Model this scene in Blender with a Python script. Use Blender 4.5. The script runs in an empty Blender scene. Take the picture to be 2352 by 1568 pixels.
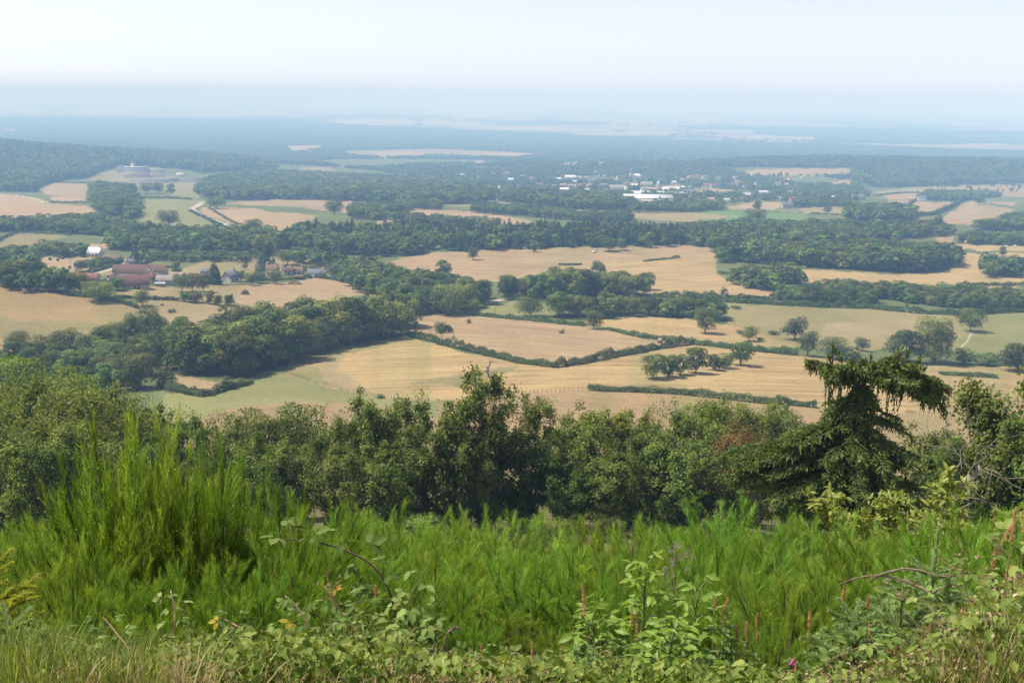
import bpy, math, random
import numpy as np
PI = math.pi
RNG = np.random.default_rng(7)
scene = bpy.context.scene
COL = scene.collection

# ------------------------------------------------------------------ camera
F_PX, CU, CV = 2522.0, 1176.0, 784.0          # focal length and centre on a 2352 x 1568 frame
PITCH, ROLL = math.radians(12.6), math.radians(0.6)
FW = np.array([0, math.cos(PITCH), -math.sin(PITCH)])
R0 = np.array([1.0, 0, 0]); U0 = np.array([0, math.sin(PITCH), math.cos(PITCH)])
RT = math.cos(ROLL) * R0 + math.sin(ROLL) * U0
UP = -math.sin(ROLL) * R0 + math.cos(ROLL) * U0

def ray(u, v):
    u = np.asarray(u, float); v = np.asarray(v, float)
    d = FW + ((u - CU) / F_PX)[..., None] * RT + ((CV - v) / F_PX)[..., None] * UP
    return d / np.linalg.norm(d, axis=-1, keepdims=True)

def proj(P):
    P = np.asarray(P, float)
    z = np.maximum(P @ FW, 1e-3)
    return CU + F_PX * (P @ RT) / z, CV - F_PX * (P @ UP) / z, P @ FW

# ------------------------------------------------------------------ noise
def _hash(ix, iy, seed):
    h = (ix.astype(np.int64) * 374761393 + iy.astype(np.int64) * 668265263 + seed * 1442695041) & 0x7fffffff
    h = ((h ^ (h >> 13)) * 1274126177) & 0x7fffffff
    h = ((h ^ (h >> 16)) * 2246822519) & 0x7fffffff
    return ((h ^ (h >> 15)) & 0xffffff) / float(0xffffff)

def vnoise(x, y, seed=0):
    x = np.asarray(x, float); y = np.asarray(y, float)
    ix = np.floor(x); iy = np.floor(y); fx = x - ix; fy = y - iy
    fx = fx * fx * (3 - 2 * fx); fy = fy * fy * (3 - 2 * fy)
    a = _hash(ix, iy, seed); b = _hash(ix + 1, iy, seed); c = _hash(ix, iy + 1, seed); d = _hash(ix + 1, iy + 1, seed)
    return (a * (1 - fx) + b * fx) * (1 - fy) + (c * (1 - fx) + d * fx) * fy

def fbm(x, y, seed=0, o=4):
    s = 0; a = 0.5
    for k in range(o):
        s = s + a * vnoise(x * 2 ** k, y * 2 ** k, seed + k * 17); a *= 0.5
    return s / (1 - 0.5 ** o)

# ------------------------------------------------------------------ terrain height
_r = np.array([0.01, 1.5, 2.8, 4, 6, 9, 12, 16, 22, 35, 60, 80, 110, 150, 226, 300, 400, 480, 600, 800, 1000, 1200, 1800, 2400, 3200, 4500, 6500, 9000, 14000, 30000, 90000])
_z = np.array([-1.65, -1.65, -1.65, -2.29, -3.33, -4.83, -6.25, -8.05, -10.5, -15.6, -25.2, -32.3, -41.8, -52.5, -70, -81.5, -92, -97, -101, -109, -113, -121, -152, -178, -200, -222, -240, -248, -252, -254, -256])
_lr = np.linspace(math.log(0.01), math.log(90000), 4000)
_lz = np.interp(_lr, np.log(_r), _z)
_k = np.exp(-0.5 * (np.arange(-60, 61) / 18.0) ** 2); _k /= _k.sum()
_lzs = np.convolve(np.pad(_lz, 60, mode='edge'), _k, mode='valid')
_w = np.clip((_lr - math.log(25)) / 1.2, 0, 1)
_lz = _lz * (1 - _w) + _lzs * _w
BUMPS = [(-1520, 2750, 420, 480, 68), (1150, 2900, 620, 330, 42), (60, 800, 170, 70, 3.5), (-255, 500, 75, 50, 12.0), (40, 360, 70, 45, 3.0),
         (-900, 12000, 2600, 1500, 14), (2500, 30000, 4500, 2500, 90), (-5500, 38000, 11000, 3000, 170), (400, 33000, 3500, 2500, 120), (9000, 40000, 8000, 3000, 60)]

def hgt(x, y):
    x = np.asarray(x, float); y = np.asarray(y, float)
    r = np.sqrt(x * x + y * y) + 0.01
    z = np.interp(np.log(r), _lr, _lz)
    z = z + np.clip((r - 120) / 500, 0, 1) * 8.5 * (fbm(x / 170, y / 170, 3, 2) - 0.5) * np.clip(3000 / r, 0.0, 1)
    z = z + np.clip((r - 1300) / 3000, 0, 1) * 12 * (fbm(x / 1500, y / 1500, 11, 2) - 0.5)
    z = z + np.clip((r - 3) / 40, 0, 1) * 0.5 * (fbm(x / 9, y / 9, 5, 2) - 0.5) * np.clip(200 / r, 0, 1)
    for cx, cy, rx, ry, h in BUMPS:
        z = z + h * np.exp(-0.5 * (((x - cx) / rx) ** 2 + ((y - cy) / ry) ** 2))
    return z

_T = np.exp(np.linspace(math.log(2.0), math.log(70000), 2600))
def hit(u, v):
    """points of the frame -> points on the ground"""
    u = np.atleast_1d(np.asarray(u, float)); v = np.atleast_1d(np.asarray(v, float))
    out = np.zeros((len(u), 3))
    D = ray(u, v)
    for i in range(len(u)):
        d = D[i]
        g = d[2] * _T - hgt(d[0] * _T, d[1] * _T)
        k = np.nonzero(g < 0)[0]
        if len(k) == 0:
            t = 40000.0
        else:
            k = k[0]
            lo, hi = (_T[k - 1] if k else 1.0), _T[k]
            for _ in range(24):
                m = (lo + hi) / 2
                if d[2] * m - hgt(d[0] * m, d[1] * m) < 0: hi = m
                else: lo = m
            t = hi
        out[i] = d * t; out[i, 2] = hgt(out[i, 0], out[i, 1])
    return out

def near(u, r):
    """the ground under frame column u at distance r from the camera"""
    a = (u - CU) / F_PX
    y = r / math.sqrt(1 + (a * 1.02 / math.cos(PITCH)) ** 2)
    for _ in range(6):
        z = float(hgt(0, r)); dep = y * FW[1] + z * FW[2]
        x = a * dep
        y = math.sqrt(max(r * r - x * x, 0.01))
    return np.array([x, y, float(hgt(x, y))])

def height_to(P, v_top):
    """how tall a thing at P must be to reach frame row v_top"""
    u, v, d = proj(P)
    h = (v - v_top) * d / F_PX / math.cos(PITCH)
    for _ in range(5):
        u2, v2, d2 = proj(P + np.array([0, 0, h]))
        h += (v2 - v_top) * d2 / F_PX / math.cos(PITCH)
    return float(h)

# ------------------------------------------------------------------ frames of the traced details
_fr = {'a': (0, 172.3), 'b': (784.4, 172.3), 'c': (1568.8, 172.3), 'd': (0, 574.2), 'e': (784.4, 574.2), 'f': (1568.8, 574.2)}
def Z(k, x, y):
    return (_fr[k][0] + x / 3.0, _fr[k][1] + y / 3.0)

def pip(px, py, poly):
    poly = np.asarray(poly, float); inside = np.zeros(np.shape(px), bool)
    x1, y1 = poly[-1]
    for x2, y2 in poly:
        if y1 != y2:
            c = ((y1 > py) != (y2 > py)) & (px < (x2 - x1) * (py - y1) / (y2 - y1) + x1)
            inside ^= c
        x1, y1 = x2, y2
    return inside

# ------------------------------------------------------------------ mesh builder
class MB:
    def __init__(s): s.V = []; s.Q = []; s.T = []; s.tq = []; s.tt = []; s.n = 0
    def add(s, V, F, tint=0.5):
        V = np.asarray(V, float).reshape(-1, 3); F = np.asarray(F, int)
        if len(F) == 0: return
        t = np.broadcast_to(np.asarray(tint, float), (len(F),))
        (s.Q if F.shape[1] == 4 else s.T).append(F + s.n); (s.tq if F.shape[1] == 4 else s.tt).append(t)
        s.V.append(V); s.n += len(V)
    def addm(s, V, Q, T, tq=0.5, tt=None):
        n = s.n; V = np.asarray(V, float).reshape(-1, 3)
        if len(Q): s.Q.append(np.asarray(Q, int) + n); s.tq.append(np.broadcast_to(np.asarray(tq, float), (len(Q),)))
        if len(T): s.T.append(np.asarray(T, int) + n); s.tt.append(np.broadcast_to(np.asarray(tq if tt is None else tt, float), (len(T),)))
        s.V.append(V); s.n += len(V)
    def mesh(s, name, mat, smooth=False):
        me = bpy.data.meshes.new(name)
        V = np.concatenate(s.V) if s.V else np.zeros((0, 3))
        Q = np.concatenate(s.Q) if s.Q else np.zeros((0, 4), int); T = np.concatenate(s.T) if s.T else np.zeros((0, 3), int)
        me.vertices.add(len(V)); me.vertices.foreach_set('co', V.astype(np.float32).ravel())
        nl = len(Q) * 4 + len(T) * 3
        me.loops.add(nl); me.loops.foreach_set('vertex_index', np.concatenate([Q.ravel(), T.ravel()]).astype(np.int32))
        me.polygons.add(len(Q) + len(T))
        st = np.concatenate([np.arange(len(Q)) * 4, len(Q) * 4 + np.arange(len(T)) * 3]).astype(np.int32)
        me.polygons.foreach_set('loop_start', st)
        tint = np.concatenate([*s.tq, *s.tt]) if (s.tq or s.tt) else np.zeros(0)
        at = me.attributes.new('tint', 'FLOAT', 'FACE'); at.data.foreach_set('value', tint.astype(np.float32))
        if smooth: me.polygons.foreach_set('use_smooth', np.ones(len(Q) + len(T), bool))
        me.update(calc_edges=True); me.validate()
        if mat is not None: me.materials.append(mat)
        return me
    def obj(s, name, mat, parent=None, smooth=False):
        return link(name, s.mesh(name, mat, smooth), parent)

def link(name, me, parent=None):
    o = bpy.data.objects.new(name, me); COL.objects.link(o)
    if parent is not None: o.parent = parent
    return o

def tag(o, label=None, cat=None, group=None, kind=None):
    if label: o['label'] = label
    if cat: o['category'] = cat
    if group: o['group'] = group
    if kind: o['kind'] = kind
    return o

def thing(name, label, cat, loc=(0, 0, 0), rz=0, group=None, scale=None):
    o = bpy.data.objects.new(name, None); COL.objects.link(o)
    o.location = tuple(float(c) for c in loc); o.rotation_euler = (0, 0, rz); o.empty_display_size = 0.2
    if scale is not None: o.scale = scale
    return tag(o, label, cat, group)

def rots(d, nrm):
    """rotation matrices whose y axis is d and z axis close to nrm"""
    d = d / (np.linalg.norm(d, axis=-1, keepdims=True) + 1e-9)
    x = np.cross(d, nrm); l = np.linalg.norm(x, axis=-1, keepdims=True)
    x = np.where(l < 1e-5, np.array([1.0, 0, 0]), x / (l + 1e-9))
    z = np.cross(x, d)
    return np.stack([x, d, z], axis=-1)

def stamp(mb, tv, tq, tt, pos, R, sc, tint):
    """many copies of a small template"""
    n = len(pos)
    if n == 0: return
    tv = np.asarray(tv, float); k = len(tv)
    sc = np.asarray(sc, float)
    if sc.ndim == 1: sc = np.repeat(sc[:, None], 3, 1)
    V = np.einsum('nij,nkj->nki', R, tv[None] * sc[:, None, :]) + pos[:, None, :]
    off = (np.arange(n) * k)[:, None, None]
    Q = (np.asarray(tq, int)[None] + off).reshape(-1, 4) if len(tq) else []
    T = (np.asarray(tt, int)[None] + off).reshape(-1, 3) if len(tt) else []
    tint = np.broadcast_to(np.asarray(tint, float), (n,))
    mb.addm(V.reshape(-1, 3), Q, T, np.repeat(tint, len(tq)) if len(tq) else 0, np.repeat(tint, len(tt)) if len(tt) else 0)

def unit(n, rng):
    v = rng.normal(size=(n, 3)); return v / np.linalg.norm(v, axis=1, keepdims=True)

def tube(mb, pts, rad, sides=5, tint=0.5, cap=True):
    pts = np.asarray(pts, float); n = len(pts); rad = np.broadcast_to(np.asarray(rad, float), (n,))
    tg = np.gradient(pts, axis=0); tg /= np.linalg.norm(tg, axis=1, keepdims=True) + 1e-9
    ref = np.array([0.31, 0.17, 0.93]) if abs(tg[0] @ np.array([0.31, 0.17, 0.93])) < 0.9 else np.array([1.0, 0, 0])
    a = np.cross(tg, ref); a /= np.linalg.norm(a, axis=1, keepdims=True) + 1e-9; b = np.cross(tg, a)
    th = np.arange(sides) * 2 * PI / sides
    V = pts[:, None] + rad[:, None, None] * (np.cos(th)[None, :, None] * a[:, None] + np.sin(th)[None, :, None] * b[:, None])
    i = np.arange(n - 1)[:, None] * sides + np.arange(sides)[None]; j = np.arange(n - 1)[:, None] * sides + (np.arange(sides)[None] + 1) % sides
    Q = np.stack([i, j, j + sides, i + sides], -1).reshape(-1, 4)
    T = [(( n - 1) * sides, (n - 1) * sides + k, (n - 1) * sides + k + 1) for k in range(1, sides - 1)] if cap else []
    mb.addm(V.reshape(-1, 3), Q, T, tint)

def box(mb, c, s, rz=0.0, tint=0.5):
    c = np.asarray(c, float); s = np.asarray(s, float) / 2
    v = np.array([[-1, -1, -1], [1, -1, -1], [1, 1, -1], [-1, 1, -1], [-1, -1, 1], [1, -1, 1], [1, 1, 1], [-1, 1, 1]], float) * s
    cs, sn = math.cos(rz), math.sin(rz)
    v = v @ np.array([[cs, sn, 0], [-sn, cs, 0], [0, 0, 1]]) + c
    mb.add(v, [(0, 3, 2, 1), (4, 5, 6, 7), (0, 1, 5, 4), (1, 2, 6, 5), (2, 3, 7, 6), (3, 0, 4, 7)], tint)

def curve(p0, p1, p2, n):
    t = np.linspace(0, 1, n)[:, None]
    return (1 - t) ** 2 * np.asarray(p0, float) + 2 * t * (1 - t) * np.asarray(p1, float) + t * t * np.asarray(p2, float)

# ------------------------------------------------------------------ materials
def nodes(name):
    m = bpy.data.materials.new(name); m.use_nodes = True
    nt = m.node_tree; nt.nodes.clear()
    out = nt.nodes.new('ShaderNodeOutputMaterial')
    return m, nt, out

def nd(nt, typ, **kw):
    n = nt.nodes.new('ShaderNode' + typ)
    for k, v in kw.items():
        if k.startswith('in_'):
            key = k[3:]; key = int(key) if key.isdigit() else key.replace('_', ' ')
            n.inputs[key].default_value = v
        else: setattr(n, k, v)
    return n

def mixrgb(nt, a, b, fac, blend='MIX'):
    n = nt.nodes.new('ShaderNodeMix'); n.data_type = 'RGBA'; n.blend_type = blend
    for sock, val in ((n.inputs[6], a), (n.inputs[7], b), (n.inputs[0], fac)):
        if hasattr(val, 'is_output') or isinstance(val, bpy.types.NodeSocket): nt.links.new(val, sock)
        else: sock.default_value = (*val, 1) if isinstance(val, tuple) and len(val) == 3 else val
    return n.outputs[2]

def maprange(nt, val, a, b, c, d):
    n = nd(nt, 'MapRange'); nt.links.new(val, n.inputs[0])
    for i, x in enumerate((a, b, c, d)): n.inputs[i + 1].default_value = x
    return n.outputs[0]

def leaf_mat(name, dark, mid, light, transl=0.35, rough=0.6, spec=0.12, rand=0.38, warm=None):
    """leaves: colour varies by leaf (tint) and by plant; light passes through"""
    m, nt, out = nodes(name)
    at = nd(nt, 'Attribute', attribute_name='tint')
    cr = nd(nt, 'ValToRGB'); e = cr.color_ramp.elements
    e[0].position = 0.0; e[0].color = (*dark, 1); e[1].position = 1.0; e[1].color = (*light, 1)
    x = cr.color_ramp.elements.new(0.5); x.color = (*mid, 1)
    nt.links.new(at.outputs['Fac'], cr.inputs[0])
    oi = nd(nt, 'ObjectInfo')
    hs = nd(nt, 'HueSaturation')
    nt.links.new(cr.outputs[0], hs.inputs['Color'])
    nt.links.new(maprange(nt, oi.outputs['Random'], 0, 1, 0.5 - 0.028 * rand / 0.35, 0.5 + 0.028 * rand / 0.35), hs.inputs['Hue'])
    mu = nd(nt, 'Math', operation='MULTIPLY', in_1=7.13); nt.links.new(oi.outputs['Random'], mu.inputs[0])
    fr = nd(nt, 'Math', operation='FRACT'); nt.links.new(mu.outputs[0], fr.inputs[0])
    nt.links.new(maprange(nt, fr.outputs[0], 0, 1, 1 - rand, 1 + rand), hs.inputs['Value'])
    col = hs.outputs[0]
    b = nd(nt, 'BsdfPrincipled'); b.inputs['Roughness'].default_value = rough; b.inputs['Specular IOR Level'].default_value = spec
    nt.links.new(col, b.inputs['Base Color'])
    tr = nd(nt, 'BsdfTranslucent')
    nt.links.new(mixrgb(nt, col, (1.25, 1.15, 0.5) if warm is None else warm, 1.0, 'MULTIPLY'), tr.inputs[0])
    mx = nd(nt, 'MixShader', in_0=transl); nt.links.new(b.outputs[0], mx.inputs[1]); nt.links.new(tr.outputs[0], mx.inputs[2])
    nt.links.new(mx.outputs[0], out.inputs[0])
    return m

def plain_mat(name, col, rough=0.8, var=0.25, scale=3.0, spec=0.2, col2=None, rand=0.0):
    """painted, wooden, stone or tiled surfaces with uneven colour"""
    m, nt, out = nodes(name)
    tc = nd(nt, 'TexCoord'); nz = nd(nt, 'TexNoise'); nz.inputs['Scale'].default_value = scale; nz.inputs['Detail'].default_value = 5
    nt.links.new(tc.outputs['Object'], nz.inputs['Vector'])
    c2 = col2 if col2 is not None else tuple(c * (1 - var) for c in col)
    c = mixrgb(nt, tuple(min(1, x * (1 + var * 0.5)) for x in col), c2, maprange(nt, nz.outputs[0], 0.3, 0.7, 0, 1))
    if rand:
        oi = nd(nt, 'ObjectInfo'); hs = nd(nt, 'HueSaturation'); nt.links.new(c, hs.inputs['Color'])
        nt.links.new(maprange(nt, oi.outputs['Random'], 0, 1, 1 - rand, 1 + rand), hs.inputs['Value']); c = hs.outputs[0]
    b = nd(nt, 'BsdfPrincipled'); b.inputs['Roughness'].default_value = rough; b.inputs['Specular IOR Level'].default_value = spec
    nt.links.new(c, b.inputs['Base Color']); nt.links.new(b.outputs[0], out.inputs[0])
    return m

M = {}
M['leaf'] = leaf_mat('broadleaf foliage', (0.034, 0.056, 0.012), (0.100, 0.138, 0.026), (0.25, 0.28, 0.055), 0.30, rand=0.45)
M['leaf_near'] = leaf_mat('woodland foliage', (0.038, 0.070, 0.012), (0.120, 0.172, 0.027), (0.29, 0.35, 0.072), 0.36, 0.55, 0.12, 0.22)
M['leaf_yellow'] = leaf_mat('yellowing foliage', (0.055, 0.082, 0.014), (0.145, 0.185, 0.030), (0.30, 0.325, 0.065), 0.36, 0.55, 0.12, 0.18)
M['leaf_orange'] = leaf_mat('orange tinged foliage', (0.08, 0.062, 0.014), (0.18, 0.12, 0.025), (0.30, 0.18, 0.035), 0.36, 0.5, 0.3, 0.15)
M['needle'] = leaf_mat('conifer needles', (0.018, 0.036, 0.014), (0.042, 0.070, 0.024), (0.085, 0.12, 0.036), 0.15)
M['hedge'] = leaf_mat('hedge leaves', (0.035, 0.062, 0.015), (0.075, 0.115, 0.026), (0.14, 0.18, 0.045), 0.3, rand=0.25)
M['pale'] = leaf_mat('grey green willow leaves', (0.06, 0.075, 0.035), (0.10, 0.12, 0.06), (0.15, 0.17, 0.09), 0.3, rand=0.2)
M['bark'] = plain_mat('bark', (0.11, 0.085, 0.06), 0.9, 0.5, 6)
M['bark_pale'] = plain_mat('pale bark', (0.34, 0.30, 0.24), 0.85, 0.5, 9)
M['deadwood'] = plain_mat('bleached dead wood', (0.30, 0.25, 0.20), 0.9, 0.45, 5)
# woods: name -> (footprint on the frame, kind, spacing m, height range m, label, group)
WOODS = {
 'copse': ([(366,832),(385,850),(450,863),(545,872),(600,858),(700,823),(800,795),(938,768),(942,745),(850,742),(720,760),(600,783),(470,800),(372,812)], 'B', 6.8, (11,15), 'broad dark green tree in the long copse running up beside the stubble field', 'trees of the long copse beside the stubble field'),
 'belt_behind': ([(782,628),(860,628),(960,655),(1060,668),(1125,680),(1125,695),(1070,718),(950,724),(880,700),(800,655)], 'B', 7.5, (8,11), 'mid green tree in the belt between the hamlet and the bale field', 'trees of the belt by the hamlet'),
 'ridge_belt': ([(1150,690),(1270,689),(1370,686),(1488,679),(1488,664),(1350,662),(1165,668)], 'B', 7.5, (9,12.5), 'rounded tree in the wood along the foot of the tan ridge', 'trees along the foot of the ridge'),
 'meadow_row': ([(1268,728),(1330,735),(1420,728),(1560,729),(1672,742),(1672,730),(1560,716),(1400,716),(1290,718)], 'B', 7.5, (7.5,11), 'leafy tree in the loose row behind the small meadow', 'trees of the loose row behind the meadow'),
 'hill_copse': ([(1642,604),(1700,602),(1800,613),(1900,616),(2040,625),(2120,628),(2200,612),(2185,592),(2000,582),(1800,578),(1690,588)], 'B', 7.5, (9.5,13), 'tall dark tree in the big copse across the ridge', 'trees of the big copse across the ridge'),
 'copse_lobe': ([(1682,652),(1720,665),(1790,670),(1836,652),(1830,636),(1720,640)], 'B', 6.5, (7,10), 'lighter green tree in the small lobe below the big copse', 'trees of the lobe below the big copse'),
 'scrub_strip': ([(1785,692),(1850,697),(2000,702),(2010,685),(2130,702),(2250,712),(2400,706),(2400,684),(2200,674),(2000,668),(1860,668),(1788,678)], 'S', 5.2, (4,6.5), 'low bushy shrub in the scrub strip above the hedged pasture', 'shrubs of the scrub strip'),
 'right_clump': ([(2245,632),(2290,641),(2350,632),(2350,618),(2262,617)], 'B', 7, (8.5,11.5), 'rounded tree in the clump standing alone past the big copse', 'trees of the far clump'),
 'valley_wood': ([(-40,822),(40,824),(110,832),(180,822),(250,812),(290,800),(345,796),(376,806),(352,846),(322,874),(345,898),(300,905),(200,895),(100,890),(-40,880)], 'B', 7.5, (6.5,9.5), 'dense green tree in the wooded hollow below the tan hill', 'trees of the wooded hollow'),
 'farm_row': ([(-30,662),(80,672),(160,680),(165,668),(80,655),(-30,645)], 'B', 7, (8,11), 'dark tree in the row behind the tan hill', 'trees of the row behind the tan hill'),
 'corner_wood': ([(-30,632),(60,636),(92,626),(88,605),(40,596),(-30,608)], 'B', 7.5, (9,12), 'pale green tree in the corner wood beside the small bale field', 'trees of the corner wood'),
 'garden_row': ([(325,598),(400,602),(540,604),(600,600),(600,590),(540,592),(400,588),(330,588)], 'S', 5, (3.5,5.5), 'bushy shrub in the row behind the farm meadow', 'shrubs behind the farm meadow'),
 'bale_shrubs': ([(172,618),(250,614),(276,606),(240,603),(182,609)], 'S', 4, (3,4.5), 'rounded shrub in the thicket beside the farm lane', 'shrubs beside the farm lane'),
 'house_trees': ([(85,588),(140,592),(200,592),(190,581),(90,576)], 'B', 7, (6,9), 'leafy tree behind the slate roofed cottage', 'trees behind the cottage'),
 'villa_trees': ([(690,606),(735,612),(790,622),(775,602),(710,596)], 'B', 7.5, (7.5,10.5), 'spreading tree behind the grey roofed bungalow', 'trees behind the bungalow'),
 'mid_belt': ([(250,574),(350,580),(500,586),(620,588),(650,562),(600,547),(480,543),(330,543),(250,552)], 'B', 9, (7.5,11), 'tree in the wide wooded belt beyond the farm', 'trees of the wide belt beyond the farm'),
 'left_strip': ([(-30,532),(100,535),(170,537),(290,545),(320,525),(240,508),(100,515),(-30,518)], 'B', 8, (7,10), 'tree in the strip of wood below the tan fields', 'trees of the strip below the tan fields'),
 'green_wood': ([(215,484),(260,500),(315,506),(318,470),(270,455),(210,446)], 'B', 9, (9,13), 'big tree in the grove beside the green meadow', 'trees of the grove beside the meadow'),
 'belt_front': ([(640,573),(700,579),(800,586),(860,590),(960,589),(1000,580),(1000,560),(850,556),(700,555),(645,560)], 'B', 8.5, (7.5,10.5), 'rounded tree in front of the conifer belt', 'trees in front of the conifer belt'),
 'conifer_belt': ([(640,556),(850,556),(1000,562),(1050,581),(1150,573),(1300,570),(1500,567),(1560,565),(1560,542),(1400,534),(1150,540),(1000,540),(850,536),(700,536)], 'C', 6.5, (9.5,13.5), 'slender dark conifer in the conifer belt behind the ridge', 'conifers of the belt behind the ridge'),
 'east_belt': ([(1560,566),(1640,570),(1720,566),(1800,556),(1950,556),(2050,552),(2140,545),(2190,540),(2150,522),(2000,524),(1850,522),(1700,522),(1560,528)], 'B', 9, (6.5,9.5), 'tree in the wooded belt past the conifers', 'trees of the belt past the conifers'),
 'east_conifers': ([(1560,566),(1700,566),(1800,556),(1800,545),(1560,545)], 'C', 8, (8.5,11.5), 'dark conifer at the east end of the conifer belt', 'conifers at the end of the belt'),
 'field_island': ([(1940,505),(2000,512),(2092,512),(2098,492),(2050,484),(1960,488)], 'B', 9, (9.5,13), 'tall tree in the square wood among the fields', 'trees of the square wood'),
 'strip_right': ([(2200,562),(2400,566),(2400,548),(2210,546)], 'B', 8, (5.5,8), 'tree in the hedge row wood at the field corner', 'trees of the field corner strip'),
 'strip_right_top': ([(2230,527),(2300,533),(2400,530),(2400,500),(2330,505),(2290,517)], 'B', 9, (7.5,10.5), 'tree in the small wood above the field corner', 'trees of the small upper wood'),
 'park_wood': ([(450,444),(480,456),(560,461),(650,459),(780,463),(900,464),(1000,471),(1125,468),(1135,455),(1120,440),(1000,418),(850,412),(700,404),(600,398),(480,418)], 'B', 11, (10,15), 'tree in the wide park wood below the chateau', 'trees of the park wood'),
 'upper_row': ([(888,508),(960,518),(1010,522),(1080,526),(1145,528),(1145,520),(1020,514),(900,502)], 'B', 9.5, (7.5,10), 'tree in the row under the long field', 'trees in the row under the long field'),
 'upper_left': ([(800,502),(870,508),(950,482),(1020,484),(1000,472),(900,474),(810,484)], 'B', 9.5, (7.5,10), 'tree in the grove above the long field', 'trees of the grove above the long field'),
 'strip_town': ([(1080,490),(1180,494),(1260,503),(1350,510),(1450,512),(1450,502),(1300,492),(1200,482),(1090,480)], 'B', 9, (6.5,9), 'tree in the thin wood between the long fields', 'trees between the long fields'),
 'town_front': ([(1140,462),(1250,479),(1350,482),(1450,485),(1462,472),(1300,457),(1180,450)], 'B', 10.5, (9.5,13.5), 'tree in the belt hiding the town', 'trees of the belt below the town'),
 'town_right': ([(1450,490),(1560,489),(1660,482),(1660,474),(1560,478),(1460,480)], 'B', 10, (7.5,10.5), 'tree beside the white factory', 'trees beside the factory'),
 'town': ([(784,388),(1000,378),(1250,372),(1500,378),(1690,392),(1690,400),(1850,405),(1960,405),(2000,450),(1960,466),(1800,466),(1560,472),(1450,474),(1250,462),(1150,452),(1130,430),(1000,408)], 'T', 14, (6,11), '', ''),
 'chateau_hill': ([(-60,440),(85,441),(100,426),(200,408),(245,394),(262,386),(330,380),(440,392),(470,398),(560,392),(640,390),(560,370),(400,350),(250,335),(-60,318)], 'B', 13, (13,19), '', ''),
 'chateau_park': ([(212,444),(300,452),(310,440),(215,432)], 'B', 11, (11,15), 'tree in the grove under the chateau lawn', 'trees under the chateau lawn'),
 'right_ridge': ([(1640,386),(1750,384),(1960,386),(1960,410),(2000,432),(2100,430),(2400,420),(2400,352),(2100,352),(1900,358),(1750,364)], 'B', 14, (11,15), '', ''),
 'hill_row': ([(2105,458),(2200,464),(2300,452),(2260,445),(2130,446)], 'B', 10.5, (7.5,10.5), 'tree in the dark row across the bushy slope', 'trees across the bushy slope'),
 'town_grove': ([(1822,478),(1940,477),(1950,464),(1850,465)], 'B', 10, (8,11), 'tree in the grove past the town fields', 'trees past the town fields'),
 'plain_forest': ([(-80,322),(250,337),(400,352),(560,372),(784,386),(700,372),(780,366),(1000,366),(1250,370),(1500,376),(1640,384),(1750,363),(1900,357),(2100,350),(2400,350),(2400,346),(2200,345),(2050,340),(1850,334),(1640,326),(1420,318),(1250,308),(1060,300),(850,290),(700,281),(400,272),(200,269),(-80,266)], 'F', 20, (8,13), '', ''),
 'plain_forest_east': ([(1560,291),(1700,290),(1850,292),(2000,296),(2400,305),(2400,329),(2050,331),(1900,326),(1740,308),(1600,297)], 'F', 24, (8,13), '', ''),
 'plain_wood': ([(1130,283),(1240,281),(1400,281),(1395,288),(1250,289),(1130,288)], 'F', 24, (9,13), '', ''),
}
WOODS_FLOOR = [(w[0], k) for k, w in WOODS.items() if k not in ('town', 'town_front')]
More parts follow.
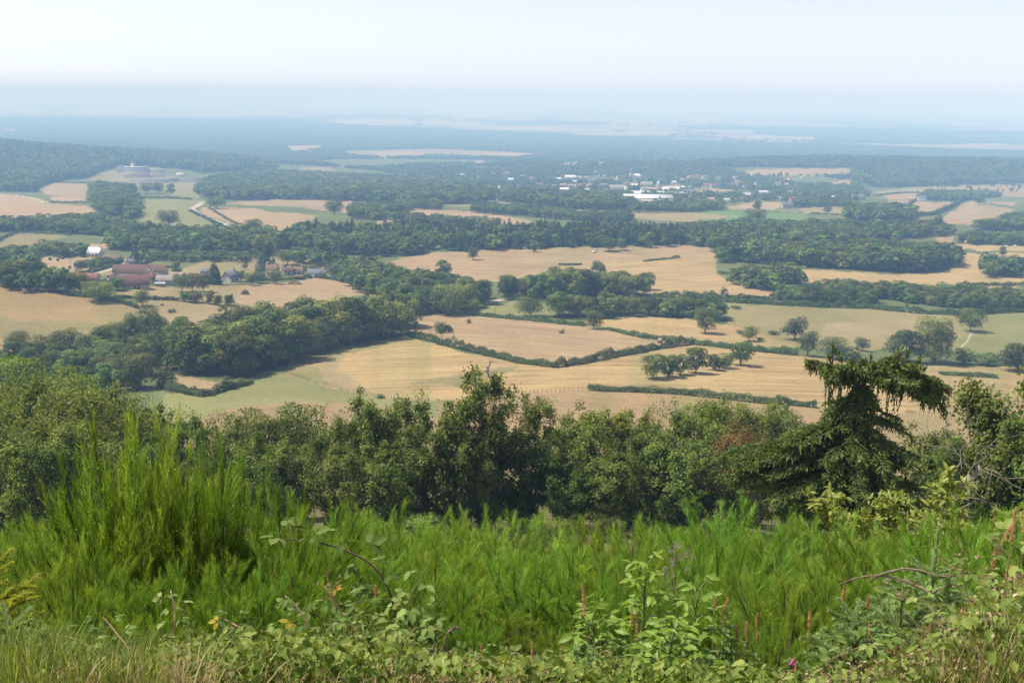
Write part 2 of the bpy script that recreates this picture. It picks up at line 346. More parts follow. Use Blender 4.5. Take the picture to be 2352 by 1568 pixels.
# ------------------------------------------------------------------ ground: fields traced on the photograph, laid on the terrain
TAN = (0.300, 0.212, 0.094); PINK = (0.282, 0.199, 0.105); GRN = (0.205, 0.172, 0.072); GV = (0.175, 0.170, 0.065); VIV = (0.10, 0.165, 0.05)
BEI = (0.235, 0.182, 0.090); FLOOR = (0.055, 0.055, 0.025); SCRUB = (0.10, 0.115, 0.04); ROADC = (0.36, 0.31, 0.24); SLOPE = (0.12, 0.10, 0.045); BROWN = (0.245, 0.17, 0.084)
FIELDS = [  # polygon on the 2352 x 1568 frame, colour, direction of mowing lines (degrees), strength of lines
 ([(250,1110),(330,980),(375,900),(470,912),(500,895),(590,875),(655,855),(710,870),(785,893),(865,910),(945,921),(1010,923),(1010,1040),(600,1110)], GV, 20, .2),
 ([(430,1000),(445,965),(520,938),(640,926),(760,926),(870,930),(1000,962),(1000,1060),(400,1090)], BROWN, 15, .5),
 ([(1000,1060),(1005,925),(1120,907),(1350,895),(1569,905),(1875,936),(2100,951),(2240,976),(2352,991),(2400,1120),(1400,1120)], BROWN, 10, .35),
 ([(1000,985),(1250,985),(1380,990),(1380,1040),(1000,1050)], GRN, 10, .2),
 ([(655,856),(690,833),(760,800),(850,783),(935,772),(1080,810),(1275,844),(1480,808),(1580,790),(1700,803),(1830,816),(1940,826),(2060,837),(2310,842),(2400,850),(2400,998),(2240,975),(2100,950),(1875,935),(1700,920),(1569,904),(1350,895),(1120,908),(985,921),(865,912),(785,895),(710,873)], TAN, -8, 1.0),
 ([(1230,815),(1190,838),(1050,858),(930,880),(1060,885),(1180,850)], GRN, -8, .5),
 ([(660,800),(850,785),(930,775),(860,800),(720,830),(655,855)], GRN, -8, .6),
 ([(655,852),(730,818),(800,812),(770,850),(830,880),(865,908),(785,893),(712,871)], BEI, -8, .5),
 ([(640,860),(700,835),(730,850),(760,880),(705,872)], GRN, -8, .4),
 ([(940,737),(975,724),(1050,720),(1150,727),(1240,738),(1335,747),(1400,757),(1500,780),(1585,788),(1480,807),(1280,841),(1180,828),(1080,804),(1000,783),(936,767)], PINK, 28, 1.0),
 ([(1340,740),(1380,733),(1480,727),(1569,731),(1670,745),(1745,765),(1825,778),(1825,798),(1700,793),(1580,786),(1500,775),(1400,752)], TAN, 12, .4),
 ([(1670,698),(1800,702),(2000,711),(2200,723),(2212,770),(2195,806),(2030,800),(1985,810),(1830,795),(1745,766),(1675,745)], GRN, 5, .35),
 ([(1900,740),(2100,735),(2190,760),(2190,800),(2040,790),(1880,780)], BEI, 5, .35),
 ([(2208,735),(2260,722),(2400,716),(2400,812),(2190,820),(2195,800),(2208,770)], GV, 5, .2),
 ([(1095,712),(1190,690),(1290,688),(1420,690),(1280,718),(1240,738),(1120,724)], GV, 5, .2),
 ([(870,610),(960,583),(1100,573),(1200,569),(1400,564),(1560,563),(1625,564),(1645,580),(1650,630),(1690,655),(1775,670),(1775,684),(1600,682),(1480,677),(1300,640),(1150,650),(1080,645),(970,640)], PINK, 20, .7),
 ([(1285,612),(1480,597),(1640,582),(1645,627),(1690,655),(1775,671),(1775,683),(1500,677),(1490,640),(1390,622)], TAN, -30, 1.0),
 ([(1180,640),(1220,620),(1300,626),(1370,640),(1300,655)], PINK, 20, .5),
 ([(1780,640),(1810,614),(1900,621),(2050,631),(2180,624),(2200,582),(2400,582),(2400,672),(2250,660),(2100,652),(2000,655),(1850,648)], TAN, 60, .5),
 ([(0,655),(100,669),(200,683),(310,702),(322,712),(305,735),(285,815),(180,818),(60,815),(-60,815),(-60,650)], (0.235, 0.165, 0.072), 10, .25),
 ([(0,725),(60,740),(180,735),(240,745),(180,770),(-60,780),(-60,725)], GRN, 10, .25),
 ([(-60,818),(0,816),(70,818),(85,828),(0,830),(-60,830)], TAN, 0, .2),
 ([(290,703),(350,688),(420,688),(530,698),(600,713),(520,740),(430,775),(385,815),(250,815),(290,730)], BEI, 5, .2),
 ([(355,865),(365,850),(420,862),(500,878),(520,893),(480,905),(440,900),(375,885)], PINK, 5, .3),
 ([(345,835),(370,835),(385,850),(360,862)], PINK, 5, .3),
 ([(260,870),(290,880),(330,905),(325,915),(280,895)], GRN, 0, .1),
 ([(300,905),(345,890),(385,905),(375,940),(350,965),(320,950)], (0.12, 0.14, 0.055), 0, .1),
 ([(540,694),(545,656),(600,652),(720,640),(790,642),(850,672),(780,690),(700,700),(610,714)], PINK, 5, .25),
 ([(265,672),(310,686),(410,690),(545,690),(545,655),(440,655),(340,658)], BEI, 5, .3),
 ([(330,640),(480,596),(600,585),(740,592),(760,612),(600,625),(560,645),(500,660),(430,660)], BEI, 5, .3),
 ([(90,592),(210,590),(218,600),(172,605),(175,618),(262,612),(190,632),(130,638),(90,625)], PINK, 5, .3),
 ([(210,632),(280,612),(400,616),(400,634),(300,636)], GRN, 5, .2),
 ([(-60,566),(0,560),(35,540),(60,536),(150,541),(110,556),(0,588),(-60,592)], GRN, 5, .2),
 ([(198,562),(248,559),(244,571),(205,574)], PINK, 5, .2),
 ([(150,580),(230,575),(230,592),(150,594)], PINK, 5, .2),
 ([(-60,444),(0,445),(90,454),(102,466),(200,474),(222,486),(180,496),(0,503),(-60,503)], PINK, 5, .3),
 ([(92,434),(118,420),(205,422),(209,452),(150,453),(105,446)], PINK, 5, .2),
 ([(115,452),(200,454),(202,468),(125,465)], PINK, 5, .2),
 ([(203,410),(245,388),(275,388),(330,402),(440,408),(470,420),(420,438),(400,430),(310,428),(205,418)], GRN, 5, .2),
 ([(370,428),(450,430),(455,455),(390,452)], GRN, 5, .2),
 ([(308,458),(440,455),(470,466),(438,480),(535,520),(470,537),(400,517),(316,505)], GV, 5, .2),
 ([(470,475),(500,477),(580,479),(640,489),(735,494),(700,517),(620,537),(540,521),(455,482)], PINK, 12, .4),
 ([(512,470),(570,462),(640,457),(700,455),(775,456),(812,465),(810,492),(760,484),(690,476),(600,472)], PINK, 12, .4),
 ([(870,490),(910,481),(960,479),(1050,484),(1130,489),(1200,502),(1255,512),(1200,519),(1140,528),(1060,522),(1000,514)], PINK, 8, .3),
 ([(868,506),(902,506),(902,517),(870,517)], PINK, 8, .3),
 ([(890,469),(950,471),(950,479),(890,479)], VIV, 8, .2),
 ([(1185,473),(1250,477),(1350,479),(1450,484),(1568,486),(1660,490),(1650,512),(1568,509),(1480,503),(1420,492),(1250,484)], BEI, 3, .3),
 ([(1000,463),(1080,464),(1150,463),(1200,470),(1140,474),(1020,474)], GRN, 3, .2),
 ([(1560,491),(1695,483),(1790,489),(1855,492),(1850,508),(1780,510),(1712,508),(1670,515),(1620,506)], VIV, 3, .3),
 ([(1560,488),(1640,492),(1690,497),(1640,503),(1560,500)], BEI, 3, .3),
 ([(1672,474),(1735,462),(1818,465),(1780,480),(1680,480)], PINK, 3, .3),
 ([(1603,431),(1680,437),(1695,448),(1640,452)], PINK, 3, .3),
 ([(1500,427),(1560,425),(1600,432),(1590,440),(1500,437)], PINK, 3, .3),
 ([(1683,398),(1740,390),(1850,387),(1952,386),(1952,398),(1850,404),(1720,405)], PINK, 3, .3),
 ([(1825,481),(1900,473),(1942,473),(1940,495),(1870,492)], PINK, 3, .3),
 ([(1955,471),(2080,459),(2092,466),(1990,478)], PINK, 3, .3),
 ([(2078,476),(2105,462),(2192,466),(2172,481),(2115,496)], PINK, 3, .3),
 ([(2165,507),(2205,470),(2240,461),(2328,482),(2310,502),(2240,516),(2175,515)], PINK, 3, .3),
 ([(2258,461),(2338,465),(2325,474)], PINK, 3, .3),
 ([(2070,441),(2150,431),(2270,424),(2400,420),(2400,455),(2250,450),(2190,443),(2100,444)], BROWN, 3, .1),
 ([(2005,442),(2120,428),(2270,424),(2200,438),(2050,452)], GRN, 3, .1),
 ([(2022,448),(2100,444),(2112,456),(2040,460)], PINK, 3, .3),
 ([(2095,500),(2152,502),(2152,513),(2098,513)], PINK, 3, .3),
 ([(1885,510),(1945,512),(1935,522),(1885,520)], PINK, 3, .3),
 ([(1980,512),(2100,512),(2098,520),(1990,518)], PINK, 3, .3),
 ([(2140,544),(2197,540),(2192,558),(2160,555)], PINK, 3, .3),
 ([(2192,560),(2300,564),(2400,566),(2400,582),(2250,575),(2200,570)], TAN, 3, .3),
 ([(1910,418),(1955,411),(1955,428),(1905,428)], PINK, 3, .3),
 ([(1880,548),(1905,545),(1905,560),(1885,562)], BEI, 3, .3),
 ([(784,346),(1000,342),(1150,347),(1260,355),(1180,364),(1000,360),(880,364),(800,358)], GRN, 3, .2),
 ([(855,351),(980,349),(960,360),(880,363)], PINK, 3, .2),
 ([(1100,350),(1250,352),(1255,358),(1120,357)], PINK, 3, .2),
 ([(655,335),(745,333),(740,343),(690,352),(660,346)], PINK, 3, .2),
 ([(690,384),(760,382),(770,392),(700,392)], GRN, 3, .2),
 ([(1040,290),(1130,288),(1330,294),(1412,306),(1250,302),(1130,298)], PINK, 3, .2),
 ([(1240,288),(1400,289),(1412,307),(1330,303)], GRN, 3, .2),
 ([(1438,294),(1540,295),(1555,309),(1445,306)], GRN, 3, .2),
 ([(1620,312),(1700,310),(1872,315),(1872,322),(1700,320)], PINK, 3, .2),
 ([(1585,298),(1735,299),(1732,306),(1600,305)], PINK, 3, .2),
 ([(2045,333),(2280,329),(2400,340),(2400,349),(2200,344),(2100,340)], GRN, 3, .2),
 ([(2200,331),(2290,329),(2290,333),(2210,335)], PINK, 3, .2),
 ([(960,256),(1080,250),(1200,253),(1295,262),(1200,269),(1020,267)], PINK, 3, .2),
 ([(820,274),(945,272),(945,279),(825,280)], PINK, 3, .2),
 ([(1040,268),(1240,270),(1230,275),(1050,274)], PINK, 3, .2),
 ([(1565,271),(1645,269),(1645,279),(1565,279)], PINK, 3, .2),
 ([(1850,269),(1905,270),(1905,275),(1850,274)], PINK, 3, .2),
 ([(2165,279),(2258,283),(2252,291),(2180,287)], PINK, 3, .2),
 ([(170,262),(240,262),(240,267),(175,267)], PINK, 3, .2), ([(80,280),(108,280),(108,284),(80,284)], PINK, 3, .2), ([(0,296),(38,296),(38,303),(0,303)], PINK, 3, .2),
 ([(1290,375),(1330,373),(1330,380),(1295,382)], PINK, 3, .2), ([(1090,370),(1115,370),(1115,380),(1090,380)], PINK, 3, .2), ([(1370,372),(1395,372),(1395,380),(1370,380)], PINK, 3, .2),
]
_fr9 = np.random.default_rng(31)
for _k in range(95):    # thin pale strips of the far plain between its woods
    _v = 231 + 33 * _fr9.random() ** 1.2; _u = _fr9.uniform(-40, 2400); _L = _fr9.uniform(25, 130) * (.6 + (_v - 225) / 40); _h = _fr9.uniform(.7, 1.7) * (.4 + (_v - 225) / 25); _v += (_u - 1176) * .0105 * .5
    FIELDS.append(([(_u, _v), (_u + _L * .5, _v - _h * .6), (_u + _L, _v + _L * .004), (_u + _L * .9, _v + _h), (_u + _L * .2, _v + _h * 1.2)], [tuple(1.3 * _c for _c in PINK), tuple(1.2 * _c for _c in BEI), GRN, tuple(1.35 * _c for _c in TAN)][_k % 4], 3, .1))
ROADS = [([(470,462),(455,472),(440,480),(455,492),(490,505),(535,522),(560,530)], 6.0), ([(292,596),(285,606),(268,614),(240,622),(200,632),(150,640)], 4.0),
         ([(0,446),(60,452),(95,460),(100,466),(115,462)], 3.5), ([(1080,705),(1110,698),(1150,688)], 4.0), ([(0,552),(18,540),(30,534)], 4.5),
         ([(1140,463),(1110,462),(1090,468),(1140,474)], 5), ([(1700,474),(1780,483),(1870,490)], 5), ([(1610,450),(1640,456),(1660,470)], 6),
         ([(2232,765),(2220,785),(2205,800)], .3)]

def ground_colour(x, y):
    """albedo of the ground and the direction and strength of its mowing lines"""
    P = np.stack([x, y, hgt(x, y)], -1)
    u, v, d = proj(P)
    r = np.sqrt(x * x + y * y)
    jit = 1.0 + 0 * u
    uj = u + (vnoise(x / (r * 0.006 + .5), y / (r * 0.02 + .5), 91) - .5) * 14
    vj = v + (vnoise(x / (r * 0.006 + .5), y / (r * 0.02 + .5), 92) - .5) * 6 * np.clip((v - 200) / 450, 0.05, 1)
    C = np.tile(np.array(SCRUB), (len(x), 1)); ang = np.zeros(len(x)); amp = np.zeros(len(x)) + .1
    n1 = fbm(x / 60, y / 60, 21, 3)
    C = C * (0.8 + 0.5 * n1)[:, None]
    # the far plain: a patchwork of small fields and woods
    cs = np.where(r > 9000, 900.0, 420.0)
    px = x + 160 * (vnoise(x / 500, y / 500, 31) - .5); py = y + 160 * (vnoise(x / 500, y / 500, 32) - .5)
    ca = np.floor(px / cs * 0.7 + py / cs * 0.2); cb = np.floor(py / (cs * 1.3) - px / cs * 0.15)
    hsh = _hash(ca, cb, 77); h2 = _hash(ca, cb, 78)
    pal = np.array([PINK, GRN, GV, BEI, TAN])
    pc = pal[np.minimum((h2 * 5).astype(int), 4)]
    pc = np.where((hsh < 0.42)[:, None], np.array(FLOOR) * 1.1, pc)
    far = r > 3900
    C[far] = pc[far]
    nearm = r < 135
    C[nearm] = np.array(SLOPE) * (0.7 + 0.6 * fbm(x[nearm] / 1.3, y[nearm] / 1.3, 41, 3))[:, None]
    sl = (r >= 135) & (v > 940)
    C[sl] = np.array(GV) * 0.9
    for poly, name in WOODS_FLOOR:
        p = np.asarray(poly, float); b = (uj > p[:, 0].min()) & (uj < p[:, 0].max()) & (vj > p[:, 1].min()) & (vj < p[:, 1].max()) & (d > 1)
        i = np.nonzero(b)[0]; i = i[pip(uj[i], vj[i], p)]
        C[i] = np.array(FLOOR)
    for k, (poly, c, a, s) in enumerate(FIELDS):
        p = np.asarray(poly, float); b = (uj > p[:, 0].min()) & (uj < p[:, 0].max()) & (vj > p[:, 1].min()) & (vj < p[:, 1].max()) & (r > 120)
        i = np.nonzero(b)[0]; i = i[pip(uj[i], vj[i], p)]
        sc = np.clip(r[i] / 12, 18, 300)
        n = fbm(x[i] / sc, y[i] / (sc * 1.6), 50 + k, 4)
        cc = np.array(c)[None] * (0.86 + 0.32 * n)[:, None]
        g = np.clip((fbm(x[i] / (sc * .5), y[i] / (sc * .9), 150 + k, 4) - 0.56) * 5, 0, 1) * 0.45
        cc = cc * (1 - g)[:, None] + np.array([0.17, 0.165, 0.058])[None] * g[:, None]
        C[i] = cc; ang[i] = math.radians(a); amp[i] = s
    for pts, w in ROADS:
        W = hit([q[0] for q in pts], [q[1] for q in pts])[:, :2]
        dm = np.full(len(x), 1e9)
        lo = W.min(0) - 20; hi = W.max(0) + 20
        i = np.nonzero((x > lo[0]) & (x < hi[0]) & (y > lo[1]) & (y < hi[1]))[0]
        for A, B in zip(W[:-1], W[1:]):
            ab = B - A; t = np.clip(((x[i] - A[0]) * ab[0] + (y[i] - A[1]) * ab[1]) / (ab @ ab + 1e-9), 0, 1)
            dm[i] = np.minimum(dm[i], np.hypot(x[i] - A[0] - t * ab[0], y[i] - A[1] - t * ab[1]))
        j = dm < w * 0.5 + r * 0.0004
        C[j] = np.array(ROADC); amp[j] = 0
    return C, ang, amp

def build_ground():
    az = np.concatenate([np.linspace(-80, -31, 50)[:-1], np.linspace(-31, 31, 980), np.linspace(31, 80, 50)[1:]])
    dep = np.concatenate([np.linspace(31, 14, 210)[:-1], np.linspace(14, 3.0, 330)[:-1]])
    rr = []
    # rows evenly spaced as seen from the top of the hill
    rl = np.exp(_lr); dl = np.degrees(np.arctan2(-_lz, rl)); k = rl > 2.8
    dl2 = np.minimum.accumulate(dl[k])
    for dg in dep: rr.append(np.interp(-dg, -dl2, rl[k]))
    rr = np.array(rr)
    rr = np.concatenate([[0.02, 0.6, 1.2, 1.8, 2.4], rr, np.exp(np.linspace(math.log(rr[-1] * 1.004), math.log(85000), 260))])
    rr = np.unique(rr)
    A, Rr = np.meshgrid(np.radians(az), rr)
    x = (Rr * np.sin(A)).ravel(); y = (Rr * np.cos(A)).ravel(); z = hgt(x, y)
    C, ang, amp = ground_colour(x, y)
    na, nr = len(az), len(rr)
    i = (np.arange(nr - 1)[:, None] * na + np.arange(na - 1)[None]).ravel()
    Q = np.stack([i, i + 1, i + na + 1, i + na], -1)
    mb = MB(); mb.add(np.stack([x, y, z], -1), Q, 0.5)
    m, nt, out = nodes('fields and meadows')
    ca = nd(nt, 'Attribute', attribute_name='albedo'); sa = nd(nt, 'Attribute', attribute_name='mow')
    tc = nd(nt, 'NewGeometry')
    sep = nd(nt, 'SeparateXYZ'); nt.links.new(sa.outputs['Vector'], sep.inputs[0])
    # distance across the mowing lines
    cmb = nd(nt, 'CombineXYZ'); nt.links.new(sep.outputs[0], cmb.inputs[0]); nt.links.new(sep.outputs[1], cmb.inputs[1])
    dot = nd(nt, 'VectorMath', operation='DOT_PRODUCT'); nt.links.new(tc.outputs['Position'], dot.inputs[0]); nt.links.new(cmb.outputs[0], dot.inputs[1])
    neg = nd(nt, 'CombineXYZ')
    sg = nd(nt, 'Math', operation='MULTIPLY', in_1=-1.0); nt.links.new(sep.outputs[1], sg.inputs[0])
    nt.links.new(sg.outputs[0], neg.inputs[0]); nt.links.new(sep.outputs[0], neg.inputs[1])
    dot2 = nd(nt, 'VectorMath', operation='DOT_PRODUCT'); nt.links.new(tc.outputs['Position'], dot2.inputs[0]); nt.links.new(neg.outputs[0], dot2.inputs[1])
    s1 = nd(nt, 'Math', operation='MULTIPLY', in_1=0.30); nt.links.new(dot.outputs['Value'], s1.inputs[0])
    s2 = nd(nt, 'Math', operation='MULTIPLY', in_1=0.018); nt.links.new(dot2.outputs['Value'], s2.inputs[0])
    cv = nd(nt, 'CombineXYZ'); nt.links.new(s1.outputs[0], cv.inputs[0]); nt.links.new(s2.outputs[0], cv.inputs[1])
    n1 = nd(nt, 'TexNoise', in_Scale=1.0, in_Detail=4.0, in_Roughness=0.65); nt.links.new(cv.outputs[0], n1.inputs['Vector'])
    n2 = nd(nt, 'TexNoise', in_Scale=0.035, in_Detail=6.0, in_Roughness=0.6); nt.links.new(tc.outputs['Position'], n2.inputs['Vector'])
    n3 = nd(nt, 'TexNoise', in_Scale=0.6, in_Detail=5.0, in_Roughness=0.7); nt.links.new(tc.outputs['Position'], n3.inputs['Vector'])
    f1 = maprange(nt, n1.outputs[0], 0.32, 0.68, -0.5, 0.5)
    ml = nd(nt, 'Math', operation='MULTIPLY'); nt.links.new(f1, ml.inputs[0]); nt.links.new(sep.outputs[2], ml.inputs[1])
    ad = nd(nt, 'Math', operation='MULTIPLY_ADD', in_1=0.48, in_2=1.0); nt.links.new(ml.outputs[0], ad.inputs[0])
    f2 = maprange(nt, n2.outputs[0], 0.3, 0.7, 0.88, 1.12); f3 = maprange(nt, n3.outputs[0], 0.3, 0.7, 0.80, 1.20)
    # wheel tracks every 17 m along the rows
    tk = nd(nt, 'Math', operation='MULTIPLY', in_1=1 / 17.0); nt.links.new(dot.outputs['Value'], tk.inputs[0])
    wob = nd(nt, 'Math', operation='MULTIPLY_ADD', in_1=0.5); nt.links.new(n2.outputs[0], wob.inputs[0]); nt.links.new(tk.outputs[0], wob.inputs[2])
    fr = nd(nt, 'Math', operation='FRACT'); nt.links.new(wob.outputs[0], fr.inputs[0])
    sb = nd(nt, 'Math', operation='SUBTRACT', in_1=0.5); nt.links.new(fr.outputs[0], sb.inputs[0])
    ab = nd(nt, 'Math', operation='ABSOLUTE'); nt.links.new(sb.outputs[0], ab.inputs[0])
    tm = maprange(nt, ab.outputs[0], 0.03, 0.06, 1.0, 0.0)
    ta = nd(nt, 'Math', operation='MULTIPLY'); nt.links.new(tm, ta.inputs[0]); nt.links.new(sep.outputs[2], ta.inputs[1])
    td = nd(nt, 'Math', operation='MULTIPLY_ADD', in_1=-0.13); nt.links.new(ta.outputs[0], td.inputs[0]); nt.links.new(ad.outputs[0], td.inputs[2]); ad = td
    m1 = nd(nt, 'Math', operation='MULTIPLY'); nt.links.new(ad.outputs[0], m1.inputs[0]); nt.links.new(f2, m1.inputs[1])
    m2 = nd(nt, 'Math', operation='MULTIPLY'); nt.links.new(m1.outputs[0], m2.inputs[0]); nt.links.new(f3, m2.inputs[1])
    vm = nd(nt, 'VectorMath', operation='SCALE'); nt.links.new(ca.outputs['Color'], vm.inputs[0]); nt.links.new(m2.outputs[0], vm.inputs['Scale'])
    b = nd(nt, 'BsdfPrincipled'); b.inputs['Roughness'].default_value = 0.95; b.inputs['Specular IOR Level'].default_value = 0.05
    nt.links.new(vm.outputs[0], b.inputs['Base Color']); nt.links.new(b.outputs[0], out.inputs[0])
    me = mb.mesh('ground', m, True)
    a = me.attributes.new('albedo', 'FLOAT_COLOR', 'POINT'); a.data.foreach_set('color', np.concatenate([C, np.ones((len(C), 1))], 1).astype(np.float32).ravel())
    a = me.attributes.new('mow', 'FLOAT_VECTOR', 'POINT'); a.data.foreach_set('vector', np.stack([np.sin(ang), np.cos(ang), amp], -1).astype(np.float32).ravel())
    o = link('ground', me); tag(o, 'rolling ground of dry fields and meadows falling away to a flat plain', 'ground', kind='structure')
    return o
# ------------------------------------------------------------------ trees
LEAFQ = np.array([(-0.5, 0.1, 0.0), (0.0, -0.5, 0.0), (0.5, 0.0, 0.08), (0.05, 0.55, 0.05)])   # one small leaf spray
def leaves(mb, P, N, size, rng, tint, asp=0.75):
    n = len(P)
    d = unit(n, rng)
    R = rots(d, N + 0.35 * unit(n, rng))
    # keep leaf planes close to the wanted normal
    x = R[:, :, 0]; z = N / (np.linalg.norm(N, axis=1, keepdims=True) + 1e-9)
    y = d - (d * z).sum(1, keepdims=True) * z
    R = rots(y, z)
    s = size * rng.uniform(0.65, 1.35, n)
    stamp(mb, LEAFQ, [(0, 1, 2, 3)], [], P, R, np.stack([s * asp, s, s], -1), tint)

def proto_broad(seed, nl, ls, lobes=14, width=0.62, low=0.22, mat=None, pointed=0.0, name='crown'):
    """a one metre tall tree: (trunk mesh, crown mesh)"""
    rng = np.random.default_rng(seed)
    mb = MB()
    cz = (1 + low) / 2; hz = (1 - low) / 2
    L = []
    for k in range(lobes):
        a = k * 2.399 + rng.uniform(-.4, .4); t = (k + 0.5) / lobes
        z = low + (1 - low) * (0.12 + 0.76 * t) + rng.uniform(-.05, .05)
        prof = math.sqrt(max(0.03, 1 - ((z - cz) / hz) ** 2)) if not pointed else max(0.1, (1 - t) ** 0.8)
        rr = width / 2 * prof * rng.uniform(0.45, 0.85)
        L.append((np.array([rr * math.cos(a), rr * math.sin(a), z]), width * rng.uniform(0.17, 0.29) * (1 if not pointed else (0.5 + 0.7 * (1 - t)))))
    wts = np.array([l[1] ** 2 for l in L]); wts /= wts.sum()
    cnt = rng.multinomial(nl, wts)
    for (c, r), n in zip(L, cnt):
        d = unit(n, rng); d[:, 2] = np.where(d[:, 2] < -0.5, -d[:, 2], d[:, 2])
        rad = r * (0.62 + 0.5 * rng.random(n) ** 0.6)
        rad *= 0.8 + 0.45 * vnoise(d[:, 0] * 2.3 + 9 + c[0] * 30, d[:, 1] * 2.3 + d[:, 2] * 2 + 9, seed)
        P = c + d * rad[:, None] * np.array([1, 1, 0.82])
        P[:, 2] = np.clip(P[:, 2], low * 0.55, 1.0)
        out = P - np.array([0, 0, cz]); out /= np.linalg.norm(out, axis=1, keepdims=True) + 1e-6
        N = d * 0.6 + out * 0.5 + np.array([0, 0, 0.35]) + 0.6 * unit(n, rng)
        base = rng.uniform(0.15, 0.8)
        leaves(mb, P, N, ls, rng, np.clip(base + rng.normal(0, 0.17, n), 0, 1))
    tb = MB()
    wob = rng.uniform(-.02, .02, 2)
    tr = 0.022
    tube(tb, [(0, 0, -0.03), (wob[0] * .4, wob[1] * .4, low * .6), (wob[0], wob[1], low * 1.2), (wob[0] * 1.5, wob[1], 0.62), (wob[0] * 2, wob[1] * 1.5, 0.85)], [tr * 1.5, tr, tr * .8, tr * .45, tr * .15], 6)
    for k in range(5):
        a = k * 1.3 + rng.uniform(0, 1); z0 = low * rng.uniform(0.8, 1.5)
        e = np.array([math.cos(a), math.sin(a), 0]) * width * 0.33
        tube(tb, curve((wob[0], wob[1], z0), (e[0] * .5, e[1] * .5, z0 + .1), (e[0], e[1], z0 + rng.uniform(.2, .35)), 4), [tr * .5, tr * .4, tr * .28, tr * .1], 4)
    return tb.mesh('trunk', M['bark']), mb.mesh(name, mat or M['leaf'])

def proto_conifer(seed, nl, ls, width=0.34, mat=None, flat=False):
    rng = np.random.default_rng(seed); mb = MB()
    z = 0.06 + 0.94 * (1 - np.sqrt(rng.random(nl)))
    lay = 14; zq = np.floor(z * lay) / lay
    a = rng.random(nl) * 2 * PI
    lob = 0.75 + 0.35 * vnoise(a * 1.6 + 3, zq * 23, seed)
    rad = width / 2 * (1 - z) ** (0.72 if not flat else 0.55) * (0.45 + 0.6 * rng.random(nl) ** 0.5) * lob + 0.004
    zz = z - 0.05 * (rad / width * 2) + 0.02 * (zq * lay - z * lay)
    P = np.stack([rad * np.cos(a), rad * np.sin(a), np.clip(zz, 0.02, 1)], -1)
    N = np.stack([np.cos(a) * .6, np.sin(a) * .6, np.full(nl, .8)], -1) + .5 * unit(nl, rng)
    leaves(mb, P, N, ls, rng, np.clip(rng.normal(.45, .2, nl), 0, 1))
    tb = MB(); tube(tb, [(0, 0, -.03), (0, 0, .5), (0, 0, .97)], [.016, .01, .002], 6)
    return tb.mesh('trunk', M['bark']), mb.mesh('crown', mat or M['needle'])

PB = [proto_broad(100 + k, 3000, 0.047, 11 + k % 4, 0.66 + 0.07 * (k % 3), 0.04 + 0.05 * (k % 2)) for k in range(7)]
PS = [proto_broad(150 + k, 1500, 0.085, 10, 1.05, 0.04) for k in range(4)]                      # shrubs
PC = [proto_conifer(200 + k, 1500, 0.05, 0.50 + 0.06 * (k % 3)) for k in range(4)]
PO = [proto_broad(260 + k, 4600, 0.040, 16, 0.98, 0.15) for k in range(3)]                         # free standing field trees
FARB = [proto_broad(300 + k, 260, 0.15, 9, 0.85, 0.10)[1] for k in range(5)]
FARC = [proto_conifer(330 + k, 200, 0.12, 0.36)[1] for k in range(3)]

def tree(name, pr, P, h, label, cat='tree', group=None, w=1.0, rz=None, lean=0.0, crown='crown'):
    t = thing(name, label, cat, P, random.uniform(0, 6.28) if rz is None else rz, group, (h * w, h * w, h))
    if lean: t.rotation_euler[0] = lean
    if pr[0] is not None: link(pr[0].name.split('.')[0], pr[0], t)
    link(crown, pr[1], t)
    return t

def scatter(poly, sp, seed):
    """points of an uneven grid on the ground inside a footprint traced on the frame"""
    rng = np.random.default_rng(seed)
    W = hit([p[0] for p in poly], [p[1] for p in poly])[:, :2]
    lo, hi = W.min(0), W.max(0)
    nx, ny = int((hi[0] - lo[0]) / sp) + 2, int((hi[1] - lo[1]) / sp) + 2
    gx, gy = np.meshgrid(np.arange(nx), np.arange(ny))
    x = lo[0] + (gx + 0.5 * (gy % 2)).ravel() * sp + rng.uniform(-.38, .38, nx * ny) * sp
    y = lo[1] + gy.ravel() * sp + rng.uniform(-.38, .38, nx * ny) * sp
    k = pip(x, y, W); x, y = x[k], y[k]
    a = np.abs(x) < y * 0.60
    x, y = x[a], y[a]
    return np.stack([x, y, hgt(x, y)], -1)

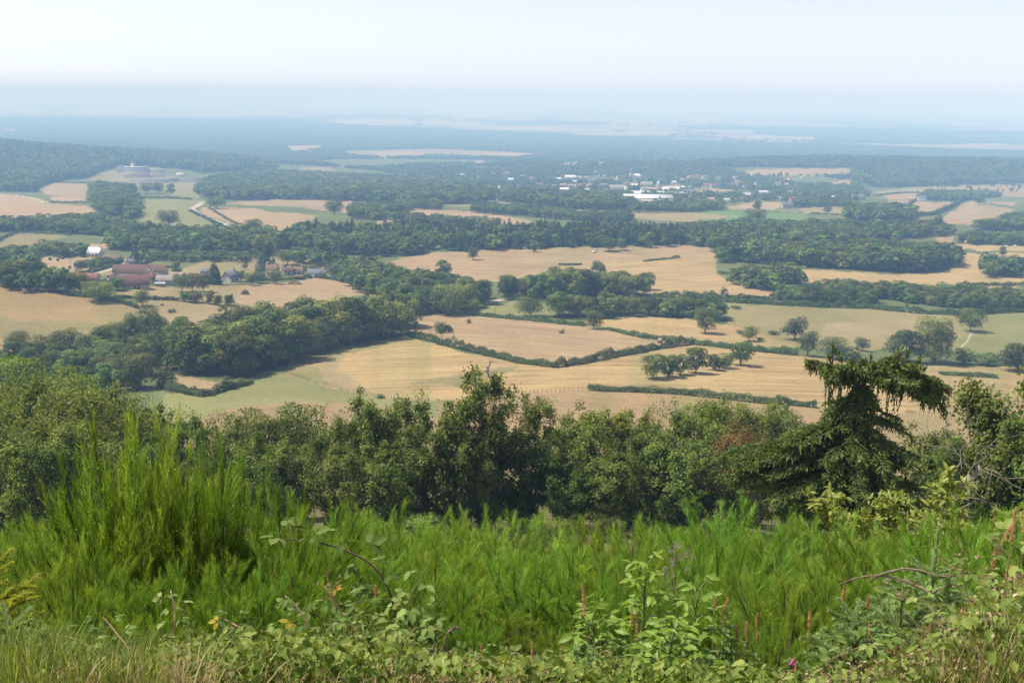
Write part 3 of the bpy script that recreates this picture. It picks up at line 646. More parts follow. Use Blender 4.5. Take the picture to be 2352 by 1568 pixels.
# free standing trees, one by one: (prototype, u, v of the base, height px, width px, label, name, category)
SOLO = [
 ('O',1217,727,47,63,'rounded dark oak standing alone on the small green meadow','broadleaf_field_tree','tree'),
 ('O',1085,722,36,38,'small round tree at the upper corner of the bale field hedge','broadleaf_field_tree','tree'),
 ('O',1363,755,40,38,'small dark tree on the hedge line above the bale field','broadleaf_field_tree','tree'),
 ('C',961,646,34,26,'lone pointed dark conifer at the edge of the tan ridge','conifer_tree','tree'),
 ('B',1022,636,40,33,'narrow tree on the left slope of the tan ridge','broadleaf_field_tree','tree'),
 ('B',1086,597,31,21,'lone upright tree on the crest of the tan ridge','broadleaf_field_tree','tree'),
 ('B',1226,579,29,19,'lone narrow tree against the conifers on the ridge','broadleaf_field_tree','tree'),
 ('O',1398,577,31,40,'wide oak on the ridge with a smaller tree beside it','broadleaf_field_tree','tree'),
 ('O',1428,575,26,24,'smaller of the two trees side by side on the ridge','broadleaf_field_tree','tree'),
 ('B',1371,626,28,22,'thin tree behind the wood on the ridge slope','broadleaf_field_tree','tree'),
 ('P',1383,633,30,20,'pale thin tree beside another on the ridge slope','pale_field_tree','tree'),
 ('O',1642,578,34,38,'round tree at the right end of the ridge beside the copse','broadleaf_field_tree','tree'),
 ('B',1620,765,60,42,'two tiered tree on the pasture in front of the loose row','broadleaf_field_tree','tree'),
 ('O',1720,783,33,38,'small round topped tree alone on the pasture slope','broadleaf_field_tree','tree'),
 ('P',1980,806,32,40,'small silvery tree between the dark trees on the hedge','pale_field_tree','tree'),
 ('O',2230,761,52,52,'round dense tree where the footpath crosses the hedge','broadleaf_field_tree','tree'),
 ('O',2212,738,26,36,'small tree right behind the round tree on the footpath','broadleaf_field_tree','tree'),
 ('F',2078,830,76,76,'darker left half of the pair of great trees on the pasture','broadleaf_field_tree','tree'),
 ('F',2145,832,104,98,'great spreading tree on the pasture behind the broken spruce','broadleaf_field_tree','tree'),
 ('P',1855,817,55,52,'grey green bushy willow on the hedge beside the stubble field','pale_field_tree','tree'),
 ('O',1912,824,48,60,'dark rounded tree just behind the spruce top on the hedge','broadleaf_field_tree','tree'),
 ('S',1955,830,30,60,'low dark shrub under the hedge trees by the spruce','shrub','shrub'),
 ('B',2336,852,66,70,'dark tree at the edge of the frame above the stubble field','broadleaf_field_tree','tree'),
 ('S',2216,836,36,48,'dark shrub at the near edge of the green pasture','shrub','shrub'),
 ('S',2262,838,26,56,'low dark shrub between two others along the green pasture','shrub','shrub'),
 ('S',2304,838,30,40,'shrub next to the frame edge along the green pasture','shrub','shrub'),
 ('B',1500,869,56,48,'round bush at the left end of the copse in the stubble field','broadleaf_field_tree','tree'),
 ('B',1535,865,54,44,'bushy tree second in the copse in the stubble field','broadleaf_field_tree','tree'),
 ('B',1562,860,46,36,'bushy tree in the middle of the copse in the stubble field','broadleaf_field_tree','tree'),
 ('B',1597,856,62,48,'tallest bushy tree in the copse in the stubble field','broadleaf_field_tree','tree'),
 ('S',1640,849,36,42,'lower bush after the gap in the stubble field copse','shrub','shrub'),
 ('S',1665,845,34,40,'low bush near the right end of the stubble field copse','shrub','shrub'),
 ('B',1702,838,56,50,'rounded tree ending the copse in the stubble field','broadleaf_field_tree','tree'),
 ('S',1012,764,22,30,'left part of the light green bush among the bales','shrub','shrub'),
 ('S',1030,763,17,24,'lower right part of the light green bush among the bales','shrub','shrub'),
 ('O',1030,722,66,78,'large spreading tree at the top corner of the bale field','broadleaf_field_tree','tree'),
 ('O',328,702,36,34,'small round tree beside the hedge below the barns','broadleaf_field_tree','tree'),
 ('D',493,653,54,42,'big layered cedar standing beside the gabled stone house','cedar_tree','tree'),
 ('C',608,622,54,32,'tall dark conifer behind the stone houses','conifer_tree','tree'),
 ('C',628,624,34,22,'smaller conifer at the foot of the tall one by the stone houses','conifer_tree','tree'),
 ('C',312,604,36,28,'dark conifer beside the farm lane','conifer_tree','tree'),
 ('B',405,618,19,18,'small tree at the corner of the meadow behind the long barn','broadleaf_field_tree','tree'),
 ('S',406,630,16,30,'bushy shrub next to the long barn','shrub','shrub'),
 ('O',418,670,42,34,'first of three trees in front of the grey farm shed','broadleaf_field_tree','tree'),
 ('O',442,668,40,32,'middle one of the three trees in front of the grey farm shed','broadleaf_field_tree','tree'),
 ('O',467,670,42,34,'third tree in front of the grey farm shed toward the cedar','broadleaf_field_tree','tree'),
 ('S',424,692,22,24,'bush at the start of the hedge row below the three farm trees','shrub','shrub'),
 ('S',448,694,24,38,'wide bush in the hedge row below the three farm trees','shrub','shrub'),
 ('B',481,697,32,22,'taller bushy tree in the hedge row below the three farm trees','broadleaf_field_tree','tree'),
 ('S',500,700,22,22,'bush just right of the taller tree in the farm hedge row','shrub','shrub'),
 ('S',526,701,26,26,'last bush of the hedge row on the dry slope','shrub','shrub'),
 ('O',578,655,28,30,'small spreading tree in the garden of the stone houses','broadleaf_field_tree','tree'),
 ('O',597,650,27,32,'garden tree in front of the tall conifer','broadleaf_field_tree','tree'),
 ('O',633,652,30,30,'single round tree on the dry slope below the houses','broadleaf_field_tree','tree'),
 ('B',553,646,26,22,'small garden tree beside the gabled stone house','broadleaf_field_tree','tree'),
 ('O',230,691,46,68,'broad tree below the red barn at the end of the hedge','broadleaf_field_tree','tree'),
 ('O',186,674,44,44,'dark tree in front of the low red barn','broadleaf_field_tree','tree'),
 ('B',272,666,30,28,'small tree against the end wall of the red barn','broadleaf_field_tree','tree'),
 ('O',660,608,34,42,'spreading oak on the meadow behind the stone houses','broadleaf_field_tree','tree'),
 ('O',684,610,34,30,'thin oak beside the spreading one behind the stone houses','broadleaf_field_tree','tree'),
 ('B',557,601,17,18,'small bush like tree alone on the farm meadow','broadleaf_field_tree','tree'),
 ('P',563,620,19,15,'tiny grey tree on the farm meadow','pale_field_tree','tree'),
 ('P',770,640,34,40,'pale green willow beside the bungalow','pale_field_tree','tree'),
 ('S',712,622,14,36,'light green shrub behind the grey roofed bungalow','shrub','shrub'),
 ('O',389,521,38,48,'dark round tree alone on the green meadow by the lane','broadleaf_field_tree','tree'),
 ('O',583,532,28,44,'dark tree at the lower edge of the lane field','broadleaf_field_tree','tree'),
 ('O',768,493,32,42,'dark tree at the end of the two tan fields','broadleaf_field_tree','tree'),
 ('O',497,479,28,46,'spreading tree at the bend of the lane','broadleaf_field_tree','tree'),
 ('P',283,500,48,56,'tall pale green tree beside the green meadow','pale_field_tree','tree'),
 ('O',363,444,24,24,'lone tree on the lawn below the stable block','broadleaf_field_tree','tree'),
 ('O',337,445,26,28,'tree in front of the long stable block','broadleaf_field_tree','tree'),
 ('B',392,448,28,19,'tall slim tree on the lawn below the outbuildings','broadleaf_field_tree','tree'),
 ('O',1735,513,34,46,'large dark tree on the bright green field','broadleaf_field_tree','tree'),
 ('S',1716,513,14,24,'shrub against the large tree on the bright green field','shrub','shrub'),
 ('B',1739,484,24,19,'narrow tree between the two town fields','broadleaf_field_tree','tree'),
 ('O',1900,491,18,20,'small round tree on the far tan field edge','broadleaf_field_tree','tree'),
 ('B',1952,494,32,24,'tree at the corner of the square wood','broadleaf_field_tree','tree'),
 ('O',2248,470,20,24,'tree at the top of the pink field','broadleaf_field_tree','tree'),
 ('B',2155,514,20,18,'tree under the corner of the pink field','broadleaf_field_tree','tree'),
 ('O',1470,560,28,34,'pale rounded tree in front of the conifer belt','broadleaf_field_tree','tree'),
 ('B',380,890,46,46,'dark bushy tree at the lower edge of the hollow beside the pasture','broadleaf_field_tree','tree'),
 ('O',318,893,84,90,'large open crowned tree overhanging the hollow beside the long copse','broadleaf_field_tree','tree'),
 ('S',525,893,22,40,'rounded shrub against the foot of the long copse','shrub','shrub'),
 ('S',555,886,16,30,'small shrub beside the rounded one at the foot of the long copse','shrub','shrub'),
 ('P',1826,779,52,62,'pale open crowned willow with bare looking limbs on the pasture','pale_field_tree','tree'),
 ('F',348,797,94,58,'tallest tree at the upper right end of the wooded hollow','broadleaf_field_tree','tree'),
 ('F',312,792,74,56,'tall round tree just left of the tallest in the wooded hollow','broadleaf_field_tree','tree'),
 ('F',272,797,60,62,'broad tree in the middle of the upper edge of the wooded hollow','broadleaf_field_tree','tree'),
 ('F',374,803,78,40,'slender tree at the right tip of the wooded hollow beside the copse','broadleaf_field_tree','tree'),
 ('F',232,803,54,60,'rounded tree below the lower corner of the tan hill','broadleaf_field_tree','tree'),
 ('F',150,822,66,80,'wide tree under the tan hill in the wooded hollow','broadleaf_field_tree','tree'),
 ('F',104,834,62,70,'round bright tree in front of the small field at the frame edge','broadleaf_field_tree','tree'),
 ('F',40,812,52,64,'dark tree under the tan hill near the frame edge','broadleaf_field_tree','tree'),
 ('F',238,846,60,100,'great round tree in the middle of the wooded hollow','broadleaf_field_tree','tree'),
 ('B',2302,588,22,18,'small tree behind the far clump','broadleaf_field_tree','tree'),
 ('O',1826,566,36,50,'light green rounded tree rising above the big copse','broadleaf_field_tree','tree'),
]
def place_solo():
    S = {'O': PO, 'B': PB, 'S': PS, 'C': PC, 'F': [proto_broad(820 + k, 7500, .031, 15, .85, .05) for k in range(3)]}
    pale = [proto_broad(280 + k, 2000, 0.05, 13, 0.85, 0.15, M['pale']) for k in range(2)]
    cedar = proto_conifer(290, 2600, 0.05, 0.62, None, True)
    P = hit([s[1] for s in SOLO], [s[2] for s in SOLO])
    for i, s in enumerate(SOLO):
        h = height_to(P[i], s[2] - s[3])
        pr = {'P': pale[i % 2], 'D': cedar}.get(s[0]) or S[s[0]][i % len(S[s[0]])]
        w = s[4] / s[3]
        base = {'O': 0.98, 'B': 0.70, 'S': 1.15, 'C': 0.36, 'P': 0.88, 'D': 0.66, 'F': 0.85}[s[0]]
        tree(s[6], pr, P[i], h, s[5], s[7], None, w / base, crown='foliage' if s[0] == 'S' else 'crown')

def gn_instancer(name, protos, pts, scl, rot, idx, label, cat):
    """one object of kind stuff: many far trees on points"""
    me = bpy.data.meshes.new(name); me.vertices.add(len(pts)); me.vertices.foreach_set('co', np.asarray(pts, np.float32).ravel())
    a = me.attributes.new('scl', 'FLOAT_VECTOR', 'POINT'); a.data.foreach_set('vector', np.asarray(scl, np.float32).ravel())
    a = me.attributes.new('rot', 'FLOAT_VECTOR', 'POINT'); a.data.foreach_set('vector', np.asarray(rot, np.float32).ravel())
    a = me.attributes.new('idx', 'INT', 'POINT'); a.data.foreach_set('value', np.asarray(idx, np.int32))
    o = link(name, me); tag(o, label, cat, kind='stuff')
    ng = bpy.data.node_groups.new(name, 'GeometryNodeTree')
    ng.interface.new_socket('Geometry', in_out='INPUT', socket_type='NodeSocketGeometry'); ng.interface.new_socket('Geometry', in_out='OUTPUT', socket_type='NodeSocketGeometry')
    gi = ng.nodes.new('NodeGroupInput'); go = ng.nodes.new('NodeGroupOutput')
    col = bpy.data.collections.new(name + '_kinds')
    for k, m in enumerate(protos):
        ob = bpy.data.objects.new(f'{name}_kind_{k:02d}', m); col.objects.link(ob)
    ci = ng.nodes.new('GeometryNodeCollectionInfo'); ci.inputs['Collection'].default_value = col
    ci.inputs['Separate Children'].default_value = True; ci.inputs['Reset Children'].default_value = True
    ip = ng.nodes.new('GeometryNodeInstanceOnPoints'); ip.inputs['Pick Instance'].default_value = True
    ng.links.new(gi.outputs[0], ip.inputs['Points']); ng.links.new(ci.outputs[0], ip.inputs['Instance'])
    for nm, ty, so in (('scl', 'FLOAT_VECTOR', 'Scale'), ('rot', 'FLOAT_VECTOR', 'Rotation'), ('idx', 'INT', 'Instance Index')):
        na = ng.nodes.new('GeometryNodeInputNamedAttribute'); na.data_type = ty; na.inputs['Name'].default_value = nm
        ng.links.new(na.outputs[0], ip.inputs[so])
    ng.links.new(ip.outputs[0], go.inputs[0])
    md = o.modifiers.new('scatter', 'NODES'); md.node_group = ng
    return o

def place_woods():
    rng = np.random.default_rng(5)
    cand = []; far = {'B': [], 'C': []}
    for wi, (nm, (poly, kind, sp, hr, label, group)) in enumerate(WOODS.items()):
        P = scatter(poly, sp, 40 + wi)
        n = len(P)
        h = rng.uniform(*hr, n)
        u, v, d = proj(P)
        if kind == 'T':
            # gardens and hedgerow trees among the houses: clear of the buildings
            k = fbm(P[:, 0] / 180, P[:, 1] / 180, 61, 2) > 0.30
            for bu, bv, bw in TOWN_CLEAR:
                k &= ~((np.abs(u - bu) < bw * 0.6 + 1) & (v > bv - 1) & (v < bv + 6))
            P, h, u, v, d = P[k], h[k], u[k], v[k], d[k]; n = len(P)
        if not label or kind in 'TF':
            k = np.ones(n, bool)
            for f in FIELDS: k &= ~pip(u, v - 1.0, f[0])
            P, h = P[k], h[k]; n = len(P)
            cf = rng.random(n) < (.45 if nm == 'chateau_hill' else 0.12 if kind != 'F' else 0.03)
            far['C'] += [(p, hh, 1) for p, hh in zip(P[cf], h[cf] * 1.15)]
            far['B'] += [(p, hh, 1.15 if kind != 'F' else 1.7) for p, hh in zip(P[~cf], h[~cf])]
            continue
        for p, hh, dd, vv in zip(P, h, d, v):
            if rng.random() < .10: continue
            if kind == 'C' and rng.random() < .28: cand.append((hh * .8 / dd, 'B', p, hh * .8, 'rounded broadleaf tree mixed into the dark conifer belt', 'broadleaf trees in the conifer belt'))
            else: cand.append((hh / dd, kind, p, hh, label, group))
    counts = {}
    limit = {'B': 262, 'S': 200, 'C': 150}
    cand.sort(key=lambda c: -c[0])
    S = {'B': ('broadleaf_tree', PB, 'tree', 'crown', 0.70), 'S': ('shrub', PS, 'shrub', 'foliage', 1.0), 'C': ('conifer_tree', PC, 'tree', 'crown', 0.52)}
    for i, (sz, kind, p, h, label, group) in enumerate(cand):
        k = counts[kind] = counts.get(kind, 0) + 1
        if k <= limit[kind]:
            n, pr, cat, cr, w = S[kind]
            tree(n, pr[i % len(pr)], p, h * (rng.uniform(.72, 1.12) if kind == 'C' else rng.uniform(.74, 1.22)), label, cat, group, rng.uniform(0.95, 1.35) if kind != 'C' else rng.uniform(0.85, 1.35), crown=cr)
        else:
            far['C' if kind == 'C' else 'B'].append((p, h, 1.25))
    print('wood candidates', counts, 'far', {k: len(v) for k, v in far.items()})
    # hedgerow trees on the far plain
    xs = []; 
    for k in range(12000):
        r = math.exp(rng.uniform(math.log(4200), math.log(30000))); a = rng.uniform(-0.5, 0.5)
        xs.append((r * math.sin(a), r * math.cos(a)))
    xs = np.array(xs); cl = fbm(xs[:, 0] / 260, xs[:, 1] / 700, 71, 3); rr = np.hypot(xs[:, 0], xs[:, 1])
    k = cl > 0.56; xs = xs[k]; rr = rr[k]
    P = np.stack([xs[:, 0], xs[:, 1], hgt(xs[:, 0], xs[:, 1])], -1)
    u, v, d = proj(P)
    keep = np.ones(len(P), bool)
    for poly, c, a, s in FIELDS:
        keep &= ~pip(u, v, poly)
    far['B'] += [(p, h, 1.0 * (1 + r / 6000)) for p, h, r in zip(P[keep], rng.uniform(9, 16, keep.sum()), rr[keep])]
    for key, protos, nm, label in (('B', FARB, 'woodland', 'hazy broadleaf woodland covering the hills and the plain'), ('C', FARC, 'conifer_woodland', 'dark conifers scattered through the far woodland')):
        L = far[key]
        if not L: continue
        pts = np.array([l[0] for l in L]); h = np.array([l[1] for l in L]); w = np.array([l[2] for l in L]) * rng.uniform(0.9, 1.2, len(L))
        gn_instancer(nm, protos, pts, np.stack([h * w, h * w, h], -1), np.stack([0 * h, 0 * h, rng.uniform(0, 6.28, len(L))], -1), rng.integers(0, len(protos), len(L)), label, 'woodland')

# ------------------------------------------------------------------ hedges and fences
HEDGES = [
 ([(938,769),(1000,786),(1080,808),(1180,831),(1275,844)], 2.4, 3.0, 'thick hedge between the two stubble fields rising toward the long copse'),
 ([(1275,844),(1340,835),(1480,807),(1590,790)], 2.4, 3.0, 'trimmed hedge along the near edge of the bale field from its lowest corner'),
 ([(1590,790),(1700,803),(1832,816)], 2.6, 4.0, 'uneven hedge under the pasture with the lone round topped tree'),
 ([(1070,722),(1180,733),(1270,742),(1342,749)], 2.0, 3.0, 'hedge along the top of the bale field below the small meadow'),
 ([(1395,757),(1480,777),(1562,786)], 1.8, 2.4, 'hedge along the upper right edge of the bale field'),
 ([(1350,895),(1480,900),(1569,905),(1700,920),(1876,936)], 2.2, 2.6, 'long low hedge below the bright stubble field running to the spruce'),
 ([(2160,860),(2290,868)], 2.0, 3.0, 'short isolated hedge in the stubble field behind the spruce'),
 ([(1500,681),(1600,686),(1660,693),(1800,701),(1990,708),(2100,719),(2210,724)], 2.8, 3.5, 'long dark hedge along the top of the wide pasture'),
 ([(1569,683),(1650,684),(1778,687)], 2.4, 3.0, 'hedge running just above the long pasture hedge'),
 ([(2235,723),(2290,719),(2400,716)], 2.4, 3.0, 'dark hedge along the green pasture past the footpath'),
 ([(372,889),(440,905),(475,910),(512,899),(575,880)], 2.2, 3.4, 'low curving hedge around the dry patch at the foot of the copse'),
 ([(2200,656),(2270,656),(2400,657)], 2.4, 3.0, 'hedge under the tan field beside the far clump'),
 ([(1285,610),(1335,608)], 1.4, 2.0, 'short broken hedge on the ridge slope left of the faint track'),
 ([(1478,601),(1562,592)], 1.4, 2.0, 'short dark hedge on the upper ridge'),
 ([(265,690),(310,704),(318,708)], 2.0, 3.0, 'hedge along the crest of the tan hill'),
 ([(262,682),(330,687),(412,691)], 1.6, 2.0, 'thin hedge across the dry meadow below the barns'),
 ([(140,636),(210,626),(258,613),(282,599)], 2.2, 3.0, 'hedge bordering the farm lane beside the small bale field'),
 ([(290,617),(345,615),(402,615)], 1.6, 2.0, 'straight trimmed hedge behind the farm barns'),
 ([(30,537),(100,536),(162,541)], 1.8, 3.0, 'hedge above the sheep field'),
 ([(-20,556),(0,553),(28,538)], 2.0, 3.0, 'hedge beside the pale lane at the sheep field'),
 ([(316,612),(352,599)], 2.0, 3.0, 'rounded hedge beside the small grey lane cottage'),
 ([(436,484),(470,500),(512,521)], 2.0, 4.0, 'hedge along the lower side of the pale winding lane'),
 ([(480,478),(520,502),(560,521)], 1.4, 2.5, 'grassy hedge along the upper side of the pale winding lane'),
 ([(310,456),(380,455),(440,459)], 2.5, 5.0, 'dark hedge along the top of the green lane meadow'),
 ([(2098,497),(2150,493),(2212,461)], 4.5, 6.0, 'tall hedge climbing between the two square pink fields'),
 ([(2076,478),(2116,455)], 2.5, 4.0, 'short hedge at the left end of the square fields'),
 ([(2010,451),(2060,445),(2112,443)], 2.5, 4.0, 'hedge under the bushy hillside'),
 ([(890,467),(945,470)], 2.5, 4.0, 'hedge above the small bright green strip'),
 ([(1020,469),(1140,467)], 2.0, 4.0, 'low hedge below the park wood'),
 ([(158,678),(206,683),(262,690)], 2.0, 3.0, 'hedge under the broad trees behind the tan hill'),
 ([(735,638),(790,647),(850,668)], 1.8, 2.4, 'hedge descending from the bungalow along the dry slope'),
 ([(570,646),(640,643),(715,639)], 1.6, 2.0, 'garden hedge below the stone houses'),
 ([(1080,470),(1190,473),(1330,480),(1450,485)], 2.5, 5.0, 'hedge along the near edge of the town belt'),
 ([(1860,491),(1950,495),(2100,508)], 1.5, 3.5, 'low hedge beside the country road past the green field'),
 ([(115,466),(205,467)], 2.5, 4.0, 'hedge between the two small tan fields at the left'),
 ([(92,431),(120,420),(205,421)], 2.5, 4.0, 'hedge above the small tan field under the wood'),
 ([(1930,521),(2100,521),(2200,530)], 2.2, 4.0, 'long hedge above the belt past the conifers'),
]
def place_hedges():
    for i, (pts, h, w, label) in enumerate(HEDGES):
        rng = np.random.default_rng(900 + i)
        W = hit([p[0] for p in pts], [p[1] for p in pts])
        seg = np.linalg.norm(np.diff(W[:, :2], axis=0), axis=1); s = np.concatenate([[0], np.cumsum(seg)]); L = s[-1]
        dist = np.linalg.norm(W, axis=1).mean()
        ls = max(0.34, dist / 1098 * 1.0)
        n = int(min(30000, L * (2 * h + w) / (ls * ls) * 2.3))
        t = rng.random(n) * L
        x = np.interp(t, s, W[:, 0]); y = np.interp(t, s, W[:, 1])
        k = np.clip(np.searchsorted(s, t) - 1, 0, len(seg) - 1)
        dx = np.diff(W[:, 0])[k] / seg[k]; dy = np.diff(W[:, 1])[k] / seg[k]
        hh = h * (0.56 + 0.75 * vnoise(t / 3.0, 0 * t + i, 3) * (0.45 + vnoise(t / 14, 0 * t + i, 4))) * (1 + 1.1 * (vnoise(t / 5.0, 0 * t + i, 8) > .93))
        ww = w * (0.6 + 0.7 * vnoise(t / 4.0, 0 * t + i, 5))
        x += -dy * (vnoise(t / 12, 0 * t, i) - .5) * 1.2; y += dx * (vnoise(t / 12, 0 * t, i) - .5) * 1.2
        ang = rng.uniform(0, PI, n); q = rng.uniform(0.7, 1.05, n)
        q = q * (0.8 + 0.4 * vnoise(t / 1.6, ang * 2, 31 + i)); off = np.cos(ang) * ww * 0.5 * q; z = np.abs(np.sin(ang)) ** 0.7 * hh * q
        P = np.stack([x - dy * off, y + dx * off, hgt(x - dy * off, y + dx * off) + z], -1)
        N = np.stack([-dy * np.cos(ang), dx * np.cos(ang), np.sin(ang) + .2], -1) + .5 * unit(n, rng)
        mb = MB(); c = W.mean(0)
        leaves(mb, P - c, N, ls * 1.15, rng, np.clip(0.3 + 0.4 * vnoise(t / 5, 0 * t, 7 + i) + rng.normal(0, .15, n), 0, 1))
        o = mb.obj('hedge', M['hedge']); o.location = c; tag(o, label, 'hedge')

def place_fences():
    pm = plain_mat('weathered fence wood', (0.16, 0.12, 0.085), 0.9, 0.4, 8); wm = plain_mat('fence wire', (0.20, 0.19, 0.18), 0.6, 0.2)
    mb = MB(); tube(mb, [(0, 0, -.2), (0, 0, .6), (0.01, 0, 1.12)], [.06, .055, .05], 6); post = mb.mesh('post', pm)
    for pts, n, label in (([(655,856),(710,873),(785,895),(865,912),(985,921)], 62, 'wooden post fence between the green pasture and the stubble field'),
                          ([(1130,907),(1230,902),(1348,896)], 24, 'wooden post fence continuing the line of the long low hedge'),
                          ([(2080,948),(2100,951),(2170,962),(2240,975)], 24, 'wooden post fence at the field corner right of the spruce'),
                          ([(485,655),(530,655),(556,653)], 14, 'pale rail fence in front of the gabled stone house')):
        u = np.interp(np.linspace(0, 1, n), np.linspace(0, 1, len(pts)), [p[0] for p in pts]); v = np.interp(u, [p[0] for p in pts], [p[1] for p in pts])
        P = hit(u, v); root = thing('post_fence', label, 'fence', P[0])
        for p in P:
            o = link('post', post, root); o.location = p - P[0]; o.rotation_euler = (random.gauss(0, .05), random.gauss(0, .05), random.random() * 6)
        for hz in (0.45, 0.95):
            w = MB(); tube(w, P - P[0] + np.array([0, 0, hz]), 0.012, 4); w.obj('wire', wm, root)
# ------------------------------------------------------------------ buildings
def paints():
    W = {'stone': (0.42, 0.36, 0.28), 'cream': (0.64, 0.53, 0.39), 'white': (0.62, 0.60, 0.56), 'grey': (0.36, 0.35, 0.33), 'dark': (0.12, 0.09, 0.07), 'ochre': (0.50, 0.38, 0.24)}
    Rf = {'redbrown': (0.135, 0.072, 0.056), 'red': (0.22, 0.10, 0.068), 'brown': (0.19, 0.115, 0.08), 'slate': (0.15, 0.155, 0.17), 'pale': (0.46, 0.46, 0.47), 'white': (0.66, 0.67, 0.68), 'tan': (0.36, 0.26, 0.19), 'greyt': (0.27, 0.24, 0.215)}
    for k, c in W.items(): M['w_' + k] = plain_mat(k + ' wall', c, 0.9, 0.22, 0.9)
    for k, c in Rf.items(): M['r_' + k] = plain_mat(k + ' roof', c, 0.8 if k != 'slate' else 0.65, 0.35, 1.2, 0.15)
    m, nt, out = nodes('window glass'); b = nd(nt, 'BsdfPrincipled'); b.inputs['Base Color'].default_value = (0.03, 0.035, 0.045, 1); b.inputs['Roughness'].default_value = 0.15; nt.links.new(b.outputs[0], out.inputs[0]); M['glass'] = m
    M['wood'] = plain_mat('painted door', (0.14, 0.09, 0.06), 0.7, 0.3, 4)

def gable_body(L, D, hw, hr, hip=0.0):
    mb = MB(); a, b = L / 2, D / 2; k = a - hip
    V = [(-a,-b,-1.5),(a,-b,-1.5),(a,b,-1.5),(-a,b,-1.5),(-a,-b,hw),(a,-b,hw),(a,b,hw),(-a,b,hw),(-k,0,hw+hr-.12),(k,0,hw+hr-.12)]
    mb.addm(V, [(0,1,5,4),(2,3,7,6),(4,5,9,8),(6,7,8,9)], [(5,6,9),(7,4,8)])
    mb.add(V, [(1,2,6,5),(3,0,4,7)])
    return mb

def roof_mesh(L, D, hw, hr, hip=0.0, ov=0.35, th=0.16):
    mb = MB(); a, b = L / 2 + ov, D / 2 + ov; k = a - hip if hip else a
    dz = hr * ov / (D / 2); e = hw - dz + 0.04; t = hw + hr + 0.06
    for s in (0, th):
        pass
    V = [(-a,-b,e),(a,-b,e),(a,b,e),(-a,b,e),(-k,0,t),(k,0,t)]
    V2 = [(x, y, z + th) for x, y, z in V]
    V = V + V2
    Q = [(0,4,5,1),(2,5,4,3),(6,7,11,10),(8,9,10,11),(0,1,7,6),(2,3,9,8)]
    T = [(1,5,2),(3,4,0),(7,8,11),(9,6,10)] if hip else []
    mb.addm(V, Q, T)
    if not hip: mb.add(V, [(1,5,11,7),(5,2,8,11),(3,4,10,9),(4,0,6,10)])
    else: mb.add(V, [(1,2,8,7),(3,0,6,9)])
    return mb

def building(name, label, P, L, D, hw, hr, yaw, wall, roof, cat='house', group=None, hip=0.0, chim=0, win=0, door=False, gwin=0):
    t = thing(name, label, cat, (P[0], P[1], P[2]), yaw, group)
    gable_body(L, D, hw, hr, hip).obj('wall', M['w_' + wall], t)
    rf = roof_mesh(L, D, hw, hr, hip).obj('roof', M['r_' + roof], t)
    for k in range(chim):
        mb = MB(); x = (-1) ** k * (L / 2 - hip - 0.6) if k < 2 else 0
        box(mb, (x, 0, hw + hr + .45), (.8, .6, 1.7)); box(mb, (x, 0, hw + hr + 1.36), (.95, .75, .12)); mb.obj('chimney', M['w_ochre'], rf)
    for k in range(win):
        x = -L / 2 + (k + 0.75) * L / (win + 0.5)
        rows = [hw * 0.5] if hw < 5 else [hw * (i + .5) / int(hw / 2.8) for i in range(int(hw / 2.8))]
        for zz in rows:
            mb = MB(); box(mb, (x, -D / 2 - .02, zz), (1.0, .1, 1.35)); w = mb.obj('window', M['glass'], t)
            for sx in (-.85, .85):
                mb = MB(); box(mb, (x + sx, -D / 2 - .05, zz), (.5, .07, 1.4)); mb.obj('shutter', M['w_white'], w)
    for k in range(gwin):
        mb = MB(); box(mb, (L / 2 + .02, 0, hw * .55 + k * 2.6), (.1, 1.0, 1.3)); mb.obj('window', M['glass'], t)
    if door:
        mb = MB(); box(mb, (L * .12, -D / 2 - .03, 1.05), (1.4, .1, 2.3)); mb.obj('door', M['wood'], t)
    return t

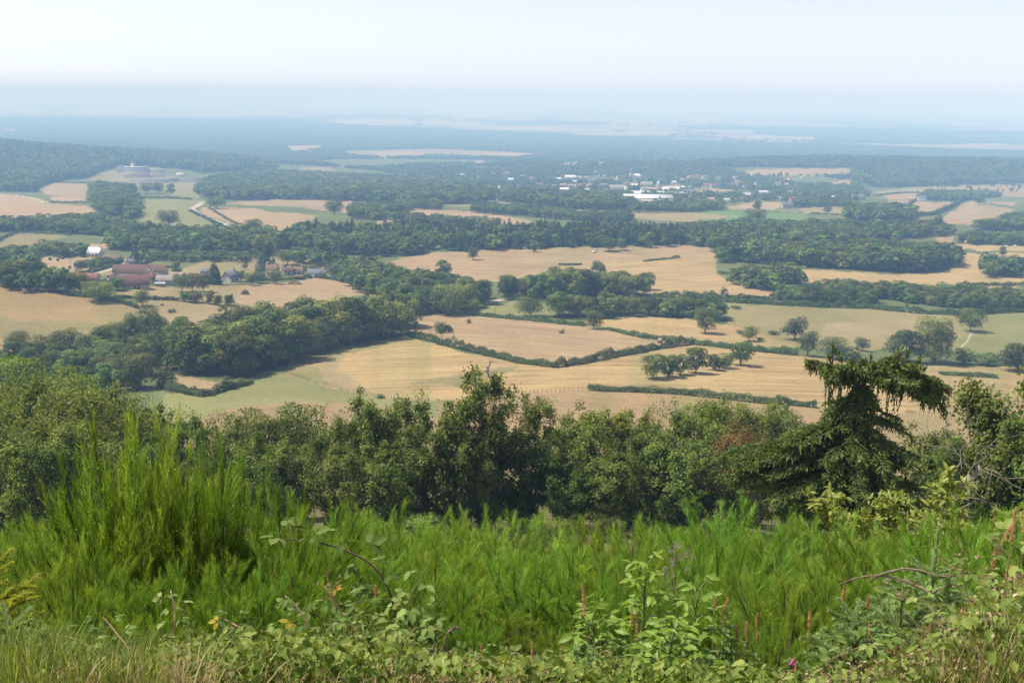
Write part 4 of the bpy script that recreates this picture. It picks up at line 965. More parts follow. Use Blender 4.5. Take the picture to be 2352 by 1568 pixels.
FARM = [ # zoom d: x, y of the base, length m, depth, wall, roof h, yaw deg, wall, roof, label, extras
 ('barn',925,262,16,9,2.8,4.8,24,'stone','redbrown','largest red brown tiled barn nearest the dry meadow',dict(door=True,win=1,cat='barn')),
 ('barn',925,200,19,11,4.6,5.2,-4,'stone','redbrown','dark tiled barn joined behind the largest barn',dict(cat='barn')),
 ('barn',1062,178,17,9,3.6,4.0,0,'stone','redbrown','long straight barn with one plain tiled roof at the rear of the farm',dict(cat='barn')),
 ('farmhouse',838,180,10,8,4.0,4.2,6,'stone','redbrown','steep roofed farmhouse at the lane end of the farm',dict(chim=1,win=2)),
 ('cottage',765,236,5.5,5,3.0,2.6,80,'stone','redbrown','small pale gabled annex beside the largest barn',dict(gwin=1)),
 ('cottage',1040,234,6,5.5,3.6,3.0,70,'cream','red','tiny cream gabled cottage against the barn end',dict(gwin=1,chim=1)),
 ('farm_shed',1135,238,11,8,3.2,2.6,-3,'grey','greyt','grey roofed farm shed beside the three trees',dict(win=1,cat='shed')),
 ('farm_shed',1225,206,7.5,6,3.0,2.0,0,'cream','tan','light tan roofed shed behind the grey farm shed',dict(cat='shed')),
 ('farm_shed',570,214,19,7,2.2,2.6,4,'stone','red','long low shed with an orange red roof half hidden by trees',dict(cat='shed')),
 ('farm_shed',1105,250,5.5,3,1.8,.5,4,'grey','pale','small pale flat roofed lean to in front of the grey shed',dict(cat='shed')),
 ('house',1590,218,8.5,7,3.4,3.8,64,'white','slate','pale gabled house with a grey roof beside the cedar',dict(gwin=2,win=2,chim=1)),
 ('house',1412,186,4,5,4,1.5,0,'grey','slate','narrow grey wall house half behind the cedar',dict()),
 ('house',1878,176,8,6.5,4.6,3.4,-12,'ochre','brown','tall ochre stone house with a brown roof beside the conifer',dict(chim=2,win=2)),
 ('house',1985,173,6.5,6,3.4,3.4,20,'stone','brown','small steep gabled stone house between two larger ones',dict(chim=2,win=1)),
 ('house',2055,172,7.5,6,3.2,2.8,-5,'stone','brown','brown roofed stone house next to the bungalow',dict(chim=1,win=2)),
 ('bungalow',2182,188,12,7,3.0,3.0,-4,'cream','slate','long bungalow with a grey slate roof at the end of the hamlet',dict(chim=1,win=3,door=True)),
 ('farm_shed',2062,201,5.5,3.5,2.0,.9,0,'dark','brown','low dark timber shed on the edge of the dry slope',dict(cat='shed')),
 ('farm_shed',2293,197,3.8,3,2.2,.9,-15,'white','pale','small white shed beyond the bungalow',dict(cat='shed')),
 ('cottage',462,42,10,6.5,3.4,3.4,6,'stone','slate','grey slate roofed cottage left of the white roofed house',dict(chim=1,win=2)),
 ('house',660,48,11,8,4.0,4.0,-14,'cream','white','house with a bright white reflecting roof above the small bale field',dict(chim=1,win=3)),
 ('farm_shed',775,82,14,7,2.8,2.6,-8,'stone','brown','long brown roofed outbuilding beside the lane',dict(cat='shed')),
 ('cottage',905,112,6.5,5.5,2.8,3.0,60,'stone','slate','small grey lane cottage beside the dark conifer',dict(chim=1,gwin=1)),
 ('farm_shed',983,97,3.5,3,2.0,.9,0,'grey','slate','tiny grey shed past the lane cottage',dict(cat='shed')),
]
TOWN = [ # last zoom: x, y, w px, roof, wall, label
 (147,122,35,'brown','stone','brown roofed house alone among trees at the left end of the town'),
 (243,120,52,'brown','cream','larger brown gabled house near the left end of the town'),
 (278,166,45,'white','white','low white roofed house left of the tall trees'),
 (190,236,32,'white','cream','white fronted house in front of the left trees'),
 (372,140,30,'white','white','small white house in a gap of the trees'),
 (440,160,45,'slate','white','grey roofed house behind the dark trees'),
 (500,212,50,'brown','stone','brown roofed house just over the town belt'),
 (652,162,42,'white','white','bright white gabled house at the start of the main street'),
 (745,146,80,'white','white','long white building with a flat pale roof'),
 (820,216,45,'red','cream','red roofed house near the grey farm roofs'),
 (760,222,65,'greyt','stone','wide grey tan roofed house'),
 (690,216,50,'tan','stone','tan roofed house left of the wide grey one'),
 (905,180,40,'red','white','small red roofed white house on the main street'),
 (955,152,48,'slate','white','white house with a grey mansard roof'),
 (872,150,30,'tan','white','little tan roofed house beside the red one'),
 (952,110,38,'tan','stone','tan house high behind the main street'),
 (1145,152,75,'redbrown','ochre','big dark brown roofed hall beside the church'),
 (1215,206,100,'brown','stone','large barn like brown roof below the church'),
 (1300,152,60,'red','white','low red and white house right of the church'),
 (1345,206,90,'greyt','stone','broad grey brown roof right of the barn like one'),
 (1250,216,55,'white','white','pale roofed white house in front of the barn like roof'),
 (1330,246,60,'greyt','white','grey roofed house behind the factory'),
 (1392,248,70,'tan','cream','tan building at the foot of the white tower'),
 (1005,212,60,'slate','white','grey and white house beside the dark conifers'),
 (1110,232,118,'greyt','grey','long grey farm hall with an open red end'),
 (700,250,85,'white','white','long pale shed on the street corner'),
 (1540,246,138,'white','white','long white industrial hall on the slope'),
 (1648,236,70,'white','white','white hall with a toothed roof above the tan field'),
 (1680,272,100,'slate','white','wide house with a grey roof below the white halls'),
 (1802,262,60,'brown','cream','brown roofed house on the tan town field'),
 (1910,282,48,'slate','white','white gabled house beside the tan town field'),
 (2030,216,68,'red','cream','red roofed house at the upper right of the town'),
 (2125,292,64,'pale','white','bright white gabled house at the right end of the town'),
 (2255,274,88,'pale','white','low white bungalow at the far right of the town'),
 (1845,334,60,'tan','white','house in the garden below the road'),
 (1966,336,60,'pale','white','pointed white gabled house beside the near road'),
 (1780,358,80,'brown','cream','row of brown roofed garages behind trees'),
 (1450,172,40,'slate','white','grey house left of the tan town field'),
 (1808,212,60,'red','stone','reddish house behind the tan town field'),
 (1872,218,55,'brown','stone','brown house next to the reddish one'),
 (1910,152,42,'slate','white','white house on the wooded slope'),
 (1740,140,50,'red','cream','pale red roofed house among the upper trees'),
 (1560,188,35,'white','white','tiny white building on the tan field edge'),
]
TOWN_CLEAR = [(1091 + .293 * t[0], 367.5 + .293 * t[1], .293 * t[2]) for t in TOWN] + [(1300 + 156, 468, 80), (1459, 410, 18), (1511, 436, 8)]
OUTER = [ # zoom c: x, y base, w px, roof, wall, label
 (697,722,50,'brown','ochre','left of two reddish houses on the far wooded slope'),
 (750,726,48,'red','white','right of two reddish houses on the far wooded slope'),
 (822,716,26,'tan','white','small white house below the far tan field'),
 (1150,696,34,'red','white','white house with a red roof on the edge of the great wood'),
 (800,846,62,'pale','white','pale bungalow among trees past the town'),
 (920,846,66,'pale','cream','second pale bungalow among trees past the town'),
 (1030,862,60,'pale','white','long low pale roof behind the grove'),
 (706,916,62,'slate','grey','low grey farm building beside the country road'),
 (1645,866,50,'slate','white','grey roofed house in the dark row on the slope'),
 (1845,862,66,'slate','cream','long grey house in the dark row on the slope'),
 (1200,862,90,'slate','grey','long grey roof under the dark grove'),
 (1770,748,18,'tan','white','tiny pale house beside the far tan field'),
 (1045,772,30,'tan','white','small pale house under the great wood'),
]
FAR = [ # zoom b: x, y base, w, roof, label
 (603,520,60,'red','large isolated farm with a red roof before the plain forest'),
 (620,622,60,'white','white farm in a clearing beyond the park wood'),
 (533,680,50,'pale','white villa among the trees beyond the park wood'),
 (828,704,60,'white','white building with a flat roof left of the town'),
 (925,716,45,'white','white house left of the town half hidden'),
 (1136,690,45,'brown','brown villa at the left edge of the town trees'),
 (1415,602,26,'white','tiny white shed shining in the far trees'),
 (1685,620,30,'tan','far tan farmhouse before the plain forest'),
 (975,350,90,'pale','far pale hamlet roof on the plain'),
]
def place_buildings():
    paints()
    def put(name, label, u, v, wpx, wall, roof, yaw=None, cat='house', group=None, ratio=0.62, hw=None, chim=1):
        P = hit(u, v)[0]; d = np.linalg.norm(P); L = wpx * d / F_PX
        yw = random.choice([0, 0, .2, -.25, .35, -.1]) if yaw is None else yaw
        D = max(5, min(L * ratio, 12)); h = hw or (3.0 if L > 14 else 3.8)
        building(name, label, P, L, D, h, D * (0.36 if roof in ('white', 'pale') else 0.45), yw, wall, roof, cat, group, chim=chim if L < 18 else 0)
    for f in FARM:
        u, v = Z('d', f[1], f[2]); kw = dict(f[11]); cat = kw.pop('cat', 'house')
        building(f[0], f[10], hit(u, v)[0], f[3] * .82, f[4] * .82, f[5] * .82, f[6] * .8, math.radians(f[7]), f[8], f[9], cat, 'farm and hamlet buildings', **kw)
    for x, y, w, rf, wl, lb in TOWN:
        put('town_house', lb, 1091 + .293 * x, 367.5 + .293 * y, w * .293, wl, rf, group='houses of the town')
    for x, y, w, rf, wl, lb in OUTER:
        u, v = Z('c', x, y); put('country_house', lb, u, v, w / 3, wl, rf, group='houses around the town')
    for x, y, w, rf, lb in FAR:
        u, v = Z('b', x, y); put('country_house', lb, u, v, w / 3, 'white', rf, group='houses around the town')
    rg = np.random.default_rng(44); n = 0
    while n < 44:
        u, v = rg.uniform(1120, 1850), rg.uniform(402, 470)
        if v < 400 + abs(u - 1480) * .05 or any(abs(u - a) < c * .6 + 7 and abs(v - b) < 6 for a, b, c in TOWN_CLEAR): continue
        if any(pip(np.array([u]), np.array([v]), f[0])[0] for f in FIELDS): continue
        put('town_house', 'small pale house standing among the garden trees of the town', u, v, rg.uniform(8, 14), str(rg.choice(['white', 'cream', 'white', 'stone'])), str(rg.choice(['pale', 'brown', 'tan', 'slate', 'greyt', 'red'])), rg.uniform(-.6, .6), group='houses of the town'); TOWN_CLEAR.append((u, v, 11)); n += 1
    # chateau
    def U(x, y): return hit(*Z('a', x, y))[0]
    t0 = U(945, 708); sc = np.linalg.norm(t0) / F_PX / 3
    root = thing('chateau', 'pale stone chateau with a long bright slate roof and tall windows below the wooded hill', 'chateau', t0)
    def wing(x, y, w, D, hw, hr, yaw, hip, nwin, rows, rm='r_slate'):
        p = U(x, y) - t0; L = w * sc
        g = gable_body(L, D, hw, hr, hip).obj('wing', M['w_cream'], root); g.location = p; g.rotation_euler[2] = yaw
        rf = roof_mesh(L, D, hw, hr, hip).obj('roof', M[rm], g)
        mb = MB(); box(mb, (0, 0, hw + hr - .1), (L - 2 * hip, D * .3, hr * .3)); mb.obj('roof_top', M['r_white'], rf)
        for k in range(3):
            mb = MB(); box(mb, (-L / 2 + (k + 1) * L / 4, 0, hw + hr + .3), (.9, .6, 1.6)); mb.obj('chimney', M['w_ochre'], rf)
        for k in range(nwin):
            for r_ in range(rows):
                mb = MB(); box(mb, (-L / 2 + (k + .5) * L / nwin, -D / 2 - .03, hw * (r_ + .5) / rows), (.7, .14, hw / rows * .6)); mb.obj('window', M['glass'], g)
    wing(945, 706, 165, 11, 40 * sc, 26 * sc, -0.10, 3 * sc, 11, 1)
    wing(1085, 703, 100, 9, 30 * sc, 18 * sc, -0.10, 3 * sc, 6, 1, 'r_slate')
    wing(845, 668, 75, 10, 22 * sc, 16 * sc, 0.25, 4 * sc, 5, 1)
    p = U(918, 668) - t0
    mb = MB(); box(mb, (p[0], p[1], 20 * sc), (20 * sc, 20 * sc, 70 * sc)); tw = mb.obj('turret', M['w_cream'], root)
    mb = MB(); V = [(p[0] + a * sc, p[1] + b * sc, 55 * sc) for a, b in ((-12, -12), (12, -12), (12, 12), (-12, 12))] + [(p[0], p[1], 80 * sc)]
    mb.addm(V, [(3, 2, 1, 0)], [(0, 1, 4), (1, 2, 4), (2, 3, 4), (3, 0, 4)]); mb.obj('spire', M['r_slate'], tw)
    for x, y, w, hw, hr, yaw, lb in ((1030, 748, 205, 4.6, 4.0, .02, 'long stable block with pale hipped roof in front of the chateau'), (1185, 738, 75, 4.0, 4.4, .5, 'steep roofed pavilion at the end of the stable block'),
                                     (1300, 736, 165, 4.2, 3.6, .12, 'long outbuilding with a brown slate roof on the park lawn'), (1240, 702, 50, 3.6, 4.5, .3, 'small pointed white roofed lodge behind the outbuildings')):
        P = U(x, y); building('stable_block', lb, P, w * sc, 8, hw, hr, yaw, 'cream', 'slate' if w != 50 else 'pale', 'outbuilding', 'outbuildings of the chateau', hip=1.2, win=min(8, int(w / 22)))
    # church
    u, v = 1091 + .293 * 1258, 367.5 + .293 * 152; P = hit(u, v)[0]; s = np.linalg.norm(P) / F_PX * .293
    root = thing('church', 'village church with a slender dark pointed spire rising over the roofs', 'church', P, 0.3)
    gable_body(70 * s, 34 * s, 24 * s, 18 * s).obj('nave', M['w_cream'], root); roof_mesh(70 * s, 34 * s, 24 * s, 18 * s).obj('roof', M['r_white'], root)
    H = height_to(P, 367.5 + .293 * 50); hb = H * .5; a = 10 * s
    mb = MB(); box(mb, (-38 * s, 0, hb / 2), (2 * a, 2 * a, hb)); tw = mb.obj('tower', M['w_stone'], root)
    mb = MB(); b = a * 1.15
    th = np.arange(8) * PI / 4 + PI / 8; V = [(-38 * s + b * 1.08 * math.cos(k), b * 1.08 * math.sin(k), hb) for k in th] + [(-38 * s, 0, H)]
    mb.addm(V, [], [(i, (i + 1) % 8, 8) for i in range(8)]); mb.obj('spire', M['r_slate'], tw)
    for sg in (-1, 1):
        mb = MB(); box(mb, (-38 * s + sg * a * .45, -a - .05, hb * .8), (a * .45, .2, hb * .16)); mb.obj('belfry_opening', M['glass'], tw)
    # white tower and factory
    P = hit(1091 + .293 * 1436, 367.5 + .293 * 232)[0]; H = height_to(P, 367.5 + .293 * 168)
    t = thing('concrete_tower', 'tall white square tower standing above the factory', 'tower', P)
    mb = MB(); box(mb, (0, 0, H / 2), (4.2, 4.2, H)); sh = mb.obj('shaft', M['w_white'], t)
    mb = MB(); box(mb, (0, 0, H + .6), (4.7, 4.7, 1.1)); mb.obj('cap', M['w_grey'], t)
    for k in range(3):
        mb = MB(); box(mb, (0.6, -2.14, H * (.35 + .2 * k)), (.8, .1, 1.6)); mb.obj('window', M['glass'], sh)
    P = hit(1091 + .293 * 1182, 367.5 + .293 * 284)[0]
    t = thing('water_tank', 'small white water tank on legs beside the factory', 'tank', P)
    mb = MB(); tube(mb, [(0, 0, 9), (0, 0, 15)], 2.6, 12); mb.obj('tank', M['w_white'], t)
    for k in range(4):
        mb = MB(); x, y = 1.8 * math.cos(k * PI / 2 + .7), 1.8 * math.sin(k * PI / 2 + .7); tube(mb, [(x, y, -1), (x, y, 9.1)], .3, 5); mb.obj('leg', M['w_grey'], t)
    def factory(x, y, w, dep, h, n, lb):
        P = hit(1091 + .293 * x, 367.5 + .293 * y)[0]; L = w * s; t = thing('factory_hall', lb, 'factory', P, -.06, 'factory halls')
        mb = MB(); box(mb, (0, dep / 2, h / 2 - .5), (L, dep, h + 1)); mb.obj('wall', M['w_cream'], t)
        for k in range(n):
            mb = MB(); y0 = dep * k / n + .02; y1 = dep * (k + 1) / n - .02; a = L / 2 + .3
            mb.addm([(-a, y0, h + .03), (a, y0, h + .03), (a, y1, h + 2.6), (-a, y1, h + 2.6), (-a, y1, h + .03), (a, y1, h + .03)], [(0, 1, 2, 3), (3, 2, 5, 4), (0, 4, 5, 1)], [(1, 5, 2), (0, 3, 4)]); mb.obj('roof_bay', M['r_white'], t)
        for k in range(6):
            mb = MB(); box(mb, (-L / 2 + (k + .5) * L / 6, -.03, h * .55), (L / 9, .12, 1.6)); mb.obj('window', M['glass'], t)
    factory(1365, 352, 220, 42, 7, 6, 'broad white factory hall with a ridged bright roof in front of the town')
    factory(1450, 300, 300, 20, 6, 3, 'second white factory hall behind the broad one')
    # white polytunnels
    for i, x in enumerate((1278, 1308)):
        P = hit(1091 + .293 * x, 367.5 + .293 * 358)[0]; t = thing('polytunnel', ['left', 'right'][i] and ('small rounded white tunnel at the factory corner' if i == 0 else 'second rounded white tunnel beside the first at the factory corner'), 'polytunnel', P)
        mb = MB(); th = np.linspace(0, PI, 9); V = [(6 * math.cos(k), y, 4 * math.sin(k)) for y in (0, 14) for k in th]
        mb.add(V, [(i2, i2 + 9, i2 + 10, i2 + 1) for i2 in range(8)]); mb.obj('cover', M['r_white'], t)
        mb = MB(); mb.addm([(6 * math.cos(k), .02, 4 * math.sin(k)) for k in th], [], [(0, k + 1, k) for k in range(1, 8)]); mb.obj('end_panel', M['w_white'], t)

# ------------------------------------------------------------------ bales, cattle, cars, troughs, poles
def place_small():
    straw = plain_mat('straw', (0.33, 0.25, 0.14), 0.95, 0.4, 5); net = plain_mat('bale wrap', (0.62, 0.62, 0.58), 0.6, 0.15, 3); dk = plain_mat('old hay', (0.14, 0.115, 0.075), 0.95, 0.4, 5)
    def bale(mat):
        mb = MB(); th = np.linspace(0, 2 * PI, 19)[:-1]; R = .85
        prof = [(-.75, .78), (-.72, .85), (-.3, .86), (.3, .86), (.72, .85), (.75, .78)]
        V = np.array([(x, r * math.cos(a) * (1 + .02 * math.sin(5 * a)), R + r * math.sin(a)) for x, r in prof for a in th]); n = 18
        mb.add(V, [(k * n + i, k * n + (i + 1) % n, (k + 1) * n + (i + 1) % n, (k + 1) * n + i) for k in range(5) for i in range(n)])
        c = len(V); mb.addm([(-.75, 0, R)] + [tuple(v) for v in V[:n]], [], [(0, 1 + (i + 1) % n, 1 + i) for i in range(n)])
        mb.addm([(.75, 0, R)] + [tuple(v) for v in V[-n:]], [], [(0, 1 + i, 1 + (i + 1) % n) for i in range(n)])
        return mb.mesh('hay_bale', mat, False)
    bs = [bale(straw), bale(net), bale(dk)]
    B = [(0,956,749,'round hay bale by the corner of the long copse in the bale field','bales in the bale field'),(0,1076,741,'round hay bale just below the top hedge near the big spreading tree','bales in the bale field'),(0,1161,731,'round hay bale right against the top hedge of the bale field','bales in the bale field'),
         (0,1290,765,'round hay bale alone in the middle right of the bale field','bales in the bale field'),(0,1128,815,'round hay bale close behind the lower hedge of the bale field','bales in the bale field'),(0,1516,788,'round hay bale in the far right corner of the bale field','bales in the bale field')]
    B += [(2,u,v,'dark round bale in the small bale field beside the farm lane','dark bales in the small field') for u, v in ((115,597),(133,599),(139,593),(144,595),(148,592),(92,620),(102,621),(145,619),(150,625),(155,625),(160,617))]
    B += [(1,2218,558,'white wrapped bale alone below the field corner strip','white wrapped bales'),(1,2311,569,'left one of two white wrapped bales side by side','white wrapped bales'),(1,2331,568,'right one of two white wrapped bales side by side','white wrapped bales')]
    for k, u, v, lb, g in B:
        o = link('hay_bale', bs[k]); o.location = hit(u, v)[0]; o.rotation_euler = (0, 0, random.uniform(-.6, .6)); tag(o, lb, 'hay bale', g); o.scale = (1, 1, 1) if k else (1.15, 1.15, 1.15)
    # white cattle and sheep
    def beast(mat, k):
        mb = MB(); P = [(-1.05, 0, 1.02), (-.8, 0, 1.05), (-.2, 0, 1.0), (.4, 0, 1.02), (.75, 0, 1.08), (1.0, 0, 1.15), (1.35, 0, 1.0), (1.6, 0, .82)]
        tube(mb, P, [.12, .34, .40, .37, .30, .2, .17, .09], 8)
        for x in (-.75, .62):
            for y in (-.2, .2): tube(mb, [(x, y, .9), (x + .03, y, .5), (x, y, 0)], [.14, .09, .06], 5)
        tube(mb, [(-1.05, 0, 1.15), (-1.2, 0, .9), (-1.2, 0, .5)], [.04, .03, .05], 4)
        return mb.mesh('body', mat, True)
    wm = plain_mat('white hide', (0.66, 0.62, 0.55), 0.9, 0.1); me = beast(wm, 0)
    for u, v in ((2172,503),(2180,500),(2186,504),(2192,501),(2196,506),(2203,500),(2207,505),(2199,503),(1884,481),(1890,480),(2176,507),(2211,501)):
        o = link('cow', me); o.location = hit(u, v)[0]; o.rotation_euler[2] = random.uniform(0, 6.28); tag(o, 'white cow grazing in a dry pink field' , 'cow', 'white cattle grazing')
    sm = plain_mat('fleece', (0.62, 0.59, 0.52), 0.95, 0.1)
    me2 = beast(sm, 1)
    for u in (44, 50, 55, 61, 66, 71, 77):
        o = link('sheep', me2); o.location = hit(u, 538.5 + random.uniform(-.4, .6))[0]; o.scale = (.7, .9, .7); o.rotation_euler[2] = random.uniform(0, 6.28); tag(o, 'pale sheep in a line under the hedge of the green field', 'sheep', 'sheep under the hedge')
    # cars
    def car(u, v, col, lb, yaw):
        P = hit(u, v)[0]; t = thing('parked_car' if 'parked' in lb else 'car', lb, 'car', P, yaw)
        paint = plain_mat('car paint', col, 0.3, 0.05, 2, 0.5)
        mb = MB(); V = []
        prof = [(-2.1, .35), (-2.15, .75), (-1.7, .95), (1.0, .95), (2.0, .8), (2.1, .35)]
        V = [(x, y, z) for y in (-.85, .85) for x, z in prof]
        mb.add(V, [(i, i + 1, i + 7, i + 6) for i in range(5)] + [(5, 0, 6, 11)]); mb.add(V, [(0, 3, 2, 1), (0, 5, 4, 3), (6, 7, 8, 9), (6, 9, 10, 11)]); mb.obj('body', paint, t)
        mb = MB(); V = [(-1.6, -.8, .953), (1.05, -.8, .953), (1.05, .8, .953), (-1.6, .8, .953), (-1.1, -.62, 1.45), (.35, -.62, 1.45), (.35, .62, 1.45), (-1.1, .62, 1.45)]
        mb.add(V, [(0, 1, 5, 4), (1, 2, 6, 5), (2, 3, 7, 6), (3, 0, 4, 7), (4, 5, 6, 7)]); mb.obj('cabin', M['glass'], t)
        for x in (-1.3, 1.3):
            for y in (-.88, .88):
                mb = MB(); tube(mb, [(x, y - .1, .33), (x, y + .1, .33)], .33, 10); mb.obj('wheel', M['glass'], t)
    car(455, 488, (.75, .77, .8), 'small pale car driving down the winding lane', -.9)
    car(715.7, 637, (.8, .8, .8), 'white car parked beside the long bungalow', .1)
    for i, (x, y) in enumerate(((965, 290), (1040, 293), (1130, 296), (1075, 292))):
        car(1091 + .293 * x, 367.5 + .293 * y, (.8, .8, .8), 'white car parked ' + ['at the left end of the factory yard', 'in the middle of the factory yard', 'nearest the factory in its yard', 'between two others in the factory yard'][i], .2)
    # water troughs and brush piles
    for u, v, lb in ((1365, 581, 'white water tank on the ridge below the two oaks'), (1369, 575.5, 'small pale trough behind the white water tank on the ridge')):
        t = thing('water_trough', lb, 'water tank', hit(u, v)[0])
        mb = MB(); box(mb, (0, 0, .9), (2.6 if u == 1365 else 1.2, 1.2, 1.2)); mb.obj('tank', M['r_white'], t)
        mb = MB()
        for x in (-.8, .8): tube(mb, [(x, -.7, .32), (x, .7, .32)], .3, 8)
        mb.obj('wheel', M['glass'], t)
    for u, v, L, H, lb in ((677, 653, 8, 2.2, 'brown heap of cut brushwood on the dry slope below the shed'), (563, 676, 4.5, 2.4, 'grey bare bush collapsed on the dry slope'), (1137, 494, 9, 2.4, 'dark heap of earth and hay in the long field')):
        rng = np.random.default_rng(int(u)); mb = MB()
        for k in range(260):
            a = rng.uniform(0, 2 * PI); r = math.sqrt(rng.random()) * L / 2; z = max(0.05, H * (1 - (2 * r / L) ** 2) * rng.uniform(.5, 1)); d = unit(1, rng)[0] * rng.uniform(.6, 1.4); d[2] *= .6
            c = np.array([r * math.cos(a), r * math.sin(a) * .6, z]); tube(mb, [c - d / 2, c + d / 2], [.07, .03], 4)
        o = mb.obj('brush_heap', plain_mat('dry brushwood', (.17, .115, .09), .95, .4)); o.location = hit(u, v)[0]; tag(o, lb, 'brush heap')
    for i, (u, v) in enumerate(((108, 633), (192, 631), (163, 616))):
        P = hit(u, v)[0]; t = thing('utility_pole', ['thin wooden pole at the near edge of the small bale field', 'thin wooden pole beside the lane hedge', 'thin wooden pole in the middle of the small bale field'][i], 'pole', P)
        mb = MB(); tube(mb, [(0, 0, -.5), (0, 0, 6.5)], [.12, .08], 6); mb.obj('shaft', M['bark'], t); mb = MB(); box(mb, (0, 0, 6.2), (1.2, .1, .1)); mb.obj('crossarm', M['bark'], t)
    # dead tree in the stubble field
    P = hit(1121, 866)[0]; H = height_to(P, 815)
    t = thing('dead_tree', 'bare dead tree with a stout broken trunk alone in the stubble field', 'dead tree', P)
    mb = MB(); s = H / 10
    tube(mb, np.array([(.9, 0, -.4), (.35, 0, .3), (0, 0, 1.4), (-.15, 0, 3.2), (-.3, 0, 4.3)]) * s, np.array([1.0, .62, .5, .52, .5]) * s, 9); mb.obj('trunk', M['deadwood'], t)
    mb = MB(); rng = np.random.default_rng(3)
    def br(p, d, L, r, lv):
        p = np.asarray(p, float); d = np.asarray(d, float); q = [p]; dd = d
        for k in range(4):
            dd = dd + .35 * rng.normal(size=3); dd /= np.linalg.norm(dd); q.append(q[-1] + dd * L / 4)
        tube(mb, q, [r, r * .8, r * .6, r * .42, r * .2], 5)
        if lv:
            for k in range(3): br(q[1 + k], dd + .9 * rng.normal(size=3), L * .55, r * .5, lv - 1)
    br(np.array([-.3, 0, 4.2]) * s, (-.9, 0, .4), 3.6 * s, .28 * s, 2); br(np.array([-.2, 0, 4.0]) * s, (.75, 0, .9), 4.6 * s, .42 * s, 2); br(np.array([.9, 0, 6.3]) * s, (.8, 0, .4), 3.4 * s, .2 * s, 1); br(np.array([.9, 0, 6.3]) * s, (-.2, 0, 1), 3.2 * s, .2 * s, 1)
    mb.obj('branch', M['deadwood'], t)
    # low bramble clumps and rushes on the meadows
    cl = proto_broad(777, 900, .11, 9, 1.6, .02)
    for u, v, w, lb in ((410,744,28,'dark bramble clump in the middle of the dry valley meadow'),(373,701,10,'small dark clump left in the dry valley meadow'),(395,717,22,'low dark clump on the dry valley meadow under the hedge row'),(580,713,30,'rushy clump at the corner where the meadow meets the copse'),(545,708,18,'small rushy clump beside the copse corner'),
                         (1365,970,40,'green shrub clump on the brown pasture behind the tree belt'),(1660,628,34,'patch of green bushes at the edge of the big copse lobe'),(1030,724,30,'low green clump along the top of the bale field'),(1775,768,30,'line of low bushes on the pasture slope'),(1700,766,26,'small bushes beside the two tiered tree'),(1745,782,22,'low bush in front of the pasture hedge'),(1690,709,28,'low green patch at the end of the long pasture hedge'),(875,914,24,'green clump on the fence of the stubble field')):
        P = hit(u, v)[0]; d = np.linalg.norm(P); W = w * d / F_PX; h = min(W * .35, 1.6)
        tree('shrub', (None, cl[1]), P, h, lb, 'shrub', None, W / h / 1.7, crown='foliage')
    # young conifers on the bushy slope
    rng = np.random.default_rng(12); n = 0
    while n < 44:
        u, v = rng.uniform(2130, 2352), rng.uniform(425, 447)
        if v > 447 - (u - 2130) * .02: continue
        P = hit(u, v)[0]; tree('young_conifer', PC[n % 4], P, rng.uniform(4, 8), 'small dark young conifer dotted on the brown bushy slope', 'tree', 'young conifers on the bushy slope', 1.4); n += 1
    for i in range(6):
        P = hit(312 + i * 11.5, 556 - i * .5)[0]; tree('poplar_tree', PB[i % 7], P, rng.uniform(13, 16), 'slim columnar poplar in the row within the wide belt', 'tree', 'poplars in a row', .5)
